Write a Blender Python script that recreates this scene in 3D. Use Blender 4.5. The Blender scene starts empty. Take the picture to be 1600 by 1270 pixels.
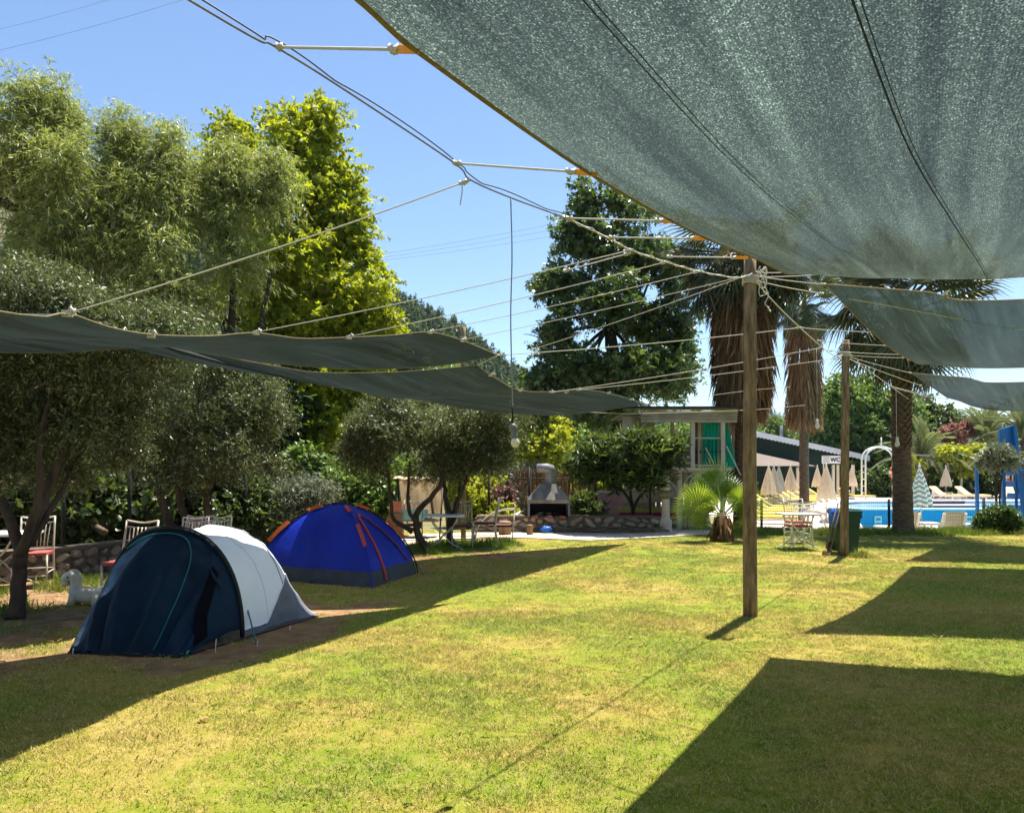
import bpy, bmesh, math, random
import numpy as np
from mathutils import Vector, Matrix, noise as mnoise

R = math.radians
rng = np.random.default_rng(7)
random.seed(7)
SC = bpy.context.scene
COL = SC.collection

# ------------------------------------------------------------------ camera
F = 1200.0           # focal length in photo pixels (photo 1600 wide)
EYE = 1.6
HOR = 730.0          # horizon row in the photo
cam_d = bpy.data.cameras.new('camera')
cam = bpy.data.objects.new('camera', cam_d)
COL.objects.link(cam)
cam.location = (0, 0, EYE)
cam.rotation_euler = (R(90), 0, 0)
cam_d.sensor_width = 36.0
cam_d.lens = 36.0 * F / 1600.0
cam_d.shift_y = (HOR - 635.0) / 1600.0
cam_d.clip_start = 0.05
cam_d.clip_end = 6000
SC.camera = cam

# ------------------------------------------------------------------ sky, sun, exposure
SUNV = Vector((0.71, 1.12, 3.9)).normalized()        # towards the sun (from the pole shadows)
elev = math.asin(SUNV.z)
azim = math.atan2(SUNV.x, SUNV.y)                    # clockwise from +Y
W = bpy.data.worlds.new('World')
SC.world = W
W.use_nodes = True
nt = W.node_tree
bg = nt.nodes['Background']
sky = nt.nodes.new('ShaderNodeTexSky')
sky.sky_type = 'NISHITA'
sky.sun_disc = False
sky.sun_elevation = elev
sky.sun_rotation = azim
sky.air_density = 1.0
sky.dust_density = 0.15
sky.ozone_density = 3.6
nt.links.new(sky.outputs[0], bg.inputs[0])
bg.inputs[1].default_value = 0.078
sun_d = bpy.data.lights.new('sun', 'SUN')
sun = bpy.data.objects.new('sun', sun_d)
COL.objects.link(sun)
sun.rotation_euler = SUNV.to_track_quat('Z', 'Y').to_euler()
sun.location = (5, 5, 30)
sun_d.energy = 5.0
sun_d.angle = R(0.5)
sun_d.color = (1.0, 0.95, 0.86)
SC.view_settings.view_transform = 'Standard'
SC.view_settings.look = 'None'
SC.view_settings.gamma = 1
SC.view_settings.exposure = 1.35
SC.view_settings.use_curve_mapping = False
SC.cycles.max_bounces = 5
SC.cycles.diffuse_bounces = 2
SC.cycles.adaptive_threshold = 0.02
SC.cycles.glossy_bounces = 2
SC.cycles.transmission_bounces = 4
SC.cycles.transparent_max_bounces = 12
SC.cycles.use_denoising = True

# ------------------------------------------------------------------ helpers
def at(px, py, Y):
    """world point seen at photo pixel (px,py) at distance Y"""
    return Vector(((px - 800) / F * Y, Y, EYE - (py - HOR) / F * Y))

def gr(px, py, z=0.0):
    """ground point seen at photo pixel"""
    Y = (EYE - z) * F / (py - HOR)
    return Vector(((px - 800) / F * Y, Y, z))

def tag(o, label=None, cat=None, group=None, kind=None):
    if label: o['label'] = label
    if cat: o['category'] = cat
    if group: o['group'] = group
    if kind: o['kind'] = kind
    return o

def empty(name, loc=(0, 0, 0), rz=0.0, label=None, cat=None, group=None):
    o = bpy.data.objects.new(name, None)
    COL.objects.link(o)
    o.location = loc
    o.rotation_euler = (0, 0, rz)
    o.empty_display_size = 0.1
    tag(o, label, cat, group)
    return o

def link(name, me, mat, parent=None):
    o = bpy.data.objects.new(name, me)
    COL.objects.link(o)
    if mat is not None and len(me.materials) == 0:
        me.materials.append(mat)
    if parent is not None:
        o.parent = parent
    return o

KIDS = {}
def children(o):
    return [c for c in COL.objects if c.parent is o]

def copy_tree(o, parent=None):
    c = o.copy()
    COL.objects.link(c)
    c.parent = parent
    for ch in list(o.children):
        copy_tree(ch, c)
    return c

class MB:
    """collects simple shapes into one mesh"""
    def __init__(self, org=(0, 0, 0)):
        self.v = []; self.f = []; self.sm = []; self.org = Vector(org)
    def add(self, vs, fs, smooth=False):
        n = len(self.v)
        self.v += [tuple(Vector(p) - self.org) for p in vs]
        self.f += [tuple(n + i for i in f) for f in fs]
        self.sm += [smooth] * len(fs)
        return self
    def box(self, c, s, rz=0.0, M=None):
        hx, hy, hz = s[0] / 2, s[1] / 2, s[2] / 2
        b = min(hx, hy, hz) * 0.18
        vs = []
        Rm = M if M is not None else Matrix.Rotation(rz, 3, 'Z')
        # lightly chamfered along z edges only: 8-gon prism
        prof = [(-hx + b, -hy), (hx - b, -hy), (hx, -hy + b), (hx, hy - b), (hx - b, hy), (-hx + b, hy), (-hx, hy - b), (-hx, -hy + b)]
        for z in (-hz, hz):
            for x, y in prof:
                vs.append(Vector(c) + Rm @ Vector((x, y, z)))
        fs = [tuple(range(7, -1, -1)), tuple(range(8, 16))]
        for i in range(8):
            j = (i + 1) % 8
            fs.append((i, j, 8 + j, 8 + i))
        return self.add(vs, fs)
    def bar(self, p, q, w, h=None, up=(0, 0, 1)):
        """rectangular bar from p to q"""
        h = h or w
        p = Vector(p); q = Vector(q)
        d = q - p
        L = d.length
        z = d.normalized()
        u = Vector(up)
        if abs(z.dot(u)) > .98: u = Vector((0, 1, 0))
        x = u.cross(z).normalized(); y = z.cross(x)
        M = Matrix((x, y, z)).transposed()
        return self.box((p + q) / 2, (w, h, L), M=M)
    def tube(self, pts, r, n=6, caps=True, smooth=True):
        pts = [Vector(p) for p in pts]
        m = len(pts)
        rs = r if isinstance(r, (list, tuple)) else [r] * m
        vs = []; fs = []
        prev = None
        for i, p in enumerate(pts):
            d = (pts[min(i + 1, m - 1)] - pts[max(i - 1, 0)])
            if d.length < 1e-9: d = Vector((0, 0, 1))
            d.normalize()
            if prev is None:
                a = Vector((0, 0, 1)) if abs(d.z) < .9 else Vector((1, 0, 0))
                x = a.cross(d).normalized()
            else:
                x = (prev - d * prev.dot(d))
                if x.length < 1e-6: x = Vector((1, 0, 0))
                x.normalize()
            prev = x
            y = d.cross(x)
            for k in range(n):
                t = 2 * math.pi * k / n
                vs.append(p + (x * math.cos(t) + y * math.sin(t)) * rs[i])
        for i in range(m - 1):
            for k in range(n):
                k2 = (k + 1) % n
                fs.append((i * n + k, i * n + k2, (i + 1) * n + k2, (i + 1) * n + k))
        if caps:
            fs.append(tuple(range(n - 1, -1, -1)))
            fs.append(tuple((m - 1) * n + k for k in range(n)))
        return self.add(vs, fs, smooth)
    def lathe(self, prof, c=(0, 0, 0), n=16, smooth=True, a0=0):
        vs = []; fs = []
        c = Vector(c)
        for r, z in prof:
            for k in range(n):
                t = a0 + 2 * math.pi * k / n
                vs.append(c + Vector((r * math.cos(t), r * math.sin(t), z)))
        for i in range(len(prof) - 1):
            for k in range(n):
                k2 = (k + 1) % n
                fs.append((i * n + k, i * n + k2, (i + 1) * n + k2, (i + 1) * n + k))
        fs.append(tuple(range(n - 1, -1, -1)))
        fs.append(tuple((len(prof) - 1) * n + k for k in range(n)))
        return self.add(vs, fs, smooth)
    def grid(self, fn, nu, nv, smooth=True):
        vs = [fn(i / nu, j / nv) for j in range(nv + 1) for i in range(nu + 1)]
        fs = []
        for j in range(nv):
            for i in range(nu):
                a = j * (nu + 1) + i
                fs.append((a, a + 1, a + nu + 2, a + nu + 1))
        return self.add(vs, fs, smooth)
    def slab(self, poly, z0, z1):
        n = len(poly)
        vs = [(p[0], p[1], z0) for p in poly] + [(p[0], p[1], z1) for p in poly]
        fs = [tuple(range(n - 1, -1, -1)), tuple(range(n, 2 * n))]
        for i in range(n):
            j = (i + 1) % n
            fs.append((i, j, n + j, n + i))
        return self.add(vs, fs)
    def mesh(self, name):
        me = bpy.data.meshes.new(name)
        me.from_pydata(self.v, [], self.f)
        me.polygons.foreach_set('use_smooth', self.sm)
        me.update()
        return me
    def build(self, name, mat, parent=None):
        return link(name, self.mesh(name), mat, parent)

def np_mesh(name, verts, faces, mat_idx=None, smooth=False):
    """faces: (n,k) int array"""
    me = bpy.data.meshes.new(name)
    nv = len(verts); nf, k = faces.shape
    me.vertices.add(nv)
    me.vertices.foreach_set('co', np.asarray(verts, np.float32).ravel())
    me.loops.add(nf * k)
    me.loops.foreach_set('vertex_index', faces.astype(np.int32).ravel())
    me.polygons.add(nf)
    me.polygons.foreach_set('loop_start', np.arange(0, nf * k, k, dtype=np.int32))
    if smooth:
        me.polygons.foreach_set('use_smooth', np.ones(nf, bool))
    me.update(calc_edges=True)
    return me

def spline(pts, n):
    """Catmull-Rom through pts, n samples"""
    P = [Vector(p) for p in pts]
    P = [P[0] * 2 - P[1]] + P + [P[-1] * 2 - P[-2]]
    m = len(P) - 3
    out = []
    for k in range(n + 1):
        t = k / n * m
        i = min(int(t), m - 1); t -= i
        a, b, c, d = P[i:i + 4]
        out.append(0.5 * ((2 * b) + (c - a) * t + (2 * a - 5 * b + 4 * c - d) * t * t + (3 * b - a - 3 * c + d) * t ** 3))
    return out

def arclen(P, n):
    """resample a polyline to n+1 points evenly spaced along its length"""
    L = [0.0]
    for a, b in zip(P[:-1], P[1:]): L.append(L[-1] + (b - a).length)
    out = []; j = 0
    for k in range(n + 1):
        t = L[-1] * k / n
        while j < len(P) - 2 and L[j + 1] < t: j += 1
        f = (t - L[j]) / max(1e-9, L[j + 1] - L[j])
        out.append(P[j].lerp(P[j + 1], min(1, f)))
    return out

# ------------------------------------------------------------------ materials
def _n(nt, t, **kw):
    n = nt.nodes.new(t)
    for k, v in kw.items(): setattr(n, k, v)
    return n

def newmat(name):
    m = bpy.data.materials.new(name)
    m.use_nodes = True
    nt = m.node_tree
    return m, nt, nt.nodes['Principled BSDF'], nt.nodes['Material Output']

def noise_tex(nt, coord, scale, detail=4, rough=.6, stretch=(1, 1, 1)):
    tc = _n(nt, 'ShaderNodeNewGeometry') if coord == 'World' else _n(nt, 'ShaderNodeTexCoord')
    mp = _n(nt, 'ShaderNodeMapping')
    mp.inputs['Scale'].default_value = stretch
    nt.links.new(tc.outputs['Position' if coord == 'World' else coord], mp.inputs[0])
    no = _n(nt, 'ShaderNodeTexNoise')
    no.inputs['Scale'].default_value = scale
    no.inputs['Detail'].default_value = detail
    no.inputs['Roughness'].default_value = rough
    nt.links.new(mp.outputs[0], no.inputs['Vector'])
    return no

def ramp(nt, src, stops):
    r = _n(nt, 'ShaderNodeValToRGB')
    el = r.color_ramp.elements
    while len(el) > len(stops): el.remove(el[-1])
    while len(el) < len(stops): el.new(0.5)
    for e, (p, c) in zip(el, stops):
        e.position = p
        e.color = (c[0], c[1], c[2], 1)
    nt.links.new(src, r.inputs[0])
    return r

def mixc(nt, a, b, fac, mode='MIX'):
    m = _n(nt, 'ShaderNodeMix', data_type='RGBA', blend_type=mode)
    for sock, val in ((m.inputs[0], fac), (m.inputs[6], a), (m.inputs[7], b)):
        if hasattr(val, 'is_output') or isinstance(val, bpy.types.NodeSocket):
            nt.links.new(val, sock)
        elif isinstance(val, (int, float)):
            sock.default_value = val
        else:
            sock.default_value = (val[0], val[1], val[2], 1)
    return m.outputs[2]

def mat(name, c1, c2=None, scale=6.0, rough=.7, bump=0.0, bscale=None, spec=.3, metal=0.0, stretch=(1, 1, 1), coord='Object', trans=0.0, rand=0.0):
    m, nt, b, out = newmat(name)
    b.inputs['Roughness'].default_value = rough
    b.inputs['Specular IOR Level'].default_value = spec
    b.inputs['Metallic'].default_value = metal
    if c2 is None:
        c2 = tuple(x * .72 for x in c1)
    no = noise_tex(nt, coord, scale, 5, .62, stretch)
    rp = ramp(nt, no.outputs['Fac'], [(.3, c2), (.68, c1)])
    col = rp.outputs[0]
    if rand:
        oi = _n(nt, 'ShaderNodeObjectInfo')
        hs = _n(nt, 'ShaderNodeHueSaturation')
        mr = _n(nt, 'ShaderNodeMapRange')
        mr.inputs['To Min'].default_value = 1 - rand; mr.inputs['To Max'].default_value = 1 + rand
        nt.links.new(oi.outputs['Random'], mr.inputs[0])
        nt.links.new(mr.outputs[0], hs.inputs['Value'])
        nt.links.new(col, hs.inputs['Color'])
        col = hs.outputs[0]
    nt.links.new(col, b.inputs['Base Color'])
    if bump:
        nb = noise_tex(nt, coord, bscale or scale * 4, 5, .65, stretch)
        bp = _n(nt, 'ShaderNodeBump')
        bp.inputs['Strength'].default_value = bump
        bp.inputs['Distance'].default_value = .02
        nt.links.new(nb.outputs['Fac'], bp.inputs['Height'])
        nt.links.new(bp.outputs[0], b.inputs['Normal'])
    if trans:
        tr = _n(nt, 'ShaderNodeBsdfTranslucent')
        nt.links.new(col, tr.inputs[0])
        mx = _n(nt, 'ShaderNodeMixShader')
        mx.inputs[0].default_value = trans
        nt.links.new(b.outputs[0], mx.inputs[1]); nt.links.new(tr.outputs[0], mx.inputs[2])
        nt.links.new(mx.outputs[0], out.inputs[0])
    return m

def leafmat(name, c1, c2, tcol, trans=.35, rough=.5, spec=.35, c3=None):
    m, nt, b, out = newmat(name)
    ge = _n(nt, 'ShaderNodeNewGeometry')
    stops = [(0, c1), (1, c2)] if c3 is None else [(0, c1), (.7, c2), (1, c3)]
    rp = ramp(nt, ge.outputs['Random Per Island'], stops)
    b.inputs['Roughness'].default_value = rough
    b.inputs['Specular IOR Level'].default_value = spec
    nt.links.new(rp.outputs[0], b.inputs['Base Color'])
    tr = _n(nt, 'ShaderNodeBsdfTranslucent')
    tc = mixc(nt, rp.outputs[0], tcol, .65)
    nt.links.new(tc, tr.inputs[0])
    mx = _n(nt, 'ShaderNodeMixShader')
    mx.inputs[0].default_value = trans
    nt.links.new(b.outputs[0], mx.inputs[1]); nt.links.new(tr.outputs[0], mx.inputs[2])
    nt.links.new(mx.outputs[0], out.inputs[0])
    return m

M = {}
M['white_paint'] = mat('white_paint', (.78, .76, .70), (.62, .59, .52), 9, .55)
M['cream_metal'] = mat('cream_metal', (.62, .56, .45), (.42, .36, .27), 22, .5)
M['red_seat'] = mat('red_seat', (.42, .09, .08), (.3, .06, .05), 14, .7)
M['dark_seat'] = mat('dark_seat', (.10, .035, .03), (.06, .02, .02), 14, .7)
M['black_metal'] = mat('black_metal', (.012, .014, .013), (.006, .006, .006), 8, .5)
M['wood_pole'] = mat('wood_pole', (.34, .235, .125), (.085, .052, .028), 5, .85, .9, 12, stretch=(5, 5, .8))
M['wood_grey'] = mat('wood_grey', (.20, .15, .10), (.09, .065, .045), 5, .85, .4, 14, stretch=(6, 6, .6))
M['plank'] = mat('plank', (.42, .37, .28), (.29, .25, .18), 4, .65, .2, 20, rand=.2)
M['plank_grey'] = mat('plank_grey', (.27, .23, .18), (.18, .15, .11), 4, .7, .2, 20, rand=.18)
M['cream_paint'] = mat('cream_paint', (.56, .50, .38), (.44, .38, .28), 4, .6)
M['rope'] = mat('rope', (.72, .66, .54), (.42, .37, .28), 260, .85)
M['rope_dark'] = mat('rope_dark', (.10, .11, .16), (.05, .055, .09), 60, .6)
M['cable_grey'] = mat('cable_grey', (.30, .31, .36), (.17, .18, .22), 60, .6)
M['strap'] = mat('strap', (.90, .46, .03), (.75, .34, .02), 40, .6, trans=.3)
M['hem'] = mat('hem', (.34, .25, .13), (.20, .13, .07), 60, .8)
M['hem_yellow'] = mat('hem_yellow', (.24, .20, .10), (.13, .10, .05), 60, .8)
M['stone'] = mat('stone', (.36, .30, .23), (.17, .135, .10), 7, .9, .6, 22, rand=.35)
M['mortar'] = mat('mortar', (.16, .125, .095), (.07, .055, .04), 9, .95, .7, 30)
M['bark_olive'] = mat('bark_olive', (.095, .068, .045), (.035, .024, .016), 9, .95, .9, 26, stretch=(1, 1, .35))
M['bark_dark'] = mat('bark_dark', (.055, .042, .03), (.02, .015, .011), 7, .95, .9, 22, stretch=(1, 1, .4))
M['soil'] = mat('soil', (.36, .24, .13), (.20, .125, .062), 2.4, .95, .5, 40, coord='World')
M['path'] = mat('path', (.72, .60, .47), (.52, .41, .30), 3, .9, .3, 60, coord='World')
M['deck'] = mat('deck', (.74, .64, .55), (.60, .50, .42), 2, .75, .15, 30, coord='World')
M['coping'] = mat('coping', (.80, .78, .74), (.68, .65, .60), 3, .6)
# ------------------------------------------------------------------ ground
def vnoise(x, y, s, seed=0.0):
    return mnoise.noise(Vector((x * s + seed, y * s - seed, seed * .37)))

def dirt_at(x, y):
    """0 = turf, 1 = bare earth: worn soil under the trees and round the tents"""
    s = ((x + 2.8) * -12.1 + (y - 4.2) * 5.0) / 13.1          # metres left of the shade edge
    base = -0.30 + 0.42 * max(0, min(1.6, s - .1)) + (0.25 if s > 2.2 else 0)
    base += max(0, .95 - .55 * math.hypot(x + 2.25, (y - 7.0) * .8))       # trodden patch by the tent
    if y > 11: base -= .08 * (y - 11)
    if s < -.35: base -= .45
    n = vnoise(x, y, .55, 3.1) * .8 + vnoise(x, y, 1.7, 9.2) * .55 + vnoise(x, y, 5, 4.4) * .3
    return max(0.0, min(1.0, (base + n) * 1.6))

def lawn_material():
    m, nt, b, out = newmat('turf')
    b.inputs['Roughness'].default_value = .95
    b.inputs['Specular IOR Level'].default_value = .1
    col = grass_colour(nt)
    dk = mixc(nt, col, (.62, .60, .5), 1.0, 'MULTIPLY')
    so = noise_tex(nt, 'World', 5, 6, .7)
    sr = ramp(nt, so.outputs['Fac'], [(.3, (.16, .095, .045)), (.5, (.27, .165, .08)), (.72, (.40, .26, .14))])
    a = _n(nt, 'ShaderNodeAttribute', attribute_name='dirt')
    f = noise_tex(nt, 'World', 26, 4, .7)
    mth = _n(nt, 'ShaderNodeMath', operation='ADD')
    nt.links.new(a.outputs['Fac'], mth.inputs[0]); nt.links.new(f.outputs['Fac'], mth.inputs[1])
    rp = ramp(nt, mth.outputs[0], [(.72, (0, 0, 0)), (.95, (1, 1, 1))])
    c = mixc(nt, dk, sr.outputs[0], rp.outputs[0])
    nt.links.new(c, b.inputs['Base Color'])
    bn = noise_tex(nt, 'World', 60, 4, .7)
    bp = _n(nt, 'ShaderNodeBump'); bp.inputs['Strength'].default_value = .8; bp.inputs['Distance'].default_value = .03
    nt.links.new(bn.outputs['Fac'], bp.inputs['Height']); nt.links.new(bp.outputs[0], b.inputs['Normal'])
    return m

def grass_colour(nt):
    big = noise_tex(nt, 'World', .55, 5, .62)
    r1 = ramp(nt, big.outputs['Fac'], [(.38, (.17, .32, .022)), (.48, (.32, .38, .038)), (.55, (.54, .42, .11)), (.63, (.66, .47, .19))])
    sm = noise_tex(nt, 'World', 11, 6, .78)
    r2 = ramp(nt, sm.outputs['Fac'], [(.34, (.18, .31, .026)), (.48, (.36, .385, .052)), (.62, (.64, .51, .22))])
    return mixc(nt, r1.outputs[0], r2.outputs[0], .48)

def ground_mesh():
    xs = np.concatenate([np.arange(-45, -12, 3.0), np.arange(-12, 14, .16), np.arange(14, 46, 3.0)])
    ys = np.concatenate([np.arange(-12, 2.5, 1.5), np.arange(2.5, 19.3, .16), [19.4]])
    nx, ny = len(xs), len(ys)
    V = np.zeros((ny, nx, 3)); D = np.zeros((ny, nx))
    for j, y in enumerate(ys):
        for i, x in enumerate(xs):
            V[j, i] = (x, y, .012 * mnoise.noise(Vector((x * .8, y * .8, 0))))
            D[j, i] = dirt_at(x, y)
    V[-1, :, 2] = 0
    idx = np.arange(nx * ny).reshape(ny, nx)
    fc = np.stack([idx[:-1, :-1], idx[:-1, 1:], idx[1:, 1:], idx[1:, :-1]], -1).reshape(-1, 4)
    verts = V.reshape(-1, 3)
    # retaining face at the pool side
    n0 = len(verts)
    low = V[-1].copy(); low[:, 2] = -1.4
    verts = np.concatenate([verts, low])
    li = np.arange(nx)
    sk = np.stack([idx[-1, :-1], idx[-1, 1:], n0 + li[1:], n0 + li[:-1]], -1)
    me = np_mesh('lawn', verts, np.concatenate([fc, sk]), smooth=True)
    at_ = me.attributes.new('dirt', 'FLOAT', 'POINT')
    at_.data.foreach_set('value', np.concatenate([D.ravel(), D[-1]]).astype(np.float32))
    return me

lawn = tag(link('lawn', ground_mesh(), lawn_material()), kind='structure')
b_ = MB(); b_.add([(-950, -280, -1.7), (1950, -280, -1.7), (1950, 1650, -1.7), (-950, 1650, -1.7)], [(0, 1, 2, 3)])
M['terrain'] = mat('terrain', (.12, .15, .045), (.22, .19, .09), .08, .95, coord='World')
tag(b_.build('terrain', M['terrain']), kind='structure')
M['garden'] = mat('garden_soil', (.20, .17, .07), (.10, .10, .04), 1.2, .95, .4, 30, coord='World')
b_ = MB(); b_.slab([(-60, 19.4), (6.6, 19.4), (6.6, 75), (-60, 75)], -1.6, -.006)
tag(b_.build('garden_ground', M['garden']), kind='structure')
pp = [gr(610, 856), gr(700, 843), gr(790, 840), gr(850, 842), gr(920, 845), gr(990, 842), gr(1070, 838), gr(1125, 834), gr(1120, 829.2), gr(1030, 829), gr(960, 831.8), gr(760, 831.8), gr(640, 836), gr(590, 848)]
b_ = MB(); b_.add([(p.x, min(p.y, 19.38), .02) for p in pp], [tuple(range(len(pp)))])
tag(b_.build('path', M['path']), kind='structure')

# ------------------------------------------------------------------ pool
DZ = -0.40
b_ = MB()
b_.slab([(6.6, 19.42), (9.2, 19.42), (22.4, 52), (6.6, 52)], DZ - 1.2, DZ)
b_.slab([(9.2, 19.42), (60, 19.42), (60, 24.2), (11.08, 24.2)], DZ - 1.2, DZ)
b_.slab([(16.02, 36.3), (60, 36.3), (60, 36.8), (16.22, 36.8)], DZ - 1.2, DZ)
b_.slab([(18.95, 43.5), (60, 43.5), (60, 75), (18.95, 75)], DZ - 1.2, DZ - .003)
tag(b_.build('pool_deck', M['deck']), kind='structure')
M['pool_wall'] = mat('pool_wall', (.012, .27, .50), (.010, .22, .42), 3, .5)
M['pool_floor'] = mat('pool_floor', (.16, .62, .72), (.10, .52, .64), 2.2, .5)
M['slate_tile'] = mat('slate_tile', (.10, .26, .38), (.07, .19, .30), 6, .4)
def water_mat():
    m, nt, b, out = newmat('water')
    nt.nodes.remove(b)
    tr = _n(nt, 'ShaderNodeBsdfTransparent'); tr.inputs[0].default_value = (.62, .93, .97, 1)
    gl = _n(nt, 'ShaderNodeBsdfGlossy'); gl.inputs['Roughness'].default_value = .03
    fr = _n(nt, 'ShaderNodeFresnel'); fr.inputs[0].default_value = 1.33
    nz = noise_tex(nt, 'World', 2.2, 3, .5)
    bp = _n(nt, 'ShaderNodeBump'); bp.inputs['Strength'].default_value = .25; bp.inputs['Distance'].default_value = .05
    nt.links.new(nz.outputs['Fac'], bp.inputs['Height'])
    nt.links.new(bp.outputs[0], gl.inputs['Normal']); nt.links.new(bp.outputs[0], fr.inputs['Normal'])
    mx = _n(nt, 'ShaderNodeMixShader')
    nt.links.new(fr.outputs[0], mx.inputs[0]); nt.links.new(tr.outputs[0], mx.inputs[1]); nt.links.new(gl.outputs[0], mx.inputs[2])
    nt.links.new(mx.outputs[0], out.inputs[0])
    return m
M['water'] = water_mat()
pool = empty('swimming_pool', (16, 30, DZ), 0, 'large blue swimming pool with a low water level behind the lawn', 'swimming pool')
o0 = pool.location
b_ = MB(o0); b_.add([(11.08, 24.2, DZ - .03), (60, 24.2, DZ - .03), (60, 24.2, -1.62), (11.08, 24.2, -1.62)], [(0, 1, 2, 3)])
b_.add([(11.08, 24.2, DZ - .03), (16.02, 36.3, DZ - .03), (16.02, 36.3, -1.62), (11.08, 24.2, -1.62)], [(0, 1, 2, 3)])
b_.add([(16.02, 36.29, DZ - .03), (60, 36.29, DZ - .03), (60, 36.29, -1.62), (16.02, 36.29, -1.62)], [(0, 1, 2, 3)])
b_.build('wall', M['pool_wall'], pool)
b_ = MB(o0); b_.add([(11, 24, -1.6), (60, 24, -1.6), (60, 36.5, -1.6), (11, 36.5, -1.6)], [(0, 1, 2, 3)]); b_.build('floor', M['pool_floor'], pool)
b_ = MB(o0); b_.add([(11, 24.1, -.98), (60, 24.1, -.98), (60, 36.3, -.98), (16, 36.3, -.98)], [(0, 1, 2, 3)]); b_.build('water_surface', M['water'], pool)
b_ = MB(o0); b_.bar((11.1, 24.1, DZ + .02), (60, 24.1, DZ + .02), .4, .05); b_.build('coping', M['coping'], pool)
b_ = MB(o0); b_.bar((15.8, 36.5, DZ + .03), (60, 36.5, DZ + .03), .5, .07); b_.build('coping', M['coping'], pool)
for px in (1372, 1514):
    p = at(px, 811, 36.24); b_ = MB(o0)
    b_.box(p, (.34, .03, .30)); q = b_.build('skimmer', M['white_paint'], pool)
    b_ = MB(o0); b_.box(p + Vector((0, -.03, 0)), (.2, .03, .12)); b_.build('opening', M['slate_tile'], q)
kp = empty('paddling_pool', (24, 40, DZ), 0, 'raised slate blue paddling pool with curved white rim behind the big pool', 'paddling pool')
o0 = kp.location
b_ = MB(o0); b_.add([(15.5, 36.8, DZ - .02), (60, 36.8, DZ - .02), (60, 43.4, DZ - .02), (20.2, 43.4, DZ - .02), (17.5, 41.2, DZ - .02)], [(0, 1, 2, 3, 4)])
b_.build('water_surface', mat('paddling_water', (.12, .30, .42), (.09, .24, .36), 3, .25), kp)
b_ = MB(o0); b_.tube(spline([(13.2, 30.5, DZ + .03), (14.6, 35.0, DZ + .03), (16.2, 39.5, DZ + .03), (18.6, 42.6, DZ + .03), (22, 43.4, DZ + .03), (27, 43.6, DZ + .03), (60, 43.6, DZ + .03)], 40), .16, 6)
b_.build('rim', M['coping'], kp)
st = empty('pool_steps', at(1478, 793, 38), 0, 'short purple tiled pool steps with white edges in the paddling pool', 'steps')
for i in range(2):
    b_ = MB(st.location); b_.box(at(1478, 793, 38) + Vector((0, i * .9, .02 + i * .2)), (2.5, .8, .18)); b_.build('step', mat('purple_tile', (.10, .07, .16), (.07, .05, .12), 9, .5), st)
    b_ = MB(st.location); b_.box(at(1478, 793, 38) + Vector((0, i * .9 - .05, .13 + i * .2)), (2.55, .82, .04)); b_.build('nosing', M['coping'], st)

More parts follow.
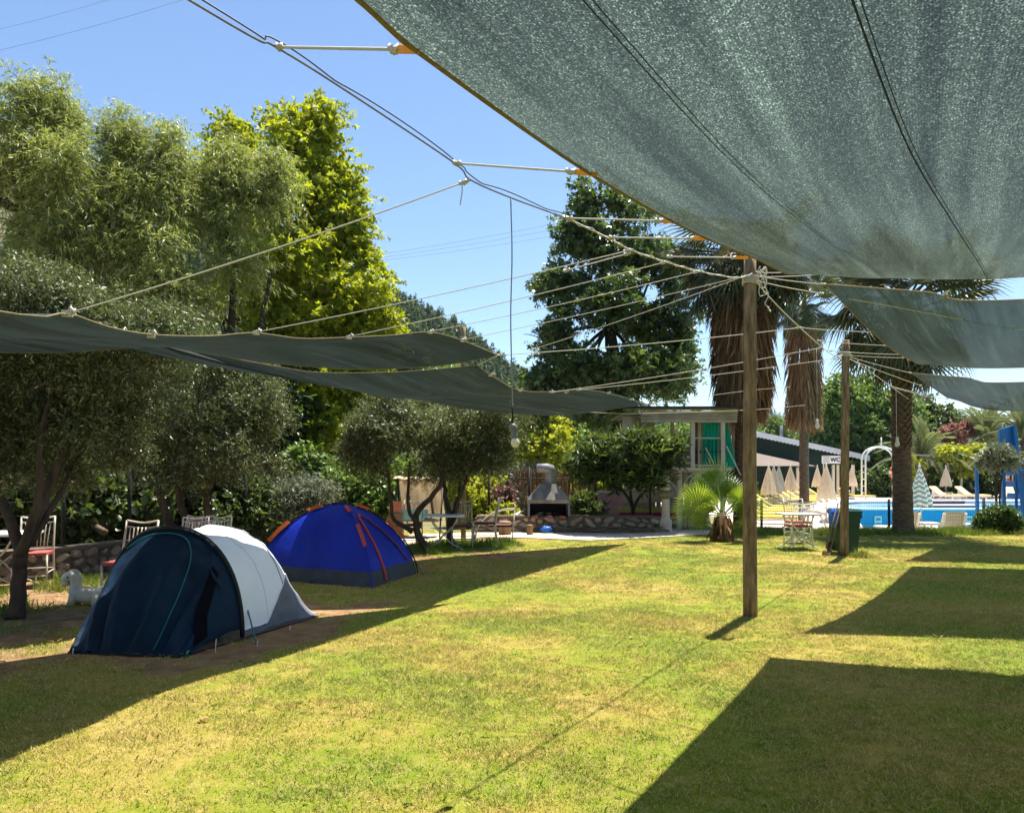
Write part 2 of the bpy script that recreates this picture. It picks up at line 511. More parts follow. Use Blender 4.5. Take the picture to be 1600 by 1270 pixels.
# ------------------------------------------------------------------ shade sails
def cloth_mat(name, dark, lo, hi, transp, thr=.60):
    m, nt, b, out = newmat(name)
    uv = _n(nt, 'ShaderNodeUVMap')
    def nz(sx, sy, sc, det=3, ro=.6):
        mp = _n(nt, 'ShaderNodeMapping'); mp.inputs['Scale'].default_value = (sx, sy, 1)
        nt.links.new(uv.outputs[0], mp.inputs[0])
        n = _n(nt, 'ShaderNodeTexNoise'); n.inputs['Scale'].default_value = sc; n.inputs['Detail'].default_value = det; n.inputs['Roughness'].default_value = ro
        nt.links.new(mp.outputs[0], n.inputs['Vector'])
        return n.outputs['Fac']
    grain = nz(1.0, .55, 210, 1, .6)
    streak = nz(.08, 1.3, 3.0, 4, .6)
    blotch = nz(.25, .6, 1.2, 3, .55)
    fine = nz(.04, 1.0, 16.0, 3, .6)
    mpv = _n(nt, 'ShaderNodeMapping'); mpv.inputs['Scale'].default_value = (190, 260, 1)
    nt.links.new(uv.outputs[0], mpv.inputs[0])
    vo = _n(nt, 'ShaderNodeTexVoronoi'); vo.inputs['Scale'].default_value = 1.0
    nt.links.new(mpv.outputs[0], vo.inputs['Vector'])
    sp = _n(nt, 'ShaderNodeSeparateColor'); nt.links.new(vo.outputs['Color'], sp.inputs[0])
    rg = ramp(nt, sp.outputs[0], [(0, lo), (.55, tuple(a + (c - a) * .13 for a, c in zip(lo, hi))), (.86, tuple(a + (c - a) * .30 for a, c in zip(lo, hi))), (1, hi)])
    rs = ramp(nt, streak, [(.33, (.48, .48, .48)), (.5, (.95, .95, .95)), (.68, (1.5, 1.5, 1.5))])
    rb = ramp(nt, blotch, [(.3, (.62, .62, .62)), (.7, (1.25, 1.25, 1.25))])
    tcol = mixc(nt, rg.outputs[0], rs.outputs[0], 1.0, 'MULTIPLY')
    tcol = mixc(nt, tcol, rb.outputs[0], 1.0, 'MULTIPLY')
    rf = ramp(nt, fine, [(.32, (.74, .74, .74)), (.68, (1.26, 1.26, 1.26))])
    tcol = mixc(nt, tcol, rf.outputs[0], 1.0, 'MULTIPLY')
    wv = _n(nt, 'ShaderNodeTexWave'); wv.bands_direction = 'Y'; wv.inputs['Scale'].default_value = 40; wv.inputs['Distortion'].default_value = 1.2
    nt.links.new(uv.outputs[0], wv.inputs['Vector'])
    rw = ramp(nt, wv.outputs['Fac'], [(.2, (.85, .85, .85)), (.8, (1.1, 1.1, 1.1))])
    tcol = mixc(nt, tcol, rw.outputs[0], 1.0, 'MULTIPLY')
    b.inputs['Base Color'].default_value = (*dark, 1)
    b.inputs['Roughness'].default_value = .8
    b.inputs['Specular IOR Level'].default_value = .15
    tl = _n(nt, 'ShaderNodeBsdfTranslucent'); nt.links.new(tcol, tl.inputs[0])
    ad = _n(nt, 'ShaderNodeAddShader'); nt.links.new(b.outputs[0], ad.inputs[0]); nt.links.new(tl.outputs[0], ad.inputs[1])
    tp = _n(nt, 'ShaderNodeBsdfTransparent')
    tf = ramp(nt, grain, [(.45, (transp * .35,) * 3), (.62, (transp * 1.4,) * 3)])
    mx = _n(nt, 'ShaderNodeMixShader'); nt.links.new(tf.outputs[0], mx.inputs[0])
    nt.links.new(ad.outputs[0], mx.inputs[1]); nt.links.new(tp.outputs[0], mx.inputs[2])
    nt.links.new(mx.outputs[0], out.inputs[0])
    hb = _n(nt, 'ShaderNodeBump'); hb.inputs['Strength'].default_value = .15; hb.inputs['Distance'].default_value = .02
    nt.links.new(streak, hb.inputs['Height']); nt.links.new(hb.outputs[0], b.inputs['Normal']); nt.links.new(hb.outputs[0], tl.inputs['Normal'])
    return m
M['cloth_light'] = cloth_mat('shade_net_sunlit', (.012, .020, .0165), (.0105, .0155, .012), (.122, .158, .128), .06, .55)  # same net as the left sails, colours raised for sunlight coming through
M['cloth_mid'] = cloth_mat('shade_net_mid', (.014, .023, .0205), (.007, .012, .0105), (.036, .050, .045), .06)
M['cloth_dark'] = cloth_mat('shade_net_shaded', (.014, .021, .021), (.004, .007, .007), (.014, .018, .017), .055)  # same net darkened: dimness at a grazing view is put into its colours
M['seam'] = mat('seam_tape', (.045, .062, .054), (.030, .044, .038), 30, .8, trans=.5)

def sail(name, label, c0, c1, d0, d1, mt, sag, nu=60, nv=40, hems=(), wr=.02, seed=0., seams=(), hemmat='hem', hr=.008):
    """Coons patch; c0/c1 run along u at v=0/1, d0/d1 run along v at u=0/1"""
    N = 200
    C0, C1, D0, D1 = [arclen(spline(c, 400), N) for c in (c0, c1, d0, d1)]
    def ev(Cv, t):
        x = t * N; i = min(int(x), N - 1); f = x - i
        return Cv[i].lerp(Cv[i + 1], f)
    P00, P10, P01, P11 = C0[0], C0[-1], C1[0], C1[-1]
    def fn(u, v):
        p = ev(C0, u) * (1 - v) + ev(C1, u) * v + ev(D0, v) * (1 - u) + ev(D1, v) * u \
            - (P00 * (1 - u) * (1 - v) + P10 * u * (1 - v) + P01 * (1 - u) * v + P11 * u * v)
        w = 16 * u * (1 - u) * v * (1 - v)
        e = min(1, 6 * min(u, 1 - u)) * min(1, 8 * min(v, 1 - v))
        wz = mnoise.noise(Vector((u * 2.2 + seed, v * 13 + seed, 1))) + .5 * mnoise.noise(Vector((u * 4 + v * 6, v * 22, 2 + seed)))
        return p + Vector((0, 0, -sag * w + wr * e * wz))
    root = empty(name, tuple(fn(.5, .5)), 0, label, 'shade sail', 'green shade sails over the lawn')
    mb = MB(root.location)
    mb.grid(fn, nu, nv)
    me = mb.mesh('cloth')
    uvl = me.uv_layers.new(name='UVMap')
    Lu = (P10 - P00).length; Lv = (P01 - P00).length
    li = np.zeros(len(me.loops), np.int32); me.loops.foreach_get('vertex_index', li)
    uu = (li % (nu + 1)) / nu * Lu; vv = (li // (nu + 1)) / nv * Lv
    uvl.data.foreach_set('uv', np.stack([uu, vv], -1).astype(np.float32).ravel())
    link('cloth', me, M[mt], root)
    for h in hems:
        if h == 'c0': pts = [fn(i / 60, 0) for i in range(61)]
        elif h == 'c1': pts = [fn(i / 60, 1) for i in range(61)]
        elif h == 'd0': pts = [fn(0, i / 60) for i in range(61)]
        else: pts = [fn(1, i / 60) for i in range(61)]
        hb = MB(root.location); hb.tube(pts, hr, 6); hb.build('hem', M[hemmat], root)
    for (qa, qb), dv, du in seams:
        def find(px, py):
            best = None
            for i in range(101):
                for j in range(101):
                    p = fn(i / 100, j / 100)
                    if p.y < .3: continue
                    e = (800 + F * p.x / p.y - px) ** 2 + (HOR - F * (p.z - EYE) / p.y - py) ** 2
                    if best is None or e < best[0]: best = (e, i / 100, j / 100)
            return best[1:]
        (ua, va), (ub, vb) = find(*qa), find(*qb)
        k = (vb - va) / (ub - ua)
        vu = lambda u: va + k * (u - ua) + dv
        sb = MB(root.location)
        pa = [fn(i / 80, vu(i / 80)) + Vector((0, 0, -.006)) for i in range(81)]
        pb = [fn(i / 80, vu(i / 80) + du) + Vector((0, 0, -.006)) for i in range(81)]
        sb.add(pa + pb, [(i, i + 1, 82 + i, 81 + i) for i in range(80)])
        sb.build('seam', M['seam'], root)
    return root, fn

K1 = Vector((2.81, 7.45, 3.5))
edge1 = [K1, (2.42, 6.75, 3.3), (1.80, 5.67, 3.14), at(1088, 365, 4.4), at(920, 270, 3.2), at(652, 80, 2.1), at(560, 0, 1.88), (-1.32, .1, 2.78), (-2.4, -1.9, 2.85)]
C1_ = Vector((9.2, 5.0, 3.5)); D1_ = Vector((3.0, -5.5, 3.1))
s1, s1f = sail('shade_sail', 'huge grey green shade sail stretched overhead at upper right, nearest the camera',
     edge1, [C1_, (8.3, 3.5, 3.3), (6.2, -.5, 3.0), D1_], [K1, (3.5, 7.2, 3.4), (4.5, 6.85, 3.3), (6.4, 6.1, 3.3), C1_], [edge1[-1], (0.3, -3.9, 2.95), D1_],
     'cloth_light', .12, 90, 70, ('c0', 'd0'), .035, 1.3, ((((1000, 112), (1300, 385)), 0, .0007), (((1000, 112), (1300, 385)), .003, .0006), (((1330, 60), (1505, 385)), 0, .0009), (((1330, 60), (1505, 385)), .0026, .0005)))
K2 = Vector((3.43, 8.4, 3.6))
s2, s2f = sail('shade_sail', 'grey green shade sail in the middle of the right row behind the first pole',
     [K2, at(1350, 507, 9.35), at(1398, 549, 10.9), at(1436, 569, 13.4)], [(10.2, 6.9, 3.5), (11.0, 8.6, 3.4), (12.2, 10.4, 3.35), (13.0, 11.8, 3.4)],
     [K2, at(1445, 456, 8.25), at(1600, 468, 8.05), (10.2, 6.9, 3.5)], [at(1436, 569, 13.4), at(1600, 574, 12.9), (13.0, 11.8, 3.4)],
     'cloth_mid', .05, 40, 40, ('c0', 'd0', 'd1'), .03, 5.3)
K3 = at(1424, 583, 14.0)
s3, s3f = sail('shade_sail', 'smallest and farthest shade sail at the right edge above the pool fence',
     [K3, at(1455, 604, 15.3), at(1481, 622, 16.9)], [(14.5, 12.3, 3.3), (15.6, 13.6, 3.15), (16.6, 15.2, 3.0)],
     [K3, at(1510, 590, 13.8), at(1600, 597, 13.5), (14.5, 12.3, 3.3)], [at(1481, 622, 16.9), at(1600, 643, 16.4), (16.6, 15.2, 2.95)],
     'cloth_mid', .1, 30, 30, ('c0', 'd0'), .03, 8.1, hr=.008)
L1C = at(778, 555, 9.9)
L1e = [(-3.5, -.3, 2.35), (-2.85, 1.7, 2.28), at(0, 487, 3.42), at(105, 490, 3.95), at(170, 511, 4.4), at(240, 523, 4.95), at(330, 525, 5.5), at(400, 520, 6.1), at(470, 529, 6.6), at(545, 527, 7.1), at(610, 524, 7.7), at(672, 519, 8.4), at(722, 532, 9.1), L1C]
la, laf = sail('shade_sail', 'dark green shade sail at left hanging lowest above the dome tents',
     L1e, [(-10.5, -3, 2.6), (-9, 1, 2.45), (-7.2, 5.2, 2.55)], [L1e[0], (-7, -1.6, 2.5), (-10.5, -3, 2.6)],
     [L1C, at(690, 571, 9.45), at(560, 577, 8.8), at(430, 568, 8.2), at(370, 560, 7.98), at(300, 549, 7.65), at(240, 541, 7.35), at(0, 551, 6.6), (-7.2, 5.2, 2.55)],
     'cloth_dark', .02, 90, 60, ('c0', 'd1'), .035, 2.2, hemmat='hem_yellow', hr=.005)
L2C = at(746, 571, 9.65); L2E = at(1010, 631, 17.0)
L2n = [L2C, at(620, 581, 9.45), at(500, 582, 9.35), at(430, 572, 9.2), at(300, 548, 8.35), at(200, 533, 7.65), (-5.9, 6.85, 3.05)]
L2fl = at(640, 613, 13.2)
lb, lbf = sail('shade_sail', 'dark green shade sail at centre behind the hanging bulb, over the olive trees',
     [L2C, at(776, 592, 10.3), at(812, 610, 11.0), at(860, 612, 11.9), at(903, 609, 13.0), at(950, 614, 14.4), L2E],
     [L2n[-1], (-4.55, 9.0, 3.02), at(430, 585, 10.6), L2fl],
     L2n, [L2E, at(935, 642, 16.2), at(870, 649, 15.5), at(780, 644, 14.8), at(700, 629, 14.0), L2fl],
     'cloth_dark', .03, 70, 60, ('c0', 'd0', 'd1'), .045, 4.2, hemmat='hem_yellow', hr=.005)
for sl_, ps in ((la, [at(105, 490, 3.95), at(236, 524, 4.95), at(400, 520, 6.1), at(545, 527, 7.1), at(672, 519, 8.4), at(722, 532, 9.1)]), (lb, [at(766, 586, 10.1), at(812, 610, 11.0), at(860, 612, 11.9), at(884, 613, 12.6), at(903, 609, 13.0), at(950, 614, 14.4), at(985, 624, 15.8), at(1002, 629, 16.6)]), (s2, [at(1322, 478, 8.9), at(1385, 539, 10.4), at(1420, 562, 12.4), at(1477, 459, 8.2)])):
    for p_ in ps:
        cb = MB(sl_.location); cb.box(p_, (.05, .035, .03), .4); cb.tube([p_ + Vector((0, 0, .0)), p_ + Vector((.03, -.02, .03)), p_ + Vector((.05, -.02, .0))], .006, 5); cb.build('clip', M['rope'], sl_)

# ------------------------------------------------------------------ poles, cables and ropes
def pole(name, p, h, r, label, lean=(0, 0)):
    root = empty(name, p, 0, label, 'pole', 'wooden sail poles')
    mb = MB()
    n = 16; pts = []; rs = []
    for i in range(n + 1):
        t = i / n
        pts.append(Vector((lean[0] * t + .006 * mnoise.noise(Vector((t * 4, p[0], 1))), lean[1] * t + .006 * mnoise.noise(Vector((t * 4, p[1], 5))), h * t - (.05 if i == 0 else 0))))
        rs.append(r * (1.06 - .18 * t))
    mb.tube(pts, rs, 14)
    mb.build('shaft', M['wood_pole'], root)
    rb = MB()
    for k in range(5):
        z = h - .22 - .018 * k
        rb.tube([Vector((lean[0] + math.cos(a) * (r + .008), lean[1] + math.sin(a) * (r + .008), z + .006 * math.sin(a * 2))) for a in np.linspace(0, 6.283, 15)], .007, 5)
    rb.build('rope_binding', M['rope'], root)
    return root
PA = gr(1172, 962); PB = gr(1319, 868)
pole('wooden_pole', PA, 3.87, .072, 'tall wooden pole standing in the open lawn, nearest the camera', (.0, 0))
pole('wooden_pole', PB, 3.90, .074, 'wooden pole beside the green wheelie bin', (.03, 0))
pole('wooden_pole', Vector((at(724, 730, 16.5).x, 16.5, 0)), 4.62, .055, 'wooden pole rising behind the olive trees through the left sails')

def cabY(px): return 2.54 / (.617 - (px - 800) / F)
def cab(px, py): return at(px, py, cabY(px))
ROPEG = 'ropes tying the shade sails'
def rope(label, pts, r=.0055, mt='rope', knots=True, n=24, sagz=0.0, cat='rope', name='rope', group=ROPEG):
    P = spline(pts, n) if len(pts) > 2 else [Vector(pts[0]).lerp(Vector(pts[1]), i / n) for i in range(n + 1)]
    if sagz:
        P = [p - Vector((0, 0, sagz * 4 * (i / n) * (1 - i / n))) for i, p in enumerate(P)]
    root = empty(name, tuple(P[0]), 0, label, cat, group)
    mb = MB(root.location); mb.tube(P, r * .85, 6); mb.build('strand', M[mt], root)
    if knots:
        for q, s in ((P[0], 1), (P[-1], -1)):
            kb = MB(root.location)
            d = (P[1] - P[0]).normalized() if s == 1 else (P[-2] - P[-1]).normalized()
            kp_ = [q + d * (.05 * k / 12) + Vector((0, math.cos(k * 1.9), math.sin(k * 1.9))) * .010 for k in range(13)]
            kb.tube(kp_, .0065, 5)
            kb.build('knot', M['rope'], root)
    return root

cpts = [(-3.6, -1.7, 3.32), (-2.3, .4, 3.14), cab(295, 0), cab(430, 73), cab(550, 148), cab(710, 255), cab(735, 281), cab(798, 309), cab(885, 341)]
rope('dark blue twin electric cable crossing the sky towards the near pole', cpts, .0052, 'cable_grey', False, 60, name='cable', cat='cable', group='overhead cables')
c2 = [p + Vector((.0, 0, .011 + .016 * abs(math.sin(i * .22)))) for i, p in enumerate(spline(cpts, 90))]
rope('thin black lamp wire clipped along the upper side of the twin cable', c2, .0036, 'rope_dark', False, 120, name='cable', cat='cable', group='overhead cables')
cp1 = [cab(885, 341), cab(950, 372), cab(986, 391), cab(1042, 410), cab(1092, 424), at(1150, 434, 7.85), PA + Vector((0, -.085, 3.66))]
rope('cream support rope running on from the dark cable to the top of the near pole', cp1, .0065, 'rope', True, 40)
cp1b = [p + Vector((.012 * math.sin(i * 1.7), 0, .012 * math.cos(i * 1.7))) for i, p in enumerate(spline(cp1, 44))]
rope('loose second strand twisted round the support rope by the near pole', cp1b, .0034, 'rope', False, 88)
cp2 = [PA + Vector((.07, .05, 3.62)), at(1215, 478, 9.3), at(1250, 512, 10.5), at(1285, 543, 11.95), at(1305, 556, 12.9), PB + Vector((-.06, -.06, 3.62))]
rope('sagging tan support rope between the two lawn poles', cp2, .008, 'rope', True, 40)
# straps to the big sail
for i, (a, b, Yb, lab) in enumerate([((432, 74), (652, 78), 2.1, 'first and nearest'), ((708, 255), (930, 271), 3.2, 'second'), ((884, 341), (1060, 346), 4.1, 'third'), ((952, 371), (1105, 373), 4.6, 'fourth'), ((1042, 401), (1168, 403), 5.55, 'fifth and nearest to the pole')]):
    pa = cab(*a); pb = at(*b, Yb)
    dv = (pb - pa).normalized()
    rt = rope('rope and yellow strap to the big sail, %s of five' % lab, [pa, pb - dv * .10], .006)
    sb = MB(rt.location); M3 = pb - dv * .11
    sb.bar(M3, pb + dv * .01, .006, .022); sb.build('strap', M['strap'], rt)
# ropes to the left sails
LR = [((733, 282), (105, 490), 3.95, 'long single rope from the dark cable to the lowest left sail'),
      ((985, 391), (400, 519), 6.1, 'doubled rope crossing the sky to the lowest left sail'),
      ((1042, 409), (545, 526), 7.1, 'rope ending at the middle of the lowest left sail edge'),
      ((1092, 424), (672, 518), 8.3, 'rope ending at the hump of the lowest left sail'),
      ((1150, 435), (722, 531), 8.8, 'rope just below the one to the sail hump'),
      ((1158, 437), (832, 546), 10.1, 'steep rope from the near pole to the far left sail corner')]
for a, b, Yb, lab in LR:
    pa = cab(*a) if a[0] < 1120 else PA + Vector((-.06, -.06, 3.65)); pb = at(*b, Yb)
    rope(lab, [pa, pb], .0042, 'rope', True, 20, .02)
pa = cab(985, 391); rope('second strand of the doubled rope near the support rope', [pa + Vector((0, 0, -.02)), at(880, 424, 5.4)], .005)
P12 = spline(cp2, 40)
rope('rope from the sagging support rope to the tip of the lowest left sail', [at(1250, 512, 10.5), L1C], .0065, sagz=.03)
rope('short rope joining the corners of the two left sails', [L1C, L2C], .006)
rope('upper of two parallel ropes to the centre sail edge', [at(1285, 543, 11.95), at(862, 613, 11.9)], .0065, sagz=.03)
rope('lower of two parallel ropes to the centre sail edge', [PB + Vector((-.08, -.05, 3.58)), at(905, 609, 13.0)], .0065, sagz=.03)
rope('thin cord along the bottom of the playhouse roof to the centre sail', [L2E, at(1160, 610, 17.5), at(1235, 604, 17.5)], .006, knots=False, sagz=.02)
rope('lower white cord in front of the playhouse eave', [at(920, 644, 16.3), at(1000, 646, 16.5), at(1180, 640, 17.5), at(1258, 633, 17.5)], .007, knots=False)
# ropes to right sails
for lab, a, b in [('upper rope from the near pole to the second right sail', PA + Vector((.07, 0, 3.66)), K2),
                  ('lower rope from the near pole to the second right sail', PA + Vector((.07, .04, 3.62)), at(1287, 459, 8.6)),
                  ('rope from the near pole to the corner of the big sail', PA + Vector((.06, 0, 3.70)), K1),
                  ('long white cord under the hem of the big sail', PA + Vector((.06, -.04, 3.64)), at(1310, 427, 7.2)),
                  ('rope from the sagging support rope to the middle of the second right sail', at(1250, 512, 10.5), at(1367, 519, 10.8)),
                  ('rope just below the middle rope of the second right sail', at(1277, 532, 11.5), at(1386, 540, 11.5)),
                  ('upper rope to the far corner of the second right sail', at(1296, 548, 12.4), at(1408, 554, 12.6)),
                  ('lower rope to the far corner of the second right sail', PB + Vector((.08, -.04, 3.62)), at(1414, 559, 13.0)),
                  ('upper rope from the bin pole to the farthest sail', PB + Vector((.09, 0, 3.6)), K3),
                  ('middle rope from the bin pole to the farthest sail', PB + Vector((.09, 0, 3.56)), at(1440, 603, 14.8)),
                  ('lower rope from the bin pole to the farthest sail', at(1392, 604, 14.6), at(1458, 622, 15.7)),
                  ('lowest rope towards the far corner of the farthest sail', at(1394, 604, 14.6), at(1481, 624, 16.9))]:
    rope(lab, [a, b], .006, sagz=.01)
rope('tan cord from the bin pole down towards the pool palm', [PB + Vector((.08, 0, 3.58)), at(1370, 588, 14.5), at(1420, 624, 16.5)], .007, knots=False)
rope('thin white cord lying along the underside of the second right sail', [s2f(.05, .02) + Vector((0, 0, -.03)), s2f(.2, .35) + Vector((0, 0, -.03)), s2f(.36, .7) + Vector((0, 0, -.03)), s2f(.4, .95) + Vector((0, 0, -.03))], .005, knots=False)
rope('thin cord lying along the underside of the farthest sail', [s3f(.1, .02) + Vector((0, 0, -.03)), s3f(.3, .4) + Vector((0, 0, -.05)), s3f(.45, .9) + Vector((0, 0, -.05))], .005, knots=False)
w1 = [at(1310, 428, 7.2), at(1400, 424, 6.9), at(1545, 412, 6.2), at(1640, 396, 5.6)]
rope('white cord with a clip running under the big sail near its far hem', [p + Vector((0, 0, -.02)) for p in w1], .0055, knots=False)
# knot tangle at the near pole
tb = []
for i in range(26):
    a = i * 1.1
    tb.append(PA + Vector((.10 + .05 * math.sin(a) + .02 * math.sin(i * 2.7), -.10 + .03 * math.cos(i), 3.62 + .11 * math.sin(i * .8) - .05 * (i > 20) * (i - 20))))
rope('tangle of loose white rope ends knotted at the near pole top', tb, .0055, knots=False, n=120)
tb = [PA + Vector((.11, -.1, 3.60)), PA + Vector((.13, -.12, 3.50)), PA + Vector((.16, -.11, 3.42)), PA + Vector((.12, -.12, 3.34)), PA + Vector((.15, -.12, 3.30)), PA + Vector((.18, -.12, 3.25))]
rope('loose rope tail dangling beside the near pole top', tb, .006, knots=True, n=30)
rope('short loose rope end dangling under the cable', [cab(722, 285), cab(722, 300) , cab(719, 320)], .004, knots=False)
# hanging bulb
BY = cabY(798)
top = at(798, 309, BY)
wr = empty('hanging_bulb', tuple(at(802, 690, BY)), 0, 'white light bulb in a grey socket hanging on a long wire', 'light bulb')
mb = MB(wr.location); mb.tube(spline([top, at(800, 400, BY), at(798, 500, BY), at(801, 632, BY)], 30), .004, 6); mb.build('wire', M['cable_grey'], wr)
mb = MB(wr.location); mb.tube([at(801, 630, BY), at(801, 663, BY)], .0055, 6); mb.build('wire', M['black_metal'], wr)
tilt = Matrix.Rotation(R(-7), 4, 'Y')
def bulb_part(prof, name, mt):
    mb = MB(); mb.lathe(prof, n=18); o = mb.build(name, mt, wr)
    o.location = at(801, 663, BY) - wr.location; o.rotation_euler = (0, R(-8), 0)
M['socket'] = mat('grey_socket', (.20, .20, .19), (.12, .12, .115), 30, .6)
M['bulb'] = mat('bulb_glass', (.82, .78, .66), (.74, .70, .58), 8, .25, trans=.3)
bulb_part([(.004, .006), (.015, .002), (.0205, -.008), (.0215, -.030), (.0180, -.034), (.0175, -.050), (.0185, -.054), (.0185, -.070), (.0165, -.076)], 'socket', M['socket'])
bulb_part([(.016, -.072), (.017, -.078), (.0225, -.092), (.0235, -.102), (.020, -.114), (.012, -.122), (.003, -.1245)], 'globe', M['bulb'])
# ------------------------------------------------------------------ vegetation
def unit(a):
    return a / np.maximum(np.linalg.norm(a, axis=1, keepdims=True), 1e-9)

def leaf_geometry(rg, pos, dirs, nrm, length, width, shape):
    n = len(pos)
    d = unit(dirs); s = unit(np.cross(d, nrm)); nn = np.cross(s, d)
    L = (length * rg.uniform(.5, 1.35, n))[:, None]; Wd = (width * rg.uniform(.7, 1.25, n))[:, None]
    if shape == 'lance':
        v = np.stack([pos, pos + d * L * .45 + s * Wd * .5 + nn * Wd * .15, pos + d * L - nn * L * .06, pos + d * L * .45 - s * Wd * .5 + nn * Wd * .15], 1)
        k = 4
        f = (np.arange(n)[:, None] * 4 + np.array([0, 1, 2, 3])[None])
        return v.reshape(-1, 3), f
    if shape == 'broad':
        v = np.stack([pos, pos + d * L * .3 + s * Wd * .5 + nn * Wd * .1, pos + d * L * .7 + s * Wd * .38 + nn * Wd * .06, pos + d * L - nn * L * .12,
                      pos + d * L * .7 - s * Wd * .38 + nn * Wd * .06, pos + d * L * .3 - s * Wd * .5 + nn * Wd * .1], 1)
        f = np.concatenate([np.arange(n)[:, None] * 6 + np.array([0, 1, 2, 3])[None], np.arange(n)[:, None] * 6 + np.array([0, 3, 4, 5])[None]])
        return v.reshape(-1, 3), f
    if shape == 'star':
        vs = [pos]
        for a, l in ((-58, .72), (0, 1.0), (58, .72)):
            ca, sa = math.cos(R(a)), math.sin(R(a))
            dd = d * ca + s * sa; ss = -d * sa + s * ca
            vs += [pos + dd * L * l * .45 + ss * Wd * .24 + nn * L * .03, pos + dd * L * l - nn * L * .10, pos + dd * L * l * .45 - ss * Wd * .24 + nn * L * .03]
        v = np.stack(vs, 1)
        o = np.arange(n)[:, None] * 10
        f = np.concatenate([o + np.array([0, 1, 2, 3])[None], o + np.array([0, 4, 5, 6])[None], o + np.array([0, 7, 8, 9])[None]])
        return v.reshape(-1, 3), f

def lobe_points(rg, lobes, n, bias=3.6, rough=.30, seed=0.0):
    lobes = np.array(lobes, float)
    w = (lobes[:, 3] * lobes[:, 4] * lobes[:, 5]) ** (2 / 3)
    idx = rg.choice(len(lobes), n, p=w / w.sum())
    d = unit(rg.normal(size=(n, 3)))
    rad = rg.uniform(0, 1, n) ** (1 / bias)
    k = np.array([1 + rough * (mnoise.noise(Vector((a[0] * 1.6 + i * 3.1 + seed, a[1] * 1.6, a[2] * 1.6))) + .6 * mnoise.noise(Vector((a[0] * 4 + i * 5.3, a[1] * 4 + seed, a[2] * 4)))) for a, i in zip(d, idx)])
    p = lobes[idx, :3] + d * lobes[idx, 3:6] * (rad * k)[:, None]
    return p, d, idx

def split_lobes(rg, lobes, k, f):
    out = []
    for l in lobes:
        l = np.array(l, float)
        for _ in range(k):
            d = unit(rg.normal(size=(1, 3)))[0] * rg.uniform(.35, .88)
            s = f * rg.uniform(.65, 1.35)
            out.append(np.concatenate([l[:3] + d * l[3:6], l[3:6] * s * np.array([1, 1, rg.uniform(.7, 1.1)])]))
    return out

def crown_mesh(name, rg, lobes, twigs, per, leaf, width, twig, shape='lance', droop=.2, up=.25, bias=3.6, rough=.30, hang=.2, spread=.9, keep=None, clump=7, cf=.36):
    if clump: lobes = split_lobes(rg, lobes, clump, cf)
    p, d, idx = lobe_points(rg, lobes, twigs, bias, rough, rg.uniform(0, 50))
    if keep is not None:
        k = keep(p); p = p[k]; d = d[k]
    n = len(p)
    td = unit(d * .7 + rg.normal(size=(n, 3)) * .55 + np.array([0, 0, up]))
    tl = twig * rg.uniform(.5, 1.35, n)
    t = (np.arange(per)[None, :] + rg.uniform(0, .9, (n, per))) / per
    pos = p[:, None, :] + td[:, None, :] * (tl[:, None] * t)[..., None]
    pos[..., 2] -= droop * tl[:, None] * t * t
    tan = td[:, None, :] + np.array([0, 0, -2 * droop])[None, None] * t[..., None]
    m = n * per
    pos = pos.reshape(m, 3); tan = unit(np.broadcast_to(tan, (n, per, 3)).reshape(m, 3))
    lat = rg.normal(size=(m, 3)); lat = unit(lat - tan * (lat * tan).sum(1, keepdims=True))
    ld = tan * .55 + lat * spread + np.array([0, 0, -hang])
    nr = rg.normal(size=(m, 3)) + np.array([0, 0, .8])
    v, f = leaf_geometry(rg, pos, ld, nr, leaf, width, shape)
    return v, f

def wig(p, q, rg, amt, n=7):
    p = np.array(p, float); q = np.array(q, float)
    L = np.linalg.norm(q - p)
    o = rg.normal(size=3) * amt * L; o2 = rg.normal(size=3) * amt * L * .6
    pts = []
    for i in range(n + 1):
        t = i / n
        pts.append(Vector(p + (q - p) * t + o * math.sin(math.pi * t) + o2 * math.sin(2 * math.pi * t)))
    return pts

def tree(name, label, base, stems, lobes, leaf, bark, leafm, seed=1, cat='tree', group=None, limb_r=.05, sub=3, crown_name='crown', limbs=True):
    """stems: list of (points, r0, r1) in world space; lobes in world space"""
    rg = np.random.default_rng(seed)
    root = empty(name, tuple(base), 0, label, cat, group)
    tb = MB(base)
    tips = []
    for pts, r0, r1 in stems:
        sp = spline(pts, 14) if len(pts) > 2 else [Vector(pts[0]).lerp(Vector(pts[-1]), i / 8) for i in range(9)]
        m = len(sp)
        sp = [q + Vector((rg.normal() * r0 * .18, rg.normal() * r0 * .18, 0)) if 0 < i < m - 1 else q for i, q in enumerate(sp)]
        tb.tube(sp, [(r0 + (r1 - r0) * (i / (m - 1))) * (1.35 if i == 0 else 1) for i in range(m)], 8)
        tips += [sp[-1], sp[int(m * .75)], sp[int(m * .55)]]
    if limbs:
        for l in lobes:
            c = Vector(l[:3])
            tp = min(tips, key=lambda q: (q - c).length + (3 if q.z > c.z + .2 else 0))
            tb.tube(wig(tp, c, rg, .07), [limb_r * (1 - .6 * i / 7) for i in range(8)], 6)
            for k in range(sub):
                dr = unit(rg.normal(size=(1, 3)))[0]; dr[2] = abs(dr[2]) * .8
                e = np.array(c) + dr * np.array(l[3:6]) * .8
                tb.tube(wig(c, e, rg, .1, 5), [limb_r * .42 * (1 - .75 * i / 5) for i in range(6)], 5)
    tb.build('trunk', M[bark], root)
    v, f = crown_mesh('crown', rg, lobes, **leaf)
    me = np_mesh('crown', v - np.array(base)[None], f)
    link(crown_name, me, M[leafm], root)
    return root

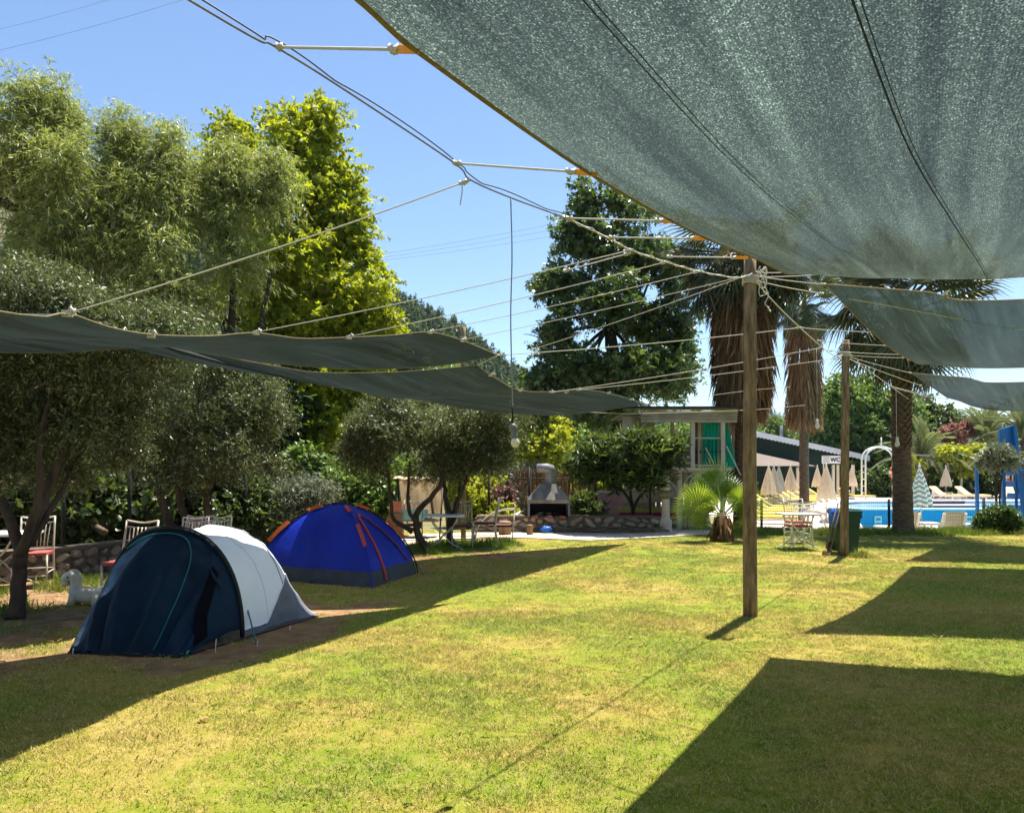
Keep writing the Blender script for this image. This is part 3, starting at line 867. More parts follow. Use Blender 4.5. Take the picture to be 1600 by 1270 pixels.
M['leaf_olive'] = leafmat('leaf_olive', (.028, .040, .012), (.115, .14, .05), (.22, .27, .05), .26, .42, .4, c3=(.36, .37, .21))
M['leaf_willow'] = leafmat('leaf_willow', (.09, .125, .022), (.28, .33, .085), (.48, .54, .08), .40, .45, .35, c3=(.56, .55, .29))
M['leaf_plane'] = leafmat('leaf_plane', (.12, .185, .012), (.24, .30, .014), (.56, .60, .02), .5, .5, .3, c3=(.42, .39, .02))
M['leaf_dark'] = leafmat('leaf_dark', (.022, .050, .014), (.065, .115, .030), (.24, .36, .04), .30, .36, .5, c3=(.20, .25, .08))
M['leaf_green'] = leafmat('leaf_green', (.045, .10, .020), (.10, .19, .035), (.30, .42, .05), .35, .45, .4, c3=(.22, .27, .08))
M['leaf_bush'] = leafmat('leaf_bush', (.013, .032, .008), (.036, .070, .014), (.20, .28, .04), .28, .42, .35, c3=(.12, .15, .05))  # greens darkened to carry the shade of the trees above
M['leaf_lime'] = leafmat('leaf_lime', (.20, .26, .02), (.38, .40, .03), (.6, .6, .03), .45, .5, .3)
M['leaf_loquat'] = leafmat('leaf_loquat', (.012, .030, .009), (.035, .07, .018), (.22, .30, .04), .22, .45, .25, c3=(.22, .28, .07))
M['leaf_topiary'] = leafmat('leaf_topiary', (.02, .05, .012), (.06, .13, .02), (.2, .3, .04), .25, .4, .4)
M['leaf_grey'] = leafmat('leaf_grey', (.10, .12, .08), (.24, .26, .18), (.2, .24, .1), .25, .5, .35)
M['leaf_pink'] = leafmat('leaf_pink', (.16, .17, .07), (.34, .13, .12), (.45, .2, .18), .3, .6, .2, c3=(.55, .22, .22))
M['leaf_russet'] = leafmat('leaf_russet', (.05, .06, .03), (.16, .08, .06), (.2, .1, .08), .3, .5, .3, c3=(.45, .18, .2))
M['leaf_frond'] = leafmat('leaf_frond', (.022, .036, .012), (.055, .075, .022), (.17, .21, .04), .25, .4, .45, c3=(.14, .10, .04))  # greens darkened to carry the backlit look of the crowns
M['leaf_fan'] = leafmat('leaf_fan', (.08, .15, .02), (.16, .26, .035), (.48, .58, .035), .40, .38, .5)
M['leaf_date'] = leafmat('leaf_date', (.10, .13, .05), (.20, .23, .10), (.3, .33, .1), .3, .45, .45)
M['thatch'] = leafmat('dead_frond', (.17, .085, .035), (.36, .21, .10), (.45, .27, .12), .28, .8, .1, c3=(.52, .37, .21))
M['petiole'] = mat('petiole', (.16, .14, .05), (.10, .06, .03), 12, .6)
M['palm_bark'] = mat('palm_bark', (.20, .13, .08), (.06, .038, .025), 6, .95, .9, 18, stretch=(1, 1, 2.5))

OL = dict(twigs=5200, per=11, leaf=.062, width=.017, twig=.26, droop=.25, up=.2, bias=2.6, rough=.35, hang=.15)
def P3(px, py, Y): return at(px, py, Y)
def lobe(px, py, Y, rpx, rpy, ry=None):
    c = at(px, py, Y)
    return (c.x, c.y, c.z, rpx / F * Y, ry if ry else rpx / F * Y * .9, rpy / F * Y)

# olive at the left edge, in front of the wall
b0 = gr(22, 966)
tree('olive_tree', 'olive tree at far left whose forked trunk stands in front of the garden chairs', b0,
     [([b0, at(30, 905, 8.2), at(28, 850, 8.25), at(2, 780, 8.3), at(-25, 700, 8.4)], .085, .04), ([at(28, 885, 8.2), at(48, 830, 8.25), at(75, 760, 8.3), at(105, 690, 8.4), at(140, 630, 8.6)], .07, .03),
      ([at(45, 850, 8.22), at(95, 770, 8.5), at(130, 700, 8.7)], .045, .02), ([at(30, 870, 8.2), at(60, 780, 8.0), at(62, 690, 8.1), at(85, 600, 8.2)], .05, .02)],
     [lobe(20, 600, 8.3, 120, 110), lobe(130, 590, 8.7, 110, 95), lobe(-60, 640, 8.4, 110, 120), lobe(200, 600, 9.0, 80, 70), lobe(90, 680, 8.6, 110, 70), lobe(60, 500, 8.8, 130, 90), lobe(190, 510, 9.2, 100, 60), lobe(180, 690, 9.2, 70, 50), lobe(110, 735, 8.9, 70, 32), lobe(-20, 730, 8.3, 60, 40)],
     dict(OL, twigs=7800), 'bark_olive', 'leaf_olive', 11, group='olive trees', limb_r=.03)
b0 = Vector((at(300, 730, 12.4).x, 12.4, 0))
tree('olive_tree', 'dark olive tree with several slim stems behind the navy and white tent', b0,
     [([b0, at(258, 800, 12.2), at(247, 740, 12.2), at(235, 670, 12.3)], .08, .035), ([b0 + Vector((.15, 0, 0)), at(282, 780, 12.3), at(290, 740, 12.3), at(315, 660, 12.5)], .075, .035), ([b0 + Vector((.25, 0, 0)), at(322, 790, 12.4), at(330, 750, 12.5), at(360, 680, 12.6)], .07, .03)],
     [lobe(255, 640, 12.2, 90, 75), lobe(340, 620, 12.5, 95, 85), lobe(300, 560, 12.8, 110, 70), lobe(395, 660, 12.8, 60, 70), lobe(240, 700, 12.4, 70, 50), lobe(330, 705, 12.3, 80, 50), lobe(410, 590, 13.0, 50, 55), lobe(285, 735, 12.1, 60, 28), lobe(380, 728, 12.5, 60, 32)],
     dict(OL, twigs=6800), 'bark_olive', 'leaf_olive', 12, group='olive trees', limb_r=.035)
b0 = gr(668, 862)
tree('olive_tree', 'olive tree with twisting bare stems beside the blue tent', b0,
     [([b0, at(650, 830, 14.6), at(652, 800, 14.6), at(675, 775, 14.6), at(690, 745, 14.7), at(672, 700, 14.8)], .075, .03), ([at(655, 820, 14.6), at(640, 800, 14.5), at(638, 765, 14.5), at(640, 720, 14.6)], .045, .02),
      ([at(645, 830, 14.6), at(615, 810, 14.5), at(610, 770, 14.5), at(600, 700, 14.6)], .05, .02)],
     [lobe(600, 680, 14.5, 55, 50), lobe(570, 720, 14.6, 40, 40), lobe(650, 670, 14.7, 60, 50), lobe(620, 640, 15, 60, 35), lobe(560, 670, 15, 35, 40)],
     dict(OL, twigs=4200, width=.019, leaf=.068), 'bark_olive', 'leaf_olive', 13, group='olive trees', limb_r=.035)
b0 = gr(706, 856)
tree('olive_tree', 'dense olive tree behind the folding table, left of the hanging bulb', b0,
     [([b0, at(702, 815, 15.3), at(698, 780, 15.3), at(690, 740, 15.4)], .075, .03), ([at(706, 820, 15.3), at(715, 785, 15.3), at(722, 740, 15.4)], .06, .03), ([at(704, 815, 15.3), at(720, 770, 15.4), at(735, 735, 15.5)], .05, .03)],
     [lobe(700, 690, 15.3, 60, 50), lobe(750, 680, 15.5, 55, 52), lobe(720, 640, 15.8, 70, 35), lobe(770, 710, 15.6, 40, 42), lobe(690, 730, 15.4, 45, 30), lobe(785, 665, 15.9, 38, 35)],
     dict(OL, twigs=5000, width=.019, leaf=.068), 'bark_olive', 'leaf_olive', 14, group='olive trees', limb_r=.035)

# tall grey-green willow-like trees behind the fence
WI = dict(twigs=5200, per=14, leaf=.13, width=.020, twig=.6, droop=.5, up=.5, bias=3.0, rough=.4, hang=.4, spread=.65, clump=11, cf=.27)
def willow(px, Y, lobes, label, seed, n=5200):
    rw = np.random.default_rng(seed * 7)
    tops = sorted(lobes, key=lambda l: -(l[2] + l[5]))[:3]
    lobes = lobes + [(l[0] + rw.uniform(-.6, .6) * l[3], l[1], l[2] + l[5] * rw.uniform(.75, 1.1), .28, .28, .75) for l in tops for _ in range(3)]
    b0 = Vector((at(px, 730, Y).x, Y, 0))
    tree('willow_tree', label, b0,
         [([b0, at(px - 8, 640, Y), at(px + 10, 480, Y), at(px, 330, Y)], .16, .04), ([at(px - 4, 700, Y), at(px + 40, 560, Y - .3), at(px + 70, 420, Y - .3)], .10, .03), ([at(px - 4, 690, Y), at(px - 45, 560, Y + .3), at(px - 60, 430, Y)], .10, .03)],
         lobes, dict(WI, twigs=n), 'bark_dark', 'leaf_willow', seed, group='grey green trees behind the left fence', limb_r=.05)
willow(30, 15.5, [lobe(20, 225, 15.5, 75, 70), lobe(80, 265, 15.2, 60, 80), lobe(-50, 280, 15.5, 90, 110), lobe(60, 360, 15.2, 80, 90), lobe(10, 450, 15.2, 110, 80), lobe(100, 225, 15.8, 30, 50)], 'tallest grey green willow at the left edge of the picture', 21, 5600)
willow(205, 16.2, [lobe(195, 265, 16.2, 40, 50), lobe(230, 310, 16, 60, 60), lobe(170, 340, 15.8, 55, 60), lobe(262, 290, 16.4, 35, 40), lobe(210, 410, 15.8, 85, 70), lobe(250, 480, 15.8, 80, 60), lobe(150, 480, 15.8, 70, 60)], 'grey green willow between the tallest willow and the yellow green tree', 22)
willow(355, 17, [lobe(370, 300, 17, 45, 42), lobe(415, 320, 17.2, 36, 45), lobe(330, 340, 16.8, 45, 45), lobe(360, 400, 16.8, 60, 50), lobe(320, 470, 16.8, 60, 45)], 'smaller grey green willow overlapping the yellow green tree', 23, 2600)

# yellow-green plane tree
b0 = Vector((at(405, 730, 22).x, 22, 0))
tree('plane_tree', 'tall sunlit yellow green plane tree left of the open sky', b0,
     [([b0, at(405, 640, 22), at(400, 480, 22), at(440, 300, 22), at(460, 200, 22)], .22, .05), ([at(404, 700, 22), at(430, 560, 21.6), at(500, 450, 21.5), at(540, 380, 21.5)], .12, .04), ([at(404, 660, 22), at(350, 520, 21.6), at(335, 400, 22)], .11, .04)],
     [lobe(455, 200, 22, 60, 55), lobe(360, 220, 22.3, 40, 55), lobe(500, 270, 22, 55, 65), lobe(430, 300, 21.5, 90, 70), lobe(520, 340, 21.8, 55, 60), lobe(470, 390, 21, 90, 70), lobe(545, 460, 21.3, 62, 55), lobe(440, 490, 21, 100, 60), lobe(570, 490, 21.6, 42, 40),
      lobe(540, 640, 21, 70, 60), lobe(480, 590, 20.6, 80, 60), lobe(470, 680, 20, 70, 55), lobe(560, 560, 21.3, 50, 50), lobe(320, 300, 22.3, 40, 60), lobe(585, 505, 21.6, 40, 32), lobe(555, 400, 21.8, 45, 45), lobe(540, 310, 22, 40, 45), lobe(575, 440, 21.8, 36, 40), lobe(490, 200, 22.2, 40, 45)],
     dict(twigs=7400, per=8, leaf=.135, width=.13, twig=.55, shape='star', droop=.3, up=.2, bias=2.8, rough=.45, hang=.35, spread=.9, clump=12, cf=.29), 'bark_dark', 'leaf_plane', 31, limb_r=.07)

# big dark conical tree at centre
b0 = Vector((at(962, 730, 24.5).x, 24.5, 0))
tree('sweetgum_tree', 'big dark green conical tree at centre behind the loquat', b0,
     [([b0, at(962, 700, 24.5), at(958, 550, 24.5), at(945, 420, 24.7), at(930, 310, 24.9)], .27, .05)],
     [lobe(920, 310, 25, 26, 45), lobe(990, 330, 25, 38, 42), lobe(900, 370, 25, 45, 48), lobe(970, 390, 24.6, 60, 55), lobe(1030, 420, 25, 55, 60), lobe(880, 450, 24.6, 55, 50), lobe(950, 480, 24.0, 80, 55), lobe(1040, 510, 24.6, 60, 55),
      lobe(860, 530, 24.6, 55, 50), lobe(930, 560, 23.6, 80, 50), lobe(1020, 590, 24.2, 75, 50), lobe(870, 600, 24.3, 60, 45), lobe(950, 630, 24, 80, 40), lobe(1060, 560, 25, 45, 60), lobe(820, 640, 24.6, 40, 40)],
     dict(twigs=4600, per=8, leaf=.16, width=.14, twig=.5, shape='star', droop=.2, up=.15, bias=2.6, rough=.45, hang=.3, spread=.9, clump=13, cf=.235), 'bark_dark', 'leaf_dark', 41, limb_r=.07)

# loquat with rosettes of long leaves
def rosette_tree(name, label, base, stems, tips, leaf, width, bark, leafm, seed, per=11, cat='tree'):
    rg = np.random.default_rng(seed)
    root = empty(name, tuple(base), 0, label, cat)
    tb = MB(base)
    ends = []
    for pts, r0, r1 in stems:
        sp = spline(pts, 10)
        tb.tube(sp, [r0 + (r1 - r0) * i / 10 for i in range(11)], 8)
        ends += [sp[-1], sp[7]]
    P = np.array(tips)
    for p in tips[::3]:
        e = min(ends, key=lambda q: (q - Vector(p)).length)
        tb.tube(wig(e, p, rg, .08, 5), [.022 * (1 - .6 * i / 5) for i in range(6)], 5)
    tb.build('trunk', M[bark], root)
    n = len(P)
    ax = unit(rg.normal(size=(n, 3)) * .45 + np.array([0, -.15, 1.0]))
    ang = (np.arange(per)[None] * 2.4 + rg.uniform(0, 6.28, (n, 1)))
    e1 = unit(np.cross(ax, np.array([.3, 1, .2])[None])); e2 = np.cross(ax, e1)
    el = rg.uniform(-.25, .9, (n, per))
    d = (e1[:, None] * np.cos(ang)[..., None] + e2[:, None] * np.sin(ang)[..., None]) * np.cos(el)[..., None] + ax[:, None] * np.sin(el)[..., None]
    d = d.reshape(-1, 3); pos = np.repeat(P, per, 0) + d * .02 - np.repeat(ax, per, 0) * rg.uniform(0, .12, (n * per, 1))
    v, f = leaf_geometry(rg, pos, d, np.repeat(ax, per, 0) + rg.normal(size=(n * per, 3)) * .25, leaf, width, 'broad')
    link('crown', np_mesh('crown', v - np.array(base)[None], f), M[leafm], root)
    return root
rg_ = np.random.default_rng(5)
b0 = gr(988, 826)
tp, _, _ = lobe_points(rg_, [lobe(930, 712, 18.8, 45, 32), lobe(985, 700, 18.6, 55, 34), lobe(1040, 704, 18.8, 32, 26), lobe(955, 738, 18.8, 55, 26), lobe(1012, 742, 18.9, 36, 24), lobe(902, 728, 19, 22, 20)], 430, 3.0, .25, 3.)
rosette_tree('loquat_tree', 'low loquat tree with rosettes of long leaves behind the stone wall', b0,
     [([b0, at(990, 800, 19.8), at(983, 780, 19.6), at(960, 750, 19.2)], .06, .03), ([at(988, 800, 19.8), at(1000, 775, 19.6), at(1030, 745, 19.2)], .045, .025), ([at(988, 795, 19.8), at(985, 760, 19.4), at(990, 720, 19)], .04, .02)],
     [tuple(p) for p in tp], .25, .06, 'bark_dark', 'leaf_loquat', 51, 13)
b0 = Vector((at(912, 730, 19.6).x, 19.6, .35))
tp, _, _ = lobe_points(rg_, [lobe(905, 790, 19.6, 22, 18), lobe(935, 795, 19.7, 18, 12), lobe(915, 775, 19.8, 12, 12)], 90, 3.0, .25, 3.)
rosette_tree('oleander_bush', 'dark leafy bush between the brick barbecue and the loquat trunk', b0, [([b0, b0 + Vector((0, 0, .25)), at(910, 785, 19.6)], .025, .012)], [tuple(p) for p in tp], .19, .05, 'bark_dark', 'leaf_loquat', 52, cat='bush')

# shrubs along the fences and behind
def bush(name, label, px, Y, lobes, leafm, seed, leaf=.10, width=.06, twigs=1500, per=8, shape='broad', group=None, z=0.0, twig=.35, cat='bush', stem=.03):
    b0 = Vector((at(px, 730, Y).x, Y, z))
    c = Vector(lobes[0][:3])
    return tree(name, label, b0, [([b0, b0.lerp(c, .5) + Vector((.05, 0, 0)), c], stem, stem * .5)], lobes,
                dict(twigs=twigs, per=per, leaf=leaf, width=width, twig=twig, shape=shape, droop=.3, up=.15, bias=2.8, rough=.35, hang=.25, spread=.9, clump=6, cf=.42), 'bark_dark', leafm, seed, cat, group, limb_r=.02, sub=1)
BG = 'shrubs growing behind the left fence'
bush('fig_bush', 'broad leaved fig bush at the left edge behind the mesh fence', 60, 13.2, [lobe(40, 740, 13.2, 80, 60), lobe(110, 770, 13.0, 70, 45), lobe(-30, 780, 13, 70, 60), lobe(90, 820, 12.8, 70, 30)], 'leaf_bush', 61, .16, .13, 1500, 6, group=BG)
bush('fig_bush', 'broad leaved fig bush behind the fence above the animal ride', 180, 14, [lobe(170, 760, 14, 60, 50), lobe(215, 790, 13.8, 50, 35), lobe(140, 810, 13.6, 60, 30), lobe(230, 720, 14.4, 60, 50)], 'leaf_bush', 62, .16, .13, 1500, 6, group=BG)
bush('laurel_bush', 'dark bush behind the row of four white chairs', 330, 15.5, [lobe(300, 760, 15.5, 70, 45), lobe(370, 750, 15.5, 60, 55), lobe(340, 800, 15, 70, 30), lobe(270, 800, 15, 50, 30)], 'leaf_bush', 63, .13, .08, 1500, 7, group=BG)
bush('oleaster_bush', 'pale silvery bush left of the blue tent', 450, 15.6, [lobe(450, 790, 15.6, 45, 32), lobe(480, 770, 15.8, 30, 25), lobe(420, 805, 15.5, 25, 22)], 'leaf_grey', 64, .07, .025, 2200, 9, 'lance', group=BG)
bush('laurel_bush', 'sunlit green bush behind the top of the blue tent', 530, 18, [lobe(530, 770, 18, 55, 40), lobe(580, 780, 18.2, 45, 35), lobe(500, 740, 18.4, 40, 40), lobe(600, 750, 18.6, 40, 40)], 'leaf_green', 65, .14, .09, 1500, 7, group=BG)
bush('golden_bush', 'bright lime yellow bush behind the arched garden chair', 745, 20.5, [lobe(740, 780, 20.5, 34, 26), lobe(715, 765, 20.6, 22, 22), lobe(775, 798, 20.2, 26, 12), lobe(760, 765, 20.8, 20, 18)], 'leaf_lime', 66, .14, .08, 900, 7)
bush('juniper_bush', 'grey green bush between the lime bush and the barbecue', 800, 21.5, [lobe(800, 770, 21.5, 24, 34), lobe(780, 750, 21.8, 22, 26), lobe(818, 745, 22, 20, 26)], 'leaf_grey', 67, .09, .03, 1300, 8, 'lance')
bush('reddish_bush', 'small reddish bush with pink flowers left of the barbecue', 785, 20.3, [lobe(785, 783, 20.3, 10, 12), lobe(792, 772, 20.3, 8, 8)], 'leaf_russet', 68, .10, .06, 200, 6)
for i, (px, py, Y, rx, ry, lm, lab) in enumerate([
        (840, 680, 33, 40, 30, 'leaf_lime', 'yellow green tree far behind the barbecue chimney'),
        (890, 690, 36, 45, 30, 'leaf_green', 'green tree far behind the barbecue, under the dark tree'),
        (760, 640, 38, 45, 40, 'leaf_green', 'green tree far behind the dense olive'),
        (930, 760, 31, 30, 22, 'leaf_lime', 'sunlit yellow bush seen beside the dark tree trunk'),
        (1040, 670, 60, 70, 26, 'leaf_green', 'far green tree seen through the playhouse opening'),
        (690, 600, 40, 50, 45, 'leaf_green', 'green tree on the slope above the olive trees'),
        (620, 610, 34, 50, 60, 'leaf_bush', 'dark green tree between the plane tree and the slope')]):
    bush('garden_tree', lab, px, Y, [lobe(px, py, Y, rx, ry), lobe(px + rx * .6, py + ry * .5, Y, rx * .6, ry * .7), lobe(px - rx * .6, py + ry * .6, Y + .5, rx * .6, ry * .7), lobe(px, py + ry * 1.6, Y, rx * .8, ry * .7)], lm, 70 + i, .20, .14, 1100, 8, group='background garden trees', twig=.7, cat='tree', stem=.12, z=0 if px < 1000 else -1)
# dense planting behind the fence so that no horizon shows
for i, (px, Y, h, lab) in enumerate([(-60, 19, 520, 'dark tree in the gap behind the leftmost willow'), (130, 20, 540, 'dark tree behind the fig bushes at left'), (270, 21, 560, 'dark tree behind the second willow'), (400, 20, 610, 'dark tree behind the silvery bush'), (520, 27, 650, 'dark tree low behind the plane tree')]):
    bush('understorey_tree', lab, px, Y, [lobe(px, h, Y, 75, 60), lobe(px + 55, h + 80, Y - .3, 75, 65), lobe(px - 55, h + 90, Y + .3, 75, 65), lobe(px + 10, h + 170, Y - .5, 90, 60)], 'leaf_bush', 90 + i, .19, .12, 1800, 8, group='dark trees behind the left fence', twig=.6, cat='tree', stem=.12)

# right-hand trees behind the pool
RG = 'trees behind the pool'
DB = -.4
def bigtree(px, Y, lobes, label, seed, lm='leaf_green', n=2600, leaf=.26, width=.18):
    return bush('broadleaf_tree', label, px, Y, lobes, lm, seed, leaf, width, n, 8, group=RG, z=DB, twig=.8, cat='tree', stem=.22)
bigtree(1310, 56, [lobe(1300, 640, 56, 40, 42), lobe(1330, 620, 56, 42, 35), lobe(1290, 690, 56, 40, 40), lobe(1340, 680, 56, 40, 45), lobe(1320, 730, 55, 45, 30)], 'leafy green tree directly behind the toilet block roof', 101)
bigtree(1385, 57, [lobe(1375, 620, 57, 40, 38), lobe(1400, 660, 56, 42, 45), lobe(1360, 690, 56, 36, 40), lobe(1400, 725, 55, 45, 30)], 'leafy green tree behind the white garden arch', 102)
bigtree(1450, 60, [lobe(1455, 650, 60, 36, 28), lobe(1485, 665, 60, 26, 26), lobe(1440, 690, 59, 36, 36), lobe(1470, 720, 58, 40, 30)], 'lower dark green tree right of the pool palm', 103, 'leaf_bush')
bigtree(1250, 85, [lobe(1205, 672, 85, 26, 16), lobe(1190, 690, 85, 28, 16), lobe(1235, 690, 85, 22, 14)], 'distant pale tree above the toilet block ridge', 104, n=1200)
bigtree(1610, 62, [lobe(1590, 655, 62, 50, 22), lobe(1640, 660, 62, 40, 40), lobe(1560, 680, 62, 40, 26)], 'tree behind the blue slide at the right edge', 105, 'leaf_date', 1500)
for i, (px, py, Y, rx, ry, lm, lab) in enumerate([
        (1350, 755, 52, 22, 24, 'leaf_bush', 'dark hedge shrub left of the white arch'), (1425, 757, 51, 22, 22, 'leaf_bush', 'dark shrub behind the pool palm'),
        (1462, 757, 51.5, 20, 20, 'leaf_bush', 'hedge shrub behind the striped parasol'), (1500, 750, 51, 20, 26, 'leaf_bush', 'hedge shrub behind the far beige parasol'), (1535, 755, 51, 24, 22, 'leaf_bush', 'dark hedge shrub behind the far sunbeds'), (1580, 758, 51, 28, 22, 'leaf_bush', 'dark hedge shrub behind the slide steps'),
        (1384, 752, 53, 20, 26, 'leaf_topiary', 'shrub standing in for the dark opening inside the white arch')]):  # last shrub is added to fill the dark entrance in the arch
    bush('hedge_shrub', lab, px, Y, [lobe(px, py, Y, rx, ry), lobe(px + rx * .5, py + 8, Y - .4, rx * .7, ry * .6)], lm, 110 + i, .2, .12, 700, 7, group='hedge shrubs behind the pool', z=DB, twig=.5)
bush('bougainvillea', 'pink and red flowering bougainvillea behind the pool pergola', 1500, 54, [lobe(1495, 678, 54, 20, 14), lobe(1515, 666, 54, 16, 7), lobe(1487, 695, 54, 12, 10)], 'leaf_pink', 120, .2, .15, 700, 7, z=DB, twig=.5)
bush('vine', 'bright yellow green vine covering the pool pergola', 1520, 49, [lobe(1500, 706, 49, 32, 9), lobe(1545, 706, 49, 30, 9), lobe(1525, 716, 49, 36, 8), lobe(1515, 735, 49, 10, 14), lobe(1428, 735, 49, 8, 24)], 'leaf_lime', 121, .2, .15, 900, 7, z=DB, twig=.5, cat='climbing plant')
bush('ball_shrub', 'round clipped green shrub at the lawn edge under the slide', 1557, 18.6, [lobe(1556, 814, 18.6, 31, 26), lobe(1566, 806, 18.6, 22, 18)], 'leaf_topiary', 122, .06, .028, 4200, 8, 'lance', twig=.16)
b0 = Vector((at(1560, 730, 20.4).x, 20.4, 0))
tree('oleander_tree', 'small standard tree with grey green tufted leaves beside the slide', b0, [([b0, at(1556, 770, 20.4), at(1558, 730, 20.4)], .035, .025), ([b0 + Vector((.1, 0, 0)), at(1562, 775, 20.4), at(1566, 735, 20.4)], .03, .02)],
     [lobe(1556, 712, 20.4, 22, 14), lobe(1540, 720, 20.4, 14, 9), lobe(1576, 718, 20.4, 14, 12)], dict(twigs=500, per=9, leaf=.16, width=.035, twig=.2, shape='lance', droop=.2, up=.3, bias=3, rough=.3), 'bark_dark', 'leaf_grey', 123, limb_r=.015)

# ------------------------------------------------------------------ palms
def fan_mesh(name, pet, rad, nseg=30, arc=125, droop=.35, fold=.04, curl=0.0):
    vs = []; fs = []
    def add(vv, ff):
        n = len(vs); vs.extend(vv); fs.extend([tuple(n + i for i in f) for f in ff])
    # petiole
    w = .018 * rad + .008
    n = 6
    ring = []
    for i in range(n + 1):
        x = pet * i / n; z = -.06 * pet * (i / n) ** 2
        for a in range(3):
            t = 2.09 * a + .5
            ring.append((x, w * math.cos(t), z + w * math.sin(t)))
    add(ring, [(i * 3 + a, i * 3 + (a + 1) % 3, (i + 1) * 3 + (a + 1) % 3, (i + 1) * 3 + a) for i in range(n) for a in range(3)])
    hz = -.06 * pet
    rr = random.Random(name)
    for k in range(nseg):
        a = R(-arc + 2 * arc * (k + .5) / nseg)
        L = rad * (1 - .18 * (abs(a) / R(arc)) ** 2) * rr.uniform(.92, 1.05)
        da = R(arc) / nseg * .92
        def pt(r, off, up):
            x = r * math.cos(a + off); y = r * math.sin(a + off)
            z = hz + up - droop * rad * (r / rad) ** 3 * (.7 + .5 * (1 - math.cos(a))) - curl * abs(y)
            return (pet + x, y, z)
        add([pt(.02 * rad, 0, 0), pt(L * .48, -da * .82, -fold * rad * .3), pt(L * .5, 0, fold * rad * .6), pt(L * .48, da * .82, -fold * rad * .3), pt(L * .78, -da * .30, 0), pt(L * .78, da * .30, 0), pt(L, rr.uniform(-.01, .01), -.05 * rad * rr.random())],
            [(0, 1, 2), (0, 2, 3), (1, 4, 2), (2, 5, 3), (2, 4, 5), (4, 6, 5)])
    me = bpy.data.meshes.new(name); me.from_pydata(vs, [], fs); me.update()
    return me
fan_live = [fan_mesh('fan_a', 1.0, .95, 32, 118, .55), fan_mesh('fan_b', .85, 1.0, 30, 125, .75), fan_mesh('fan_c', 1.1, .9, 30, 110, .35)]
def skirt_mesh(rg, z0, z1, r0, r1, n, L=.9):
    """dead fronds hanging down the trunk; narrow strips"""
    z = rg.uniform(0, 1, n) ** .8
    ang = rg.uniform(0, 6.283, n)
    top = z0 + (z1 - z0) * (1 - z) + .0
    rad = (r0 + (r1 - r0) * z) * rg.uniform(.45, 1.05, n)
    base = np.stack([rad * .75 * np.cos(ang), rad * .75 * np.sin(ang), top], -1)
    ln = L * rg.uniform(.35, 1.6, n)
    tip = np.stack([rad * 1.05 * np.cos(ang + rg.normal(0, .08, n)), rad * 1.05 * np.sin(ang + rg.normal(0, .08, n)), np.maximum(top - ln, z0 - .25 - rg.uniform(0, .5, n))], -1)
    tip += rg.normal(0, .05, (n, 3)) * np.array([1, 1, 0])
    d = tip - base
    nr = np.stack([np.cos(ang), np.sin(ang), np.zeros(n)], -1) + rg.normal(0, .5, (n, 3))
    s = unit(np.cross(unit(d), nr)) * (rg.uniform(.012, .05, n))[:, None]
    v = np.stack([base - s * .5, base + s * .5, base + d * .6 + s * .5 + nr * .03, tip, base + d * .6 - s * .5 + nr * .03], 1)
    f = np.arange(n)[:, None] * 5 + np.arange(5)[None]
    return v.reshape(-1, 3), f

def washingtonia(label, base, H, r, skirt, sk_r, nfr, spread, seed, frscale=1.0, bases=(), lowfr=False):
    rg = np.random.default_rng(seed)
    root = empty('fan_palm', tuple(base), 0, label, 'palm', 'tall fan palms')
    tb = MB()
    nseg = 40; pts = []; rs = []
    for i in range(nseg + 1):
        t = i / nseg
        pts.append((.04 * math.sin(t * 3 + seed), .03 * math.sin(t * 4), H * t))
        rs.append(r * (1.18 - .30 * min(1, t * 1.6)) * (1 + .05 * (i % 2)) * (1.3 if i == 0 else 1))
    tb.tube(pts, rs, 14)
    tb.build('trunk', M['palm_bark'], root)
    if bases:
        bb = MB()
        z = bases[0]; k = 0
        while z < bases[1]:
            for a in range(9):
                an = a * 6.283 / 9 + k * .35
                u = Vector((math.cos(an), math.sin(an), 0)); s = Vector((-u.y, u.x, 0))
                p = u * (r * .82) + Vector((0, 0, z))
                bb.add([p - s * .07, p + s * .07, p + u * .075 + s * .035 + Vector((0, 0, .15)), p + u * .075 - s * .035 + Vector((0, 0, .15)), p + Vector((0, 0, .13))], [(0, 1, 2, 3), (3, 2, 4), (1, 4, 2), (0, 3, 4)])
            z += .085; k += 1
        tag(bb.build('leaf_bases', M['palm_bark'], root), kind='stuff')
    if skirt:
        v, f = skirt_mesh(rg, skirt[0], skirt[1], sk_r[0], sk_r[1], skirt[2])
        tag(link('dead_frond_skirt', np_mesh('skirt', v, f), M['thatch'], root), kind='stuff')
    for i in range(nfr):
        o = link('frond', fan_live[i % 3], M['leaf_frond'], root)
        el = rg.uniform(-75, 50) if lowfr else rg.uniform(-60, 60)
        az = i * 137.5 + rg.uniform(-15, 15)
        o.location = (0, 0, H - .1 + rg.uniform(-.25, .25))
        o.rotation_euler = (R(rg.uniform(-25, 25)), -R(el), R(az))
        s = frscale * rg.uniform(.85, 1.15); o.scale = (s, s, s)
    return root
washingtonia('tall fan palm with a wide brown skirt of dead fronds behind the near pole', Vector((at(1160, 730, 21.5).x, 21.5, -.4)), 8.1, .22, (3.75, 8.2, 4600), (1.02, .72), 56, 1, 201, 1.25, lowfr=True)
washingtonia('farther fan palm with a narrow brown skirt right of the near pole', Vector((at(1256, 730, 37).x, 37, -.4)), 10.0, .185, (4.2, 9.6, 2400), (.90, .84), 34, 1, 202, 1.15, bases=(.3, 4.6))
washingtonia('thick trunked fan palm standing at the pool fence', Vector((at(1409, 730, 18.6).x, 18.6, 0)), 5.6, .205, (4.9, 5.8, 180), (.5, .5), 46, 1, 203, 1.2, bases=(2.0, 5.3), lowfr=True)
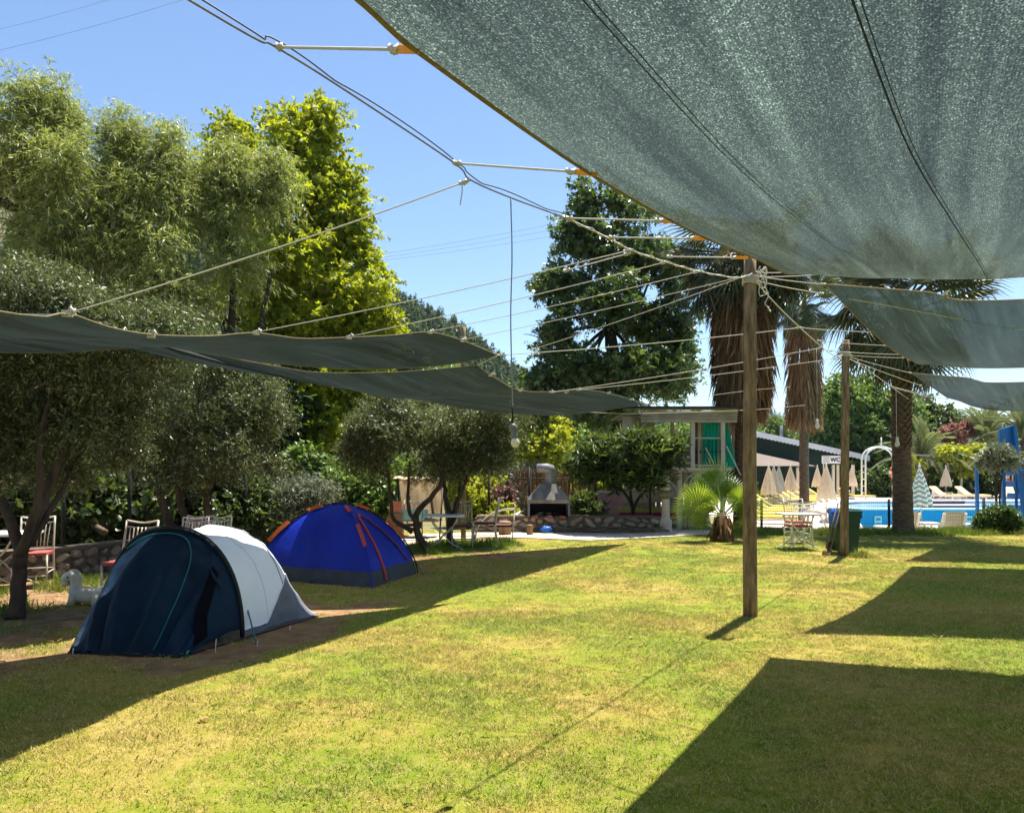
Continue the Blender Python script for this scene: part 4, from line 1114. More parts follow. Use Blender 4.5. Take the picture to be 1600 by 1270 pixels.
# young fan palm on the lawn edge
yb = gr(1128, 846)
root = empty('young_fan_palm', tuple(yb), 0, 'young fan palm with big open green fans at the edge of the lawn', 'palm')
tb = MB(); tb.tube([(0, 0, 0), (0, 0, .35), (.01, 0, .62)], [.13, .12, .07], 10); tb.build('trunk', M['palm_bark'], root)
rg = np.random.default_rng(9)
v, f = skirt_mesh(rg, .12, .6, .24, .22, 260, .35)
tag(link('dead_leaf_fringe', np_mesh('fringe', v, f), M['thatch'], root), kind='stuff')
yf = [fan_mesh('yf_a', .62, .62, 40, 150, .10, .05), fan_mesh('yf_b', .55, .60, 38, 140, .30, .05)]
# (azimuth, elevation, roll, scale, mesh): the first one faces the camera like an open fan
for az, el, ro, s, k in [(100, 74, 6, 1.12, 0), (60, 52, 12, .95, 0), (188, 22, 58, 1.08, 1), (170, 40, 45, .9, 0), (25, 40, -35, .95, 0), (-15, 26, -50, .9, 1), (130, 58, 14, .95, 0), (-30, 50, -30, .85, 0), (205, 6, 62, .85, 1), (78, 66, -6, .85, 0), (-5, 2, -60, .75, 1)]:
    o = link('frond', yf[k], M['leaf_fan'], root)
    o.location = (.01, 0, .55); o.rotation_euler = (R(ro), -R(el), R(az)); o.scale = (s, s, s)

# date palms behind the pool
def date_frond(name, L, seed):
    rr = random.Random(seed); mb = MB()
    P = [Vector((L * t, 0, L * (.75 * t - .80 * t * t))) for t in [i / 14 for i in range(15)]]
    mb.tube(P, [.03 * (1 - .8 * i / 14) for i in range(15)], 4)
    for k in range(44):
        t = .12 + .88 * k / 44; i = min(13, int(t * 14)); f = t * 14 - i
        p = P[i].lerp(P[i + 1], f)
        for s in (-1, 1):
            l = .55 * (1 - .6 * abs(t - .4))
            q = p + Vector((l * .65, s * l * .72, -.10 * l + rr.uniform(-.06, .06)))
            mb.add([p, (p + q) / 2 + Vector((0, 0, .03)) + Vector((.02, -s * .02, 0)), q, (p + q) / 2 + Vector((-.02, s * .02, 0))], [(0, 1, 2, 3)])
    return mb.mesh(name)
dfm = [date_frond('date_a', 3.2, 1), date_frond('date_b', 2.7, 2)]
for px, Y, zc, lab, nf in [(1442, 50, 2.4, 'grey green date palm behind the pool palm trunk', 26), (1540, 53, 3.6, 'feathery date palm above the vine pergola', 26), (1600, 50, 3.8, 'feathery date palm behind the slide at the right edge', 26)]:
    rt = empty('date_palm', (at(px, 730, Y).x, Y, DB), 0, lab, 'palm', 'date palms behind the pool')
    tb = MB(); tb.tube([(0, 0, 0), (.05, 0, zc * .5), (0, 0, zc)], [.26, .22, .2], 10); tb.build('trunk', M['palm_bark'], rt)
    rg = np.random.default_rng(px)
    for i in range(nf):
        o = link('frond', dfm[i % 2], M['leaf_date'], rt)
        o.location = (0, 0, zc); o.rotation_euler = (R(rg.uniform(-20, 20)), -R(rg.uniform(-20, 70)), R(i * 137.5))

# ------------------------------------------------------------------ hills
def hill(name, prof, Y0, depth, mt, seed):
    mb = MB()
    xs = np.linspace(prof[0][0], prof[-1][0], 70)
    zz = np.interp(xs, [p[0] for p in prof], [p[1] for p in prof])
    def fn(u, v):
        i = u * 69; a = int(min(68, i)); z = zz[a] + (zz[a + 1] - zz[a]) * (i - a)
        y = Y0 - depth + 2 * depth * v
        k = math.sin(math.pi * min(1, v * 1.0)) ** .8
        return Vector((xs[0] + (xs[-1] - xs[0]) * u, y, -1.8 + (z + 1.8) * k + 2.0 * k * mnoise.noise(Vector((u * 12, v * 5, seed)))))
    mb.grid(fn, 90, 30)
    o = mb.build(name, mt); tag(o, kind='structure')
    return fn
M['hill'] = mat('hillside', (.10, .115, .05), (.20, .17, .10), .06, .95, coord='World')
M['pine'] = leafmat('pine_needles', (.045, .075, .030), (.10, .14, .05), (.16, .24, .07), .2, .6, .2, c3=(.17, .20, .08))
hp = [(-260, 132), (-150, 98), (-75, 66), (-47, 50), (-34, 43), (-17, 34.5), (-8.5, 29), (0, 21), (12, 15), (40, 8), (70, 3), (120, -1)]
hf = hill('hill', hp, 205, 95, M['hill'], 1)
def conifers(rg, fn, n, us, vs_, hmin, hmax):
    V = []; Fc = []; k = 0
    for _ in range(n):
        u = rg.uniform(*us); v = rg.uniform(*vs_)
        p = fn(u, v); h = rg.uniform(hmin, hmax); w = h * rg.uniform(.20, .30)
        m = 70
        t = rg.uniform(0, 1, m) ** .8
        a = rg.uniform(0, 6.283, m)
        rad = w * (1 - t) ** .8 * rg.uniform(.5, 1.15, m) + .1
        base = np.stack([rad * .1 * np.cos(a), rad * .1 * np.sin(a), h * (.12 + .88 * t)], -1)
        tip = np.stack([rad * np.cos(a), rad * np.sin(a), h * (.12 + .88 * t) + rad * rg.uniform(-.35, .45, m)], -1)
        s = np.stack([-np.sin(a), np.cos(a), rg.normal(0, .5, m)], -1) * (.22 * w + .12) * rg.uniform(.6, 1.3, (m, 1))
        q = np.stack([base, (base + tip) / 2 + s, tip, (base + tip) / 2 - s], 1) + np.array(p)[None, None]
        V.append(q.reshape(-1, 3)); Fc.append(np.arange(m)[:, None] * 4 + np.arange(4)[None] + k); k += 4 * m
    return np.concatenate(V), np.concatenate(Fc)
rg = np.random.default_rng(77)
v, f = conifers(rg, hf, 2600, (.44, .80), (.14, .55), 3.5, 7.5)
o = link('pine_wood', np_mesh('pine_wood', v, f), M['pine']); tag(o, 'dark pine wood covering the hill behind the sails', 'wood', kind='stuff')
M['far_hill'] = mat('far_hill', (.075, .10, .045), (.14, .15, .08), .02, .95, coord='World')
ff = hill('far_hill', [(150, 5), (300, 46), (370, 74), (420, 58), (560, 40), (800, 66), (1000, 20), (1300, 5)], 1150, 200, M['far_hill'], 4)
tw = []
vv, fc = conifers(np.random.default_rng(3), ff, 900, (.08, .5), (.2, .52), 10, 22)
o = link('far_wood', np_mesh('far_wood', vv, fc), M['pine']); tag(o, 'hazy distant wood on the far hill right of the near pole', 'wood', kind='stuff')
# low wooded belt closing the horizon
rg = np.random.default_rng(8)
lb_ = []
for i in range(60):
    x = -110 + i * 4.2 + rg.uniform(-1, 1); y = rg.uniform(78, 105); h = rg.uniform(2.2, 4.5)
    lb_.append((x, y, h * .6 - 1.5, rg.uniform(2.5, 4), 2.5, h))
v, f = crown_mesh('belt', rg, lb_, 9000, 6, .5, .36, 1.0, 'broad', .2, .2, 3.0, .3)
o = link('tree_belt', np_mesh('tree_belt', v, f), M['leaf_green']); tag(o, 'belt of far green treetops closing the horizon', 'trees', kind='stuff')
# ------------------------------------------------------------------ tents
def fabric(name, c1, c2, scale=2.5, bump=.25, rough=.6, spec=.3, trans=.0, bs=5):
    return mat(name, c1, c2, scale, rough, bump, bs, spec, trans=trans)
M['navy'] = fabric('navy_nylon', (.003, .021, .048), (.0018, .011, .026), 3, .6, .65, .15, .06)
M['silver'] = fabric('silver_nylon', (.86, .88, .89), (.80, .83, .85), 3, .45, .45, .5, .12)
M['tent_grey'] = fabric('grey_nylon', (.16, .17, .20), (.10, .105, .13), 5, .4)
M['tent_black'] = fabric('black_nylon', (.010, .012, .018), (.006, .007, .010), 8, .3)
M['opening_dark'] = mat('opening_shade', (.004, .005, .007), (.003, .003, .005), 9, .9, spec=.05)
M['teal'] = mat('teal_piping', (.010, .17, .16), (.006, .11, .11), 20, .5)
M['blue_nylon'] = fabric('blue_nylon', (.004, .026, .42), (.002, .012, .26), 1.8, .45, .5, .3, .15)
M['grey_skirt'] = fabric('grey_skirt', (.05, .055, .065), (.022, .025, .032), 6, .4)
M['orange'] = mat('orange_sleeve', (.62, .13, .015), (.45, .085, .01), 16, .6, trans=.15)
M['red_piping'] = mat('red_piping', (.52, .07, .06), (.34, .04, .035), 16, .6)

def arch_pts(a, b, h, n, p=2.3, lean=(0, 0)):
    a = Vector(a); b = Vector(b); out = []
    for i in range(n + 1):
        t = math.pi * i / n
        c = math.cos(t); s = math.sin(t)
        x = -math.copysign(abs(c) ** (2 / p), c); z = abs(s) ** (2 / p)
        q = (a + b) / 2 + (b - a) / 2 * x + Vector((lean[0] * z, lean[1] * z, h * z))
        out.append(q)
    return out

TC = Vector((-3.15, 7.5, 0))
tent = empty('dome_tent', tuple(TC), 0, 'navy and silver white tunnel tent pitched nearest the camera', 'tent', 'tents on the lawn')
NS = 40
AL, AR = Vector((-3.98, 7.5, .02)), Vector((-2.50, 7.13, .02))
S1 = arch_pts(AL, AR, 1.00, NS, 2.25)
S2 = arch_pts(Vector((-3.85, 8.45, .03)), Vector((-2.30, 7.85, .03)), .94, NS, 2.2)
FL, FR = Vector((-3.83, 6.62, .02)), Vector((-2.80, 6.46, .02))
S0 = []
for i in range(NS + 1):
    t = i / NS
    base = FL.lerp(FR, max(0, min(1, (t - .12) / .76)))
    if t < .12: base = AL.lerp(FL, t / .12)
    if t > .88: base = FR.lerp(AR, (t - .88) / .12)
    base.z = .02 + .012 * math.sin(i * 1.9) + (.13 * (t - .90) / .10 if t > .90 else 0)
    S0.append(base)
RL, RR = Vector((-3.35, 9.1, .02)), Vector((-2.06, 8.20, .03))
S3 = [RL.lerp(RR, i / NS) for i in range(NS + 1)]
S3[0:3] = [Vector((-3.6, 8.95, .02)), Vector((-3.5, 9.02, .02)), Vector((-3.4, 9.06, .02))]
def wz(p, a, s, seed): return a * (mnoise.noise(p * s + Vector((seed, 0, 0))) + .5 * mnoise.noise(p * s * 2.3 + Vector((0, seed, 0))))
def vest(u, v):
    i = u * NS; a = min(NS - 1, int(i)); f = i - a
    p0 = S0[a].lerp(S0[a + 1], f); p1 = S1[a].lerp(S1[a + 1], f)
    p = p0.lerp(p1, v)
    bul = .10 * math.sin(math.pi * v) * math.sin(math.pi * u)
    n = Vector((-.15, -1, .5)).normalized()
    fold = .045 * (1 - v) ** .6 * math.sin(u * 34 + 3 * mnoise.noise(Vector((u * 6, v * 2, 0)))) * (1 if .14 < u < .86 else .2)
    return p + n * (bul + fold * min(1, v * 6 + .2) * (1 if v < .97 else 0) + (wz(p, .016, 7, 2) if .03 < v < .95 else 0))
mb = MB(TC); mb.grid(vest, 90, 40); mb.build('vestibule', M['navy'], tent)
def fly(u, v):
    i = u * NS; a = min(NS - 1, int(i)); f = i - a
    def g(S): return S[a].lerp(S[a + 1], f)
    p1, p2, p3 = g(S1), g(S2), g(S3)
    if v < .5:
        t = v / .5
        p = p1.lerp(p2, t) + Vector((0, 0, -.035 * math.sin(math.pi * t) * math.sin(math.pi * u)))
    else:
        t = (v - .5) / .5
        p = p2.lerp(p3, t)
        p.z = max(.02, p3.z + (p2.z - p3.z) * (1 - t ** 1.55))
    return p + Vector((0, 0, wz(p, .022, 3.5, 4) + wz(p, .012, 9, 7) + .010 * math.sin(u * 50 + v * 9)*math.sin(math.pi*u)))
def flim(v): return .985 - .17 * max(0, 1 - abs(v - .66) / .40)
mb = MB(TC); mb.grid(lambda u, v: fly(u * flim(v), v), 64, 56); fly_o = mb.build('fly', M['silver'], tent)
mb = MB(TC); mb.grid(lambda u, v: fly(flim(v) + (1 - flim(v)) * u, v), 12, 56); mb.build('base_panel', M['tent_grey'], tent)
mb = MB(TC); mb.tube([fly(flim(v / 50), v / 50) + Vector((.004, -.004, .004)) for v in range(51)], .006, 5); mb.build('seam', M['silver'], fly_o)
mb = MB(TC); mb.tube([p + Vector((0, -.008, .006)) for p in S1], .022, 8); sleeve_ = mb.build('pole_sleeve', M['tent_black'], tent)
for sv in (.5, .28):
    mb = MB(TC); mb.tube([fly(u / 60 * flim(sv), sv) + Vector((0, -.003, .004)) for u in range(61)], .004, 5); mb.build('seam', M['tent_grey'] if sv == .5 else M['silver'], fly_o)
# lettering strips on the sleeve (illegible in the photo)
mb = MB(TC)
for k in (22, 23, 24, 26, 27):
    p = S1[k]; q = S1[k + 1]
    mb.bar(p.lerp(q, .1) + Vector((.004, -.03, .012)), p.lerp(q, .8) + Vector((.004, -.03, .012)), .004, .016)
mb.build('printed_mark', M['tent_grey'], sleeve_)
# zip of the door, on the vestibule surface
zp = [vest(u, v) + Vector((-.002, -.014, .006)) for u, v in [(.30, .955), (.40, .945), (.50, .95), (.575, .93), (.625, .86), (.655, .75), (.675, .6), (.69, .45), (.70, .3), (.70, .15), (.695, .03)]]
mb = MB(TC); mb.tube(spline(zp, 40), .006, 6); mb.build('door_zip', M['teal'], tent)
# side vent with drooping hood
hv = [vest(.735, .87), vest(.78, .87), vest(.86, .52), vest(.915, .22), vest(.895, .10), vest(.80, .50)]
mb = MB(TC); mb.add([p + Vector((.012, -.016, .004)) for p in hv], [tuple(range(6))]); mb.build('side_opening', M['opening_dark'], tent)  # flat near-black sheet stands in for the shade inside the opening
hd = [vest(.72, .94) + Vector((0, -.015, .01)), vest(.80, .93) + Vector((.01, -.015, 0)), vest(.82, .84) + Vector((.02, -.035, -.01)), vest(.78, .83) + Vector((.0, -.04, -.01)), vest(.735, .85) + Vector((0, -.03, 0))]
mb = MB(TC); mb.add(hd, [(0, 1, 2, 3, 4)]); mb.build('vent_hood', M['navy'], tent)
# ground sheet and lower skirt
mb = MB(TC); mb.slab([(p.x, p.y) for p in [FL, FR, AR, RR, RL, AL]], .004, .012); mb.build('ground_sheet', M['tent_black'], tent)
mb = MB(TC)
ap = [gr(292, 1026), gr(305, 1010), gr(325, 999), gr(338, 997)]
sp = spline([p + Vector((0, 0, z)) for p, z in zip(ap, (.02, .06, .10, .13))], 16)
mb.grid(lambda u, v: sp[int(round(u * 16))] + Vector((.02 * v, .12 * v, .03 * math.sin(v * 3) - .05 * v)), 16, 4); fl = mb.build('door_flap', M['tent_black'], tent)
mb = MB(TC); mb.tube([p + Vector((0, -.01, .005)) for p in sp], .012, 6); mb.build('flap_piping', M['teal'], fl)
for pts in ([at(367, 897, 7.3), at(386, 950, 7.25), gr(401, 1007)], [gr(335, 996) + Vector((0, 0, .22)), gr(338, 1000) + Vector((0, 0, .08)), gr(346, 1001), gr(358, 1000)], [gr(126, 1016), gr(118, 1019), gr(112, 1020)], [gr(272, 1024), gr(285, 1027)]):
    mb = MB(TC); mb.tube(spline(pts, 12), .0075, 6); mb.build('guy_line', M['teal'], tent)
for p in (gr(336, 1018), gr(401, 1009), gr(452, 985), gr(113, 1021)):
    mb = MB(TC); mb.tube([p + Vector((0, 0, -.03)), p + Vector((.01, 0, .11 if p.y < 6.8 and p.x > -3.4 else .05))], .004, 5); mb.build('peg', M['white_paint'], tent)

# blue dome tent
F2, L2_, R2 = gr(581, 919), Vector((-3.70, 11.0, 0)), gr(651, 896)
B2 = L2_ + R2 - F2
C2v = (L2_ + R2) / 2
tent2 = empty('dome_tent', tuple(C2v), 0, 'blue dome tent with orange pole sleeves behind the navy tent', 'tent', 'tents on the lawn')
APX = Vector((C2v.x + .04, C2v.y, 1.07))
def parc(c, t):
    """pole arc from corner (t=0) to apex (t=1)"""
    a = t * math.pi / 2
    k = 1 - math.cos(a) ** .92
    h = math.sin(a) ** .95
    q = c.lerp(Vector((APX.x, APX.y, 0)), 1 - math.cos(a)) if False else c + (Vector((APX.x, APX.y, 0)) - c) * (1 - math.cos(a) ** 1.05)
    arc_ = Vector((q.x, q.y, APX.z * h))
    return arc_.lerp(c.lerp(APX, 1 - (1 - t) ** 1.25), .22)
M['blue_nylon_b'] = M['blue_nylon']
corners = [F2, R2, B2, L2_]
for k in range(4):
    ca, cb = corners[k], corners[(k + 1) % 4]
    def pan(u, v, ca=ca, cb=cb):
        p = parc(ca, v).lerp(parc(cb, v), u)
        ctr = Vector((APX.x, APX.y, p.z * .6))
        w = math.sin(math.pi * u)
        inw = (ctr - p); inw.z = 0
        return p + inw * (.05 * w * math.sin(math.pi * min(1, v * 1.1))) + Vector((0, 0, -.02 * w * v)) + inw.normalized() * wz(p, .018, 3, k * 3.3) * w if inw.length > 1e-4 else p
    for nm, v0, v1, mt in (('base_band', 0, .12, 'grey_skirt'), ('panel', .12, 1, 'blue_nylon')):
        mb = MB(C2v); mb.grid(lambda u, v: pan(u, v0 + (v1 - v0) * v), 28, 26 if v0 else 5); po_ = mb.build(nm, M[mt], tent2)
    if k == 0:
        # door piping on the right panel
        pts = [(.30, .02), (.29, .12), (.26, .30), (.22, .48), (.22, .60), (.33, .68), (.46, .66), (.58, .58), (.70, .44), (.80, .28), (.86, .14)]
        dn = Vector((.35, -.9, .25)).normalized()
        dp = spline([pan(u, v) + dn * .018 for u, v in pts], 50)
        dp = [p + Vector((0, 0, .006 * math.sin(i * 1.7))) + dn * .004 * math.sin(i * 2.3) for i, p in enumerate(dp)]
        mb = MB(C2v); mb.tube(dp[:28], .022, 6); mb.build('door_piping', M['red_piping'], po_)
        mb = MB(C2v); mb.tube(dp[27:], .014, 6); mb.build('door_piping', mat('brown_piping', (.16, .05, .035), (.1, .03, .02), 14), po_)
for k, c in enumerate(corners):
    arc = [parc(c, t / 40) for t in range(41)]
    out = (c - Vector((APX.x, APX.y, 0))).normalized()
    arc = [p + out * .02 + Vector((0, 0, .012)) for p in arc]
    mb = MB(C2v); mb.tube(arc, .011, 6); mb.build('tent_pole', M['blue_nylon'] if k == 0 else M['black_metal'], tent2)
    for lo, hi in ((13, 22), (29, 34)):
        mb = MB(C2v)
        seg = arc[lo:hi + 1]
        side = out.cross(Vector((0, 0, 1)))
        vs = []
        for p in seg: vs += [p + side * .03 - out * .02, p + out * .025 + Vector((0, 0, .03)), p - side * .03 - out * .02]
        fs = []
        for i in range(len(seg) - 1):
            for a in range(3): fs.append((i * 3 + a, i * 3 + (a + 1) % 3, i * 3 + 3 + (a + 1) % 3, i * 3 + 3 + a))
        mb.add(vs, fs); mb.build('pole_sleeve', M['orange'] if k != 0 else M['red_piping'], tent2)
g0 = parc(R2, .30)
mb = MB(C2v); mb.tube([g0, gr(662, 899)], .006, 5); mb.build('guy_line', M['black_metal'], tent2)

# ------------------------------------------------------------------ white animal ride on the grass
ab = gr(128, 944)
an = empty('animal_ride', tuple(ab), 0, 'white moulded plastic animal ride lying left of the navy tent', 'toy')
pr = [(-.225, .285, .030), (-.20, .295, .050), (-.165, .315, .060), (-.12, .335, .062), (-.085, .315, .062), (-.07, .27, .060), (-.075, .21, .062), (-.075, .16, .078), (-.03, .12, .098), (.06, .11, .098), (.15, .115, .092), (.24, .135, .085), (.32, .17, .07), (.37, .21, .04)]
mb = MB(); sp = spline([(p[0], 0, p[1]) for p in pr], 40); rr_ = np.interp(np.linspace(0, 1, 41), np.linspace(0, 1, len(pr)), [p[2] for p in pr])
mb.tube(sp, list(rr_), 14); M['ride'] = mat('white_plastic', (.60, .55, .44), (.44, .39, .29), 9, .55, .2, 30)
mb.build('body', M['ride'], an)
mb = MB(); mb.tube(spline([(-.235, 0, .235), (-.20, 0, .24), (-.15, 0, .265)], 8), [.02, .03, .035, .037, .038, .04, .042, .042, .04], 8); mb.build('jaw', M['ride'], an)
for s in (-1, 1):
    mb = MB(); mb.lathe([(.002, -.012), (.012, -.008), (.014, 0), (.012, .008), (.002, .012)], (-.135, s * .058, .325), 8); mb.build('eye', M['dark_seat'], an)
for x in (-.06, .22):
    for s in (-1, 1):
        mb = MB(); mb.tube([(x, s * .055, .12), (x - .02, s * .07, .05), (x - .03, s * .07, .0)], [.055, .045, .045], 8); mb.build('leg', M['ride'], an)
mb = MB(); mb.tube(spline([(-.14, 0, .395), (-.06, 0, .39), (-.02, 0, .33), (-.01, 0, .26)], 10), [.012] + [.018] * 9 + [.01], 6); mb.build('mane', M['ride'], an)

# ------------------------------------------------------------------ stone walls with individual stones
def stone_mesh(seed):
    rr = random.Random(seed); bm = bmesh.new()
    bmesh.ops.create_icosphere(bm, subdivisions=1, radius=.5)
    for v in bm.verts:
        c = v.co
        c.x = math.copysign(abs(c.x * 2) ** .6 / 2, c.x); c.y = math.copysign(abs(c.y * 2) ** .6 / 2, c.y); c.z = math.copysign(abs(c.z * 2) ** .6 / 2, c.z)
        v.co = c * rr.uniform(.82, 1.06)
    me = bpy.data.meshes.new('stone'); bm.to_mesh(me); bm.free()
    me.materials.append(M['stone'])
    return me
STONES = [stone_mesh(i) for i in range(9)]
def stone_wall(name, label, pts, h, th, n_rows, seed, sx=.21):
    rr = random.Random(seed)
    root = empty(name, tuple(pts[0]), 0, label, 'wall')
    mb = MB(root.location)
    for a, b in zip(pts[:-1], pts[1:]):
        mb.bar(Vector(a) + Vector((0, 0, h / 2 - .02)), Vector(b) + Vector((0, 0, h / 2 - .02)), h - .02, th * .8, up=(0, 0, 1)) if False else None
        d = (Vector(b) - Vector(a)); L = d.length; ang = math.atan2(d.y, d.x)
        mb.box((Vector(a) + Vector(b)) / 2 + Vector((0, 0, h / 2 - .02)), (L + th * .5, th * .78, h - .02), ang)
    mb.build('core', M['mortar'], root)
    mb = MB(root.location)
    for a, b in zip(pts[:-1], pts[1:]):
        d = (Vector(b) - Vector(a)); L = d.length; ang = math.atan2(d.y, d.x)
        mb.box((Vector(a) + Vector(b)) / 2 + Vector((0, 0, h)), (L + th * .3, th * 1.05, .05), ang)
    mb.build('capping', M['mortar'], root)
    for a, b in zip(pts[:-1], pts[1:]):
        a = Vector(a); b = Vector(b); d = b - a; L = d.length; ang = math.atan2(d.y, d.x)
        nrm = Vector((d.y, -d.x, 0)).normalized()
        if nrm.y > 0: nrm = -nrm
        rh = (h - .03) / n_rows
        for r_ in range(n_rows):
            x = rr.uniform(-.15, .05)
            while x < L:
                w = sx * rr.uniform(.6, 1.5)
                o = link('stone', STONES[rr.randrange(9)], None, root)
                o.location = a + d.normalized() * (x + w / 2) + nrm * (th * .40) + Vector((0, 0, rh * (r_ + .5) + rr.uniform(-.035, .035))) - root.location
                o.rotation_euler = (rr.uniform(-.4, .4), rr.uniform(-.7, .7), ang + rr.uniform(-.2, .2))
                o.scale = (w * rr.uniform(.7, 1.05), th * .34, rh * rr.uniform(.65, 1.3))
                x += w * .97
    return root
stone_wall('stone_wall', 'low rough stone wall at left behind the animal ride', [(-8.4, 9.3, 0), (-6.55, 11.2, 0), (-5.6, 13.4, 0)], .42, .3, 3, 1, .19)
stone_wall('stone_wall', 'low rough stone wall seen between the two tents', [(-5.45, 14.0, 0), (-4.85, 16.6, 0), (-4.2, 18.2, 0)], .42, .3, 3, 2, .24)
stone_wall('stone_wall', 'low stone wall carrying the barbecue beyond the path', [(at(748, 0, 18.85).x, 18.95, 0), (3.42, 18.95, 0)], .39, .35, 3, 3, .26)

# ------------------------------------------------------------------ mesh fence at left
def mesh_fence(name, label, posts, h, z=0.0, wx=.1, wz_=.2, r=.0022, pr=.03, mt='black_metal'):
    root = empty(name, tuple(posts[0]), 0, label, 'fence')
    for p in posts:
        mb = MB(root.location); mb.tube([Vector(p) + Vector((0, 0, z)), Vector(p) + Vector((0, 0, z + h))], pr, 8); mb.build('post', M[mt], root)
    mb = MB(root.location)
    for a, b in zip(posts[:-1], posts[1:]):
        a = Vector(a); b = Vector(b); L = (b - a).length
        n = int(L / wx)
        for i in range(n + 1):
            p = a.lerp(b, i / n) + Vector((0, 0, z)); mb.tube([p + Vector((0, 0, .03)), p + Vector((0, 0, h - .05))], r, 3, False)
        m = int((h - .1) / wz_)
        for j in range(m + 1):
            q = Vector((0, 0, z + .05 + (h - .1) * j / m)); mb.tube([a + q, b + q], r, 3, False)
    tag(mb.build('wire_mesh', M[mt], root), kind='stuff')
    return root
mesh_fence('mesh_fence', 'tall dark green wire mesh fence behind the left stone wall', [(-9.2, 9.6, 0), (-6.95, 11.9, 0), (-6.35, 12.75, 0), (-5.1, 14.7, 0), (-4.55, 18.3, 0), (-3.95, 19.8, 0), (-2.4, 20.2, 0)], 1.75, wx=.12, wz_=.2, pr=.035)
mesh_fence('mesh_fence', 'dark mesh fence behind the barbecue and the loquat', [(-.6, 19.9, 0), (at(827, 0, 19.9).x, 19.9, 0), (at(931, 0, 19.9).x, 19.9, 0), (at(1016, 0, 19.9).x, 19.9, 0)], 1.6, wx=.14, wz_=.3, pr=.03)
# leaning trunk behind the fence
lt = empty('leaning_log', tuple(at(150, 830, 12.6)), 0, 'grey fallen log leaning behind the left fence', 'log')
mb = MB(lt.location); mb.tube(wig(at(75, 770, 12.9), at(165, 832, 12.5), np.random.default_rng(2), .03), [.06] * 8, 8); mb.build('log', M['wood_grey'], lt)

# ------------------------------------------------------------------ garden chairs and tables
def chair_meshes():
    d = {}
    w, dp, sh, bh = .40, .40, .45, .92
    def t(pts, r=.011): return MB().tube(pts, r, 6)
    d['leg'] = [t([(sx * w / 2, dp / 2 + .02, 0), (sx * w / 2, dp / 2, sh)], .012) for sx in (-1, 1)]
    d['back_post'] = [t(spline([(sx * w / 2, -dp / 2 - .06, 0), (sx * w / 2, -dp / 2, sh), (sx * w / 2, -dp / 2 - .10, bh)], 8), .013) for sx in (-1, 1)]
    d['seat'] = [MB().box((0, 0, sh), (w + .02, dp + .02, .035))]
    d['stretcher'] = [t([(-w / 2, dp / 2, .16), (w / 2, dp / 2, .16)], .008), t([(-w / 2, -dp / 2 - .03, .22), (w / 2, -dp / 2 - .03, .22)], .008), t([(-w / 2, dp / 2, .20), (-w / 2, -dp / 2 - .03, .20)], .008), t([(w / 2, dp / 2, .20), (w / 2, -dp / 2 - .03, .20)], .008)]
    d['top_rail'] = [t(spline([(-w / 2, -dp / 2 - .10, bh), (0, -dp / 2 - .12, bh - .03), (w / 2, -dp / 2 - .10, bh)], 8), .013), t(spline([(-w / 2, -dp / 2 - .085, bh - .07), (0, -dp / 2 - .11, bh - .09), (w / 2, -dp / 2 - .085, bh - .07)], 8), .010)]
    d['spindle'] = [t(spline([(x * .8, -dp / 2 - .01, sh + .06), (x * .9, -dp / 2 - .035, (sh + bh) / 2), (x, -dp / 2 - .09, bh - .08)], 6), .007) for x in (-.15, -.10, -.05, 0, .05, .10, .15)] + [t([(-w / 2, -dp / 2 - .005, sh + .06), (w / 2, -dp / 2 - .005, sh + .06)], .008)]
    return {k: [m.mesh(k) for m in v] for k, v in d.items()}
CH = chair_meshes()
CHM = {}
def chair(label, loc, rz, seat='red_seat', frame='cream_metal', group='white spindle back chairs', s=1.0):
    root = empty('garden_chair', tuple(loc), rz, label, 'chair', group)
    root.scale = (s, s, s)
    for k, ms in CH.items():
        for me in ms:
            key = (me.name, seat if k == 'seat' else frame)
            if key not in CHM:
                m2 = me.copy(); m2.materials.append(M[key[1]]); CHM[key] = m2
            o = link(k, CHM[key], None, root)
            if k == 'top_rail': rail_ = o
            if k == 'spindle': o.parent = rail_
    return root
# chair front is +y; rz turns it
chair('cream chair with a red seat beside the forked olive trunk', gr(52, 916), R(200))
chair('chair whose back rises left of the navy tent, by the stone wall', Vector((-4.62, 9.25, .0)), R(175), s=1.02)
for i, (px, Y, rz, lab) in enumerate([(281, 11.6, 150, 'first chair back on the left of the row behind the white tent'), (297, 11.2, 185, 'second chair back in the row behind the white tent'), (313, 11.6, 200, 'third chair back in the row behind the white tent'), (336, 11.5, 190, 'last chair back on the right of the row behind the white tent')]):
    chair(lab, Vector((at(px, 0, Y).x, Y, 0)), R(rz), s=.93)
chair('chair behind the folding table at its left side', Vector((at(640, 0, 15.4).x, 15.4, 0)), R(170), 'dark_seat', s=1.0)
chair('chair behind the folding table at its right side', Vector((at(722, 0, 15.2).x, 15.2, 0)), R(185), 'dark_seat', s=1.0)
chair('dark seated chair between the folding table and the arched chair', Vector((at(757, 0, 15.6).x, 15.6, 0)), R(95), 'dark_seat', s=1.05)
chair('chair on the near side of the white table beside the near pole', gr(1247, 856), R(2), 'red_seat', 'white_paint', s=.98)
chair('chair on the far side of the white table beside the near pole', gr(1246, 848), R(178), 'red_seat', 'white_paint', s=1.0)

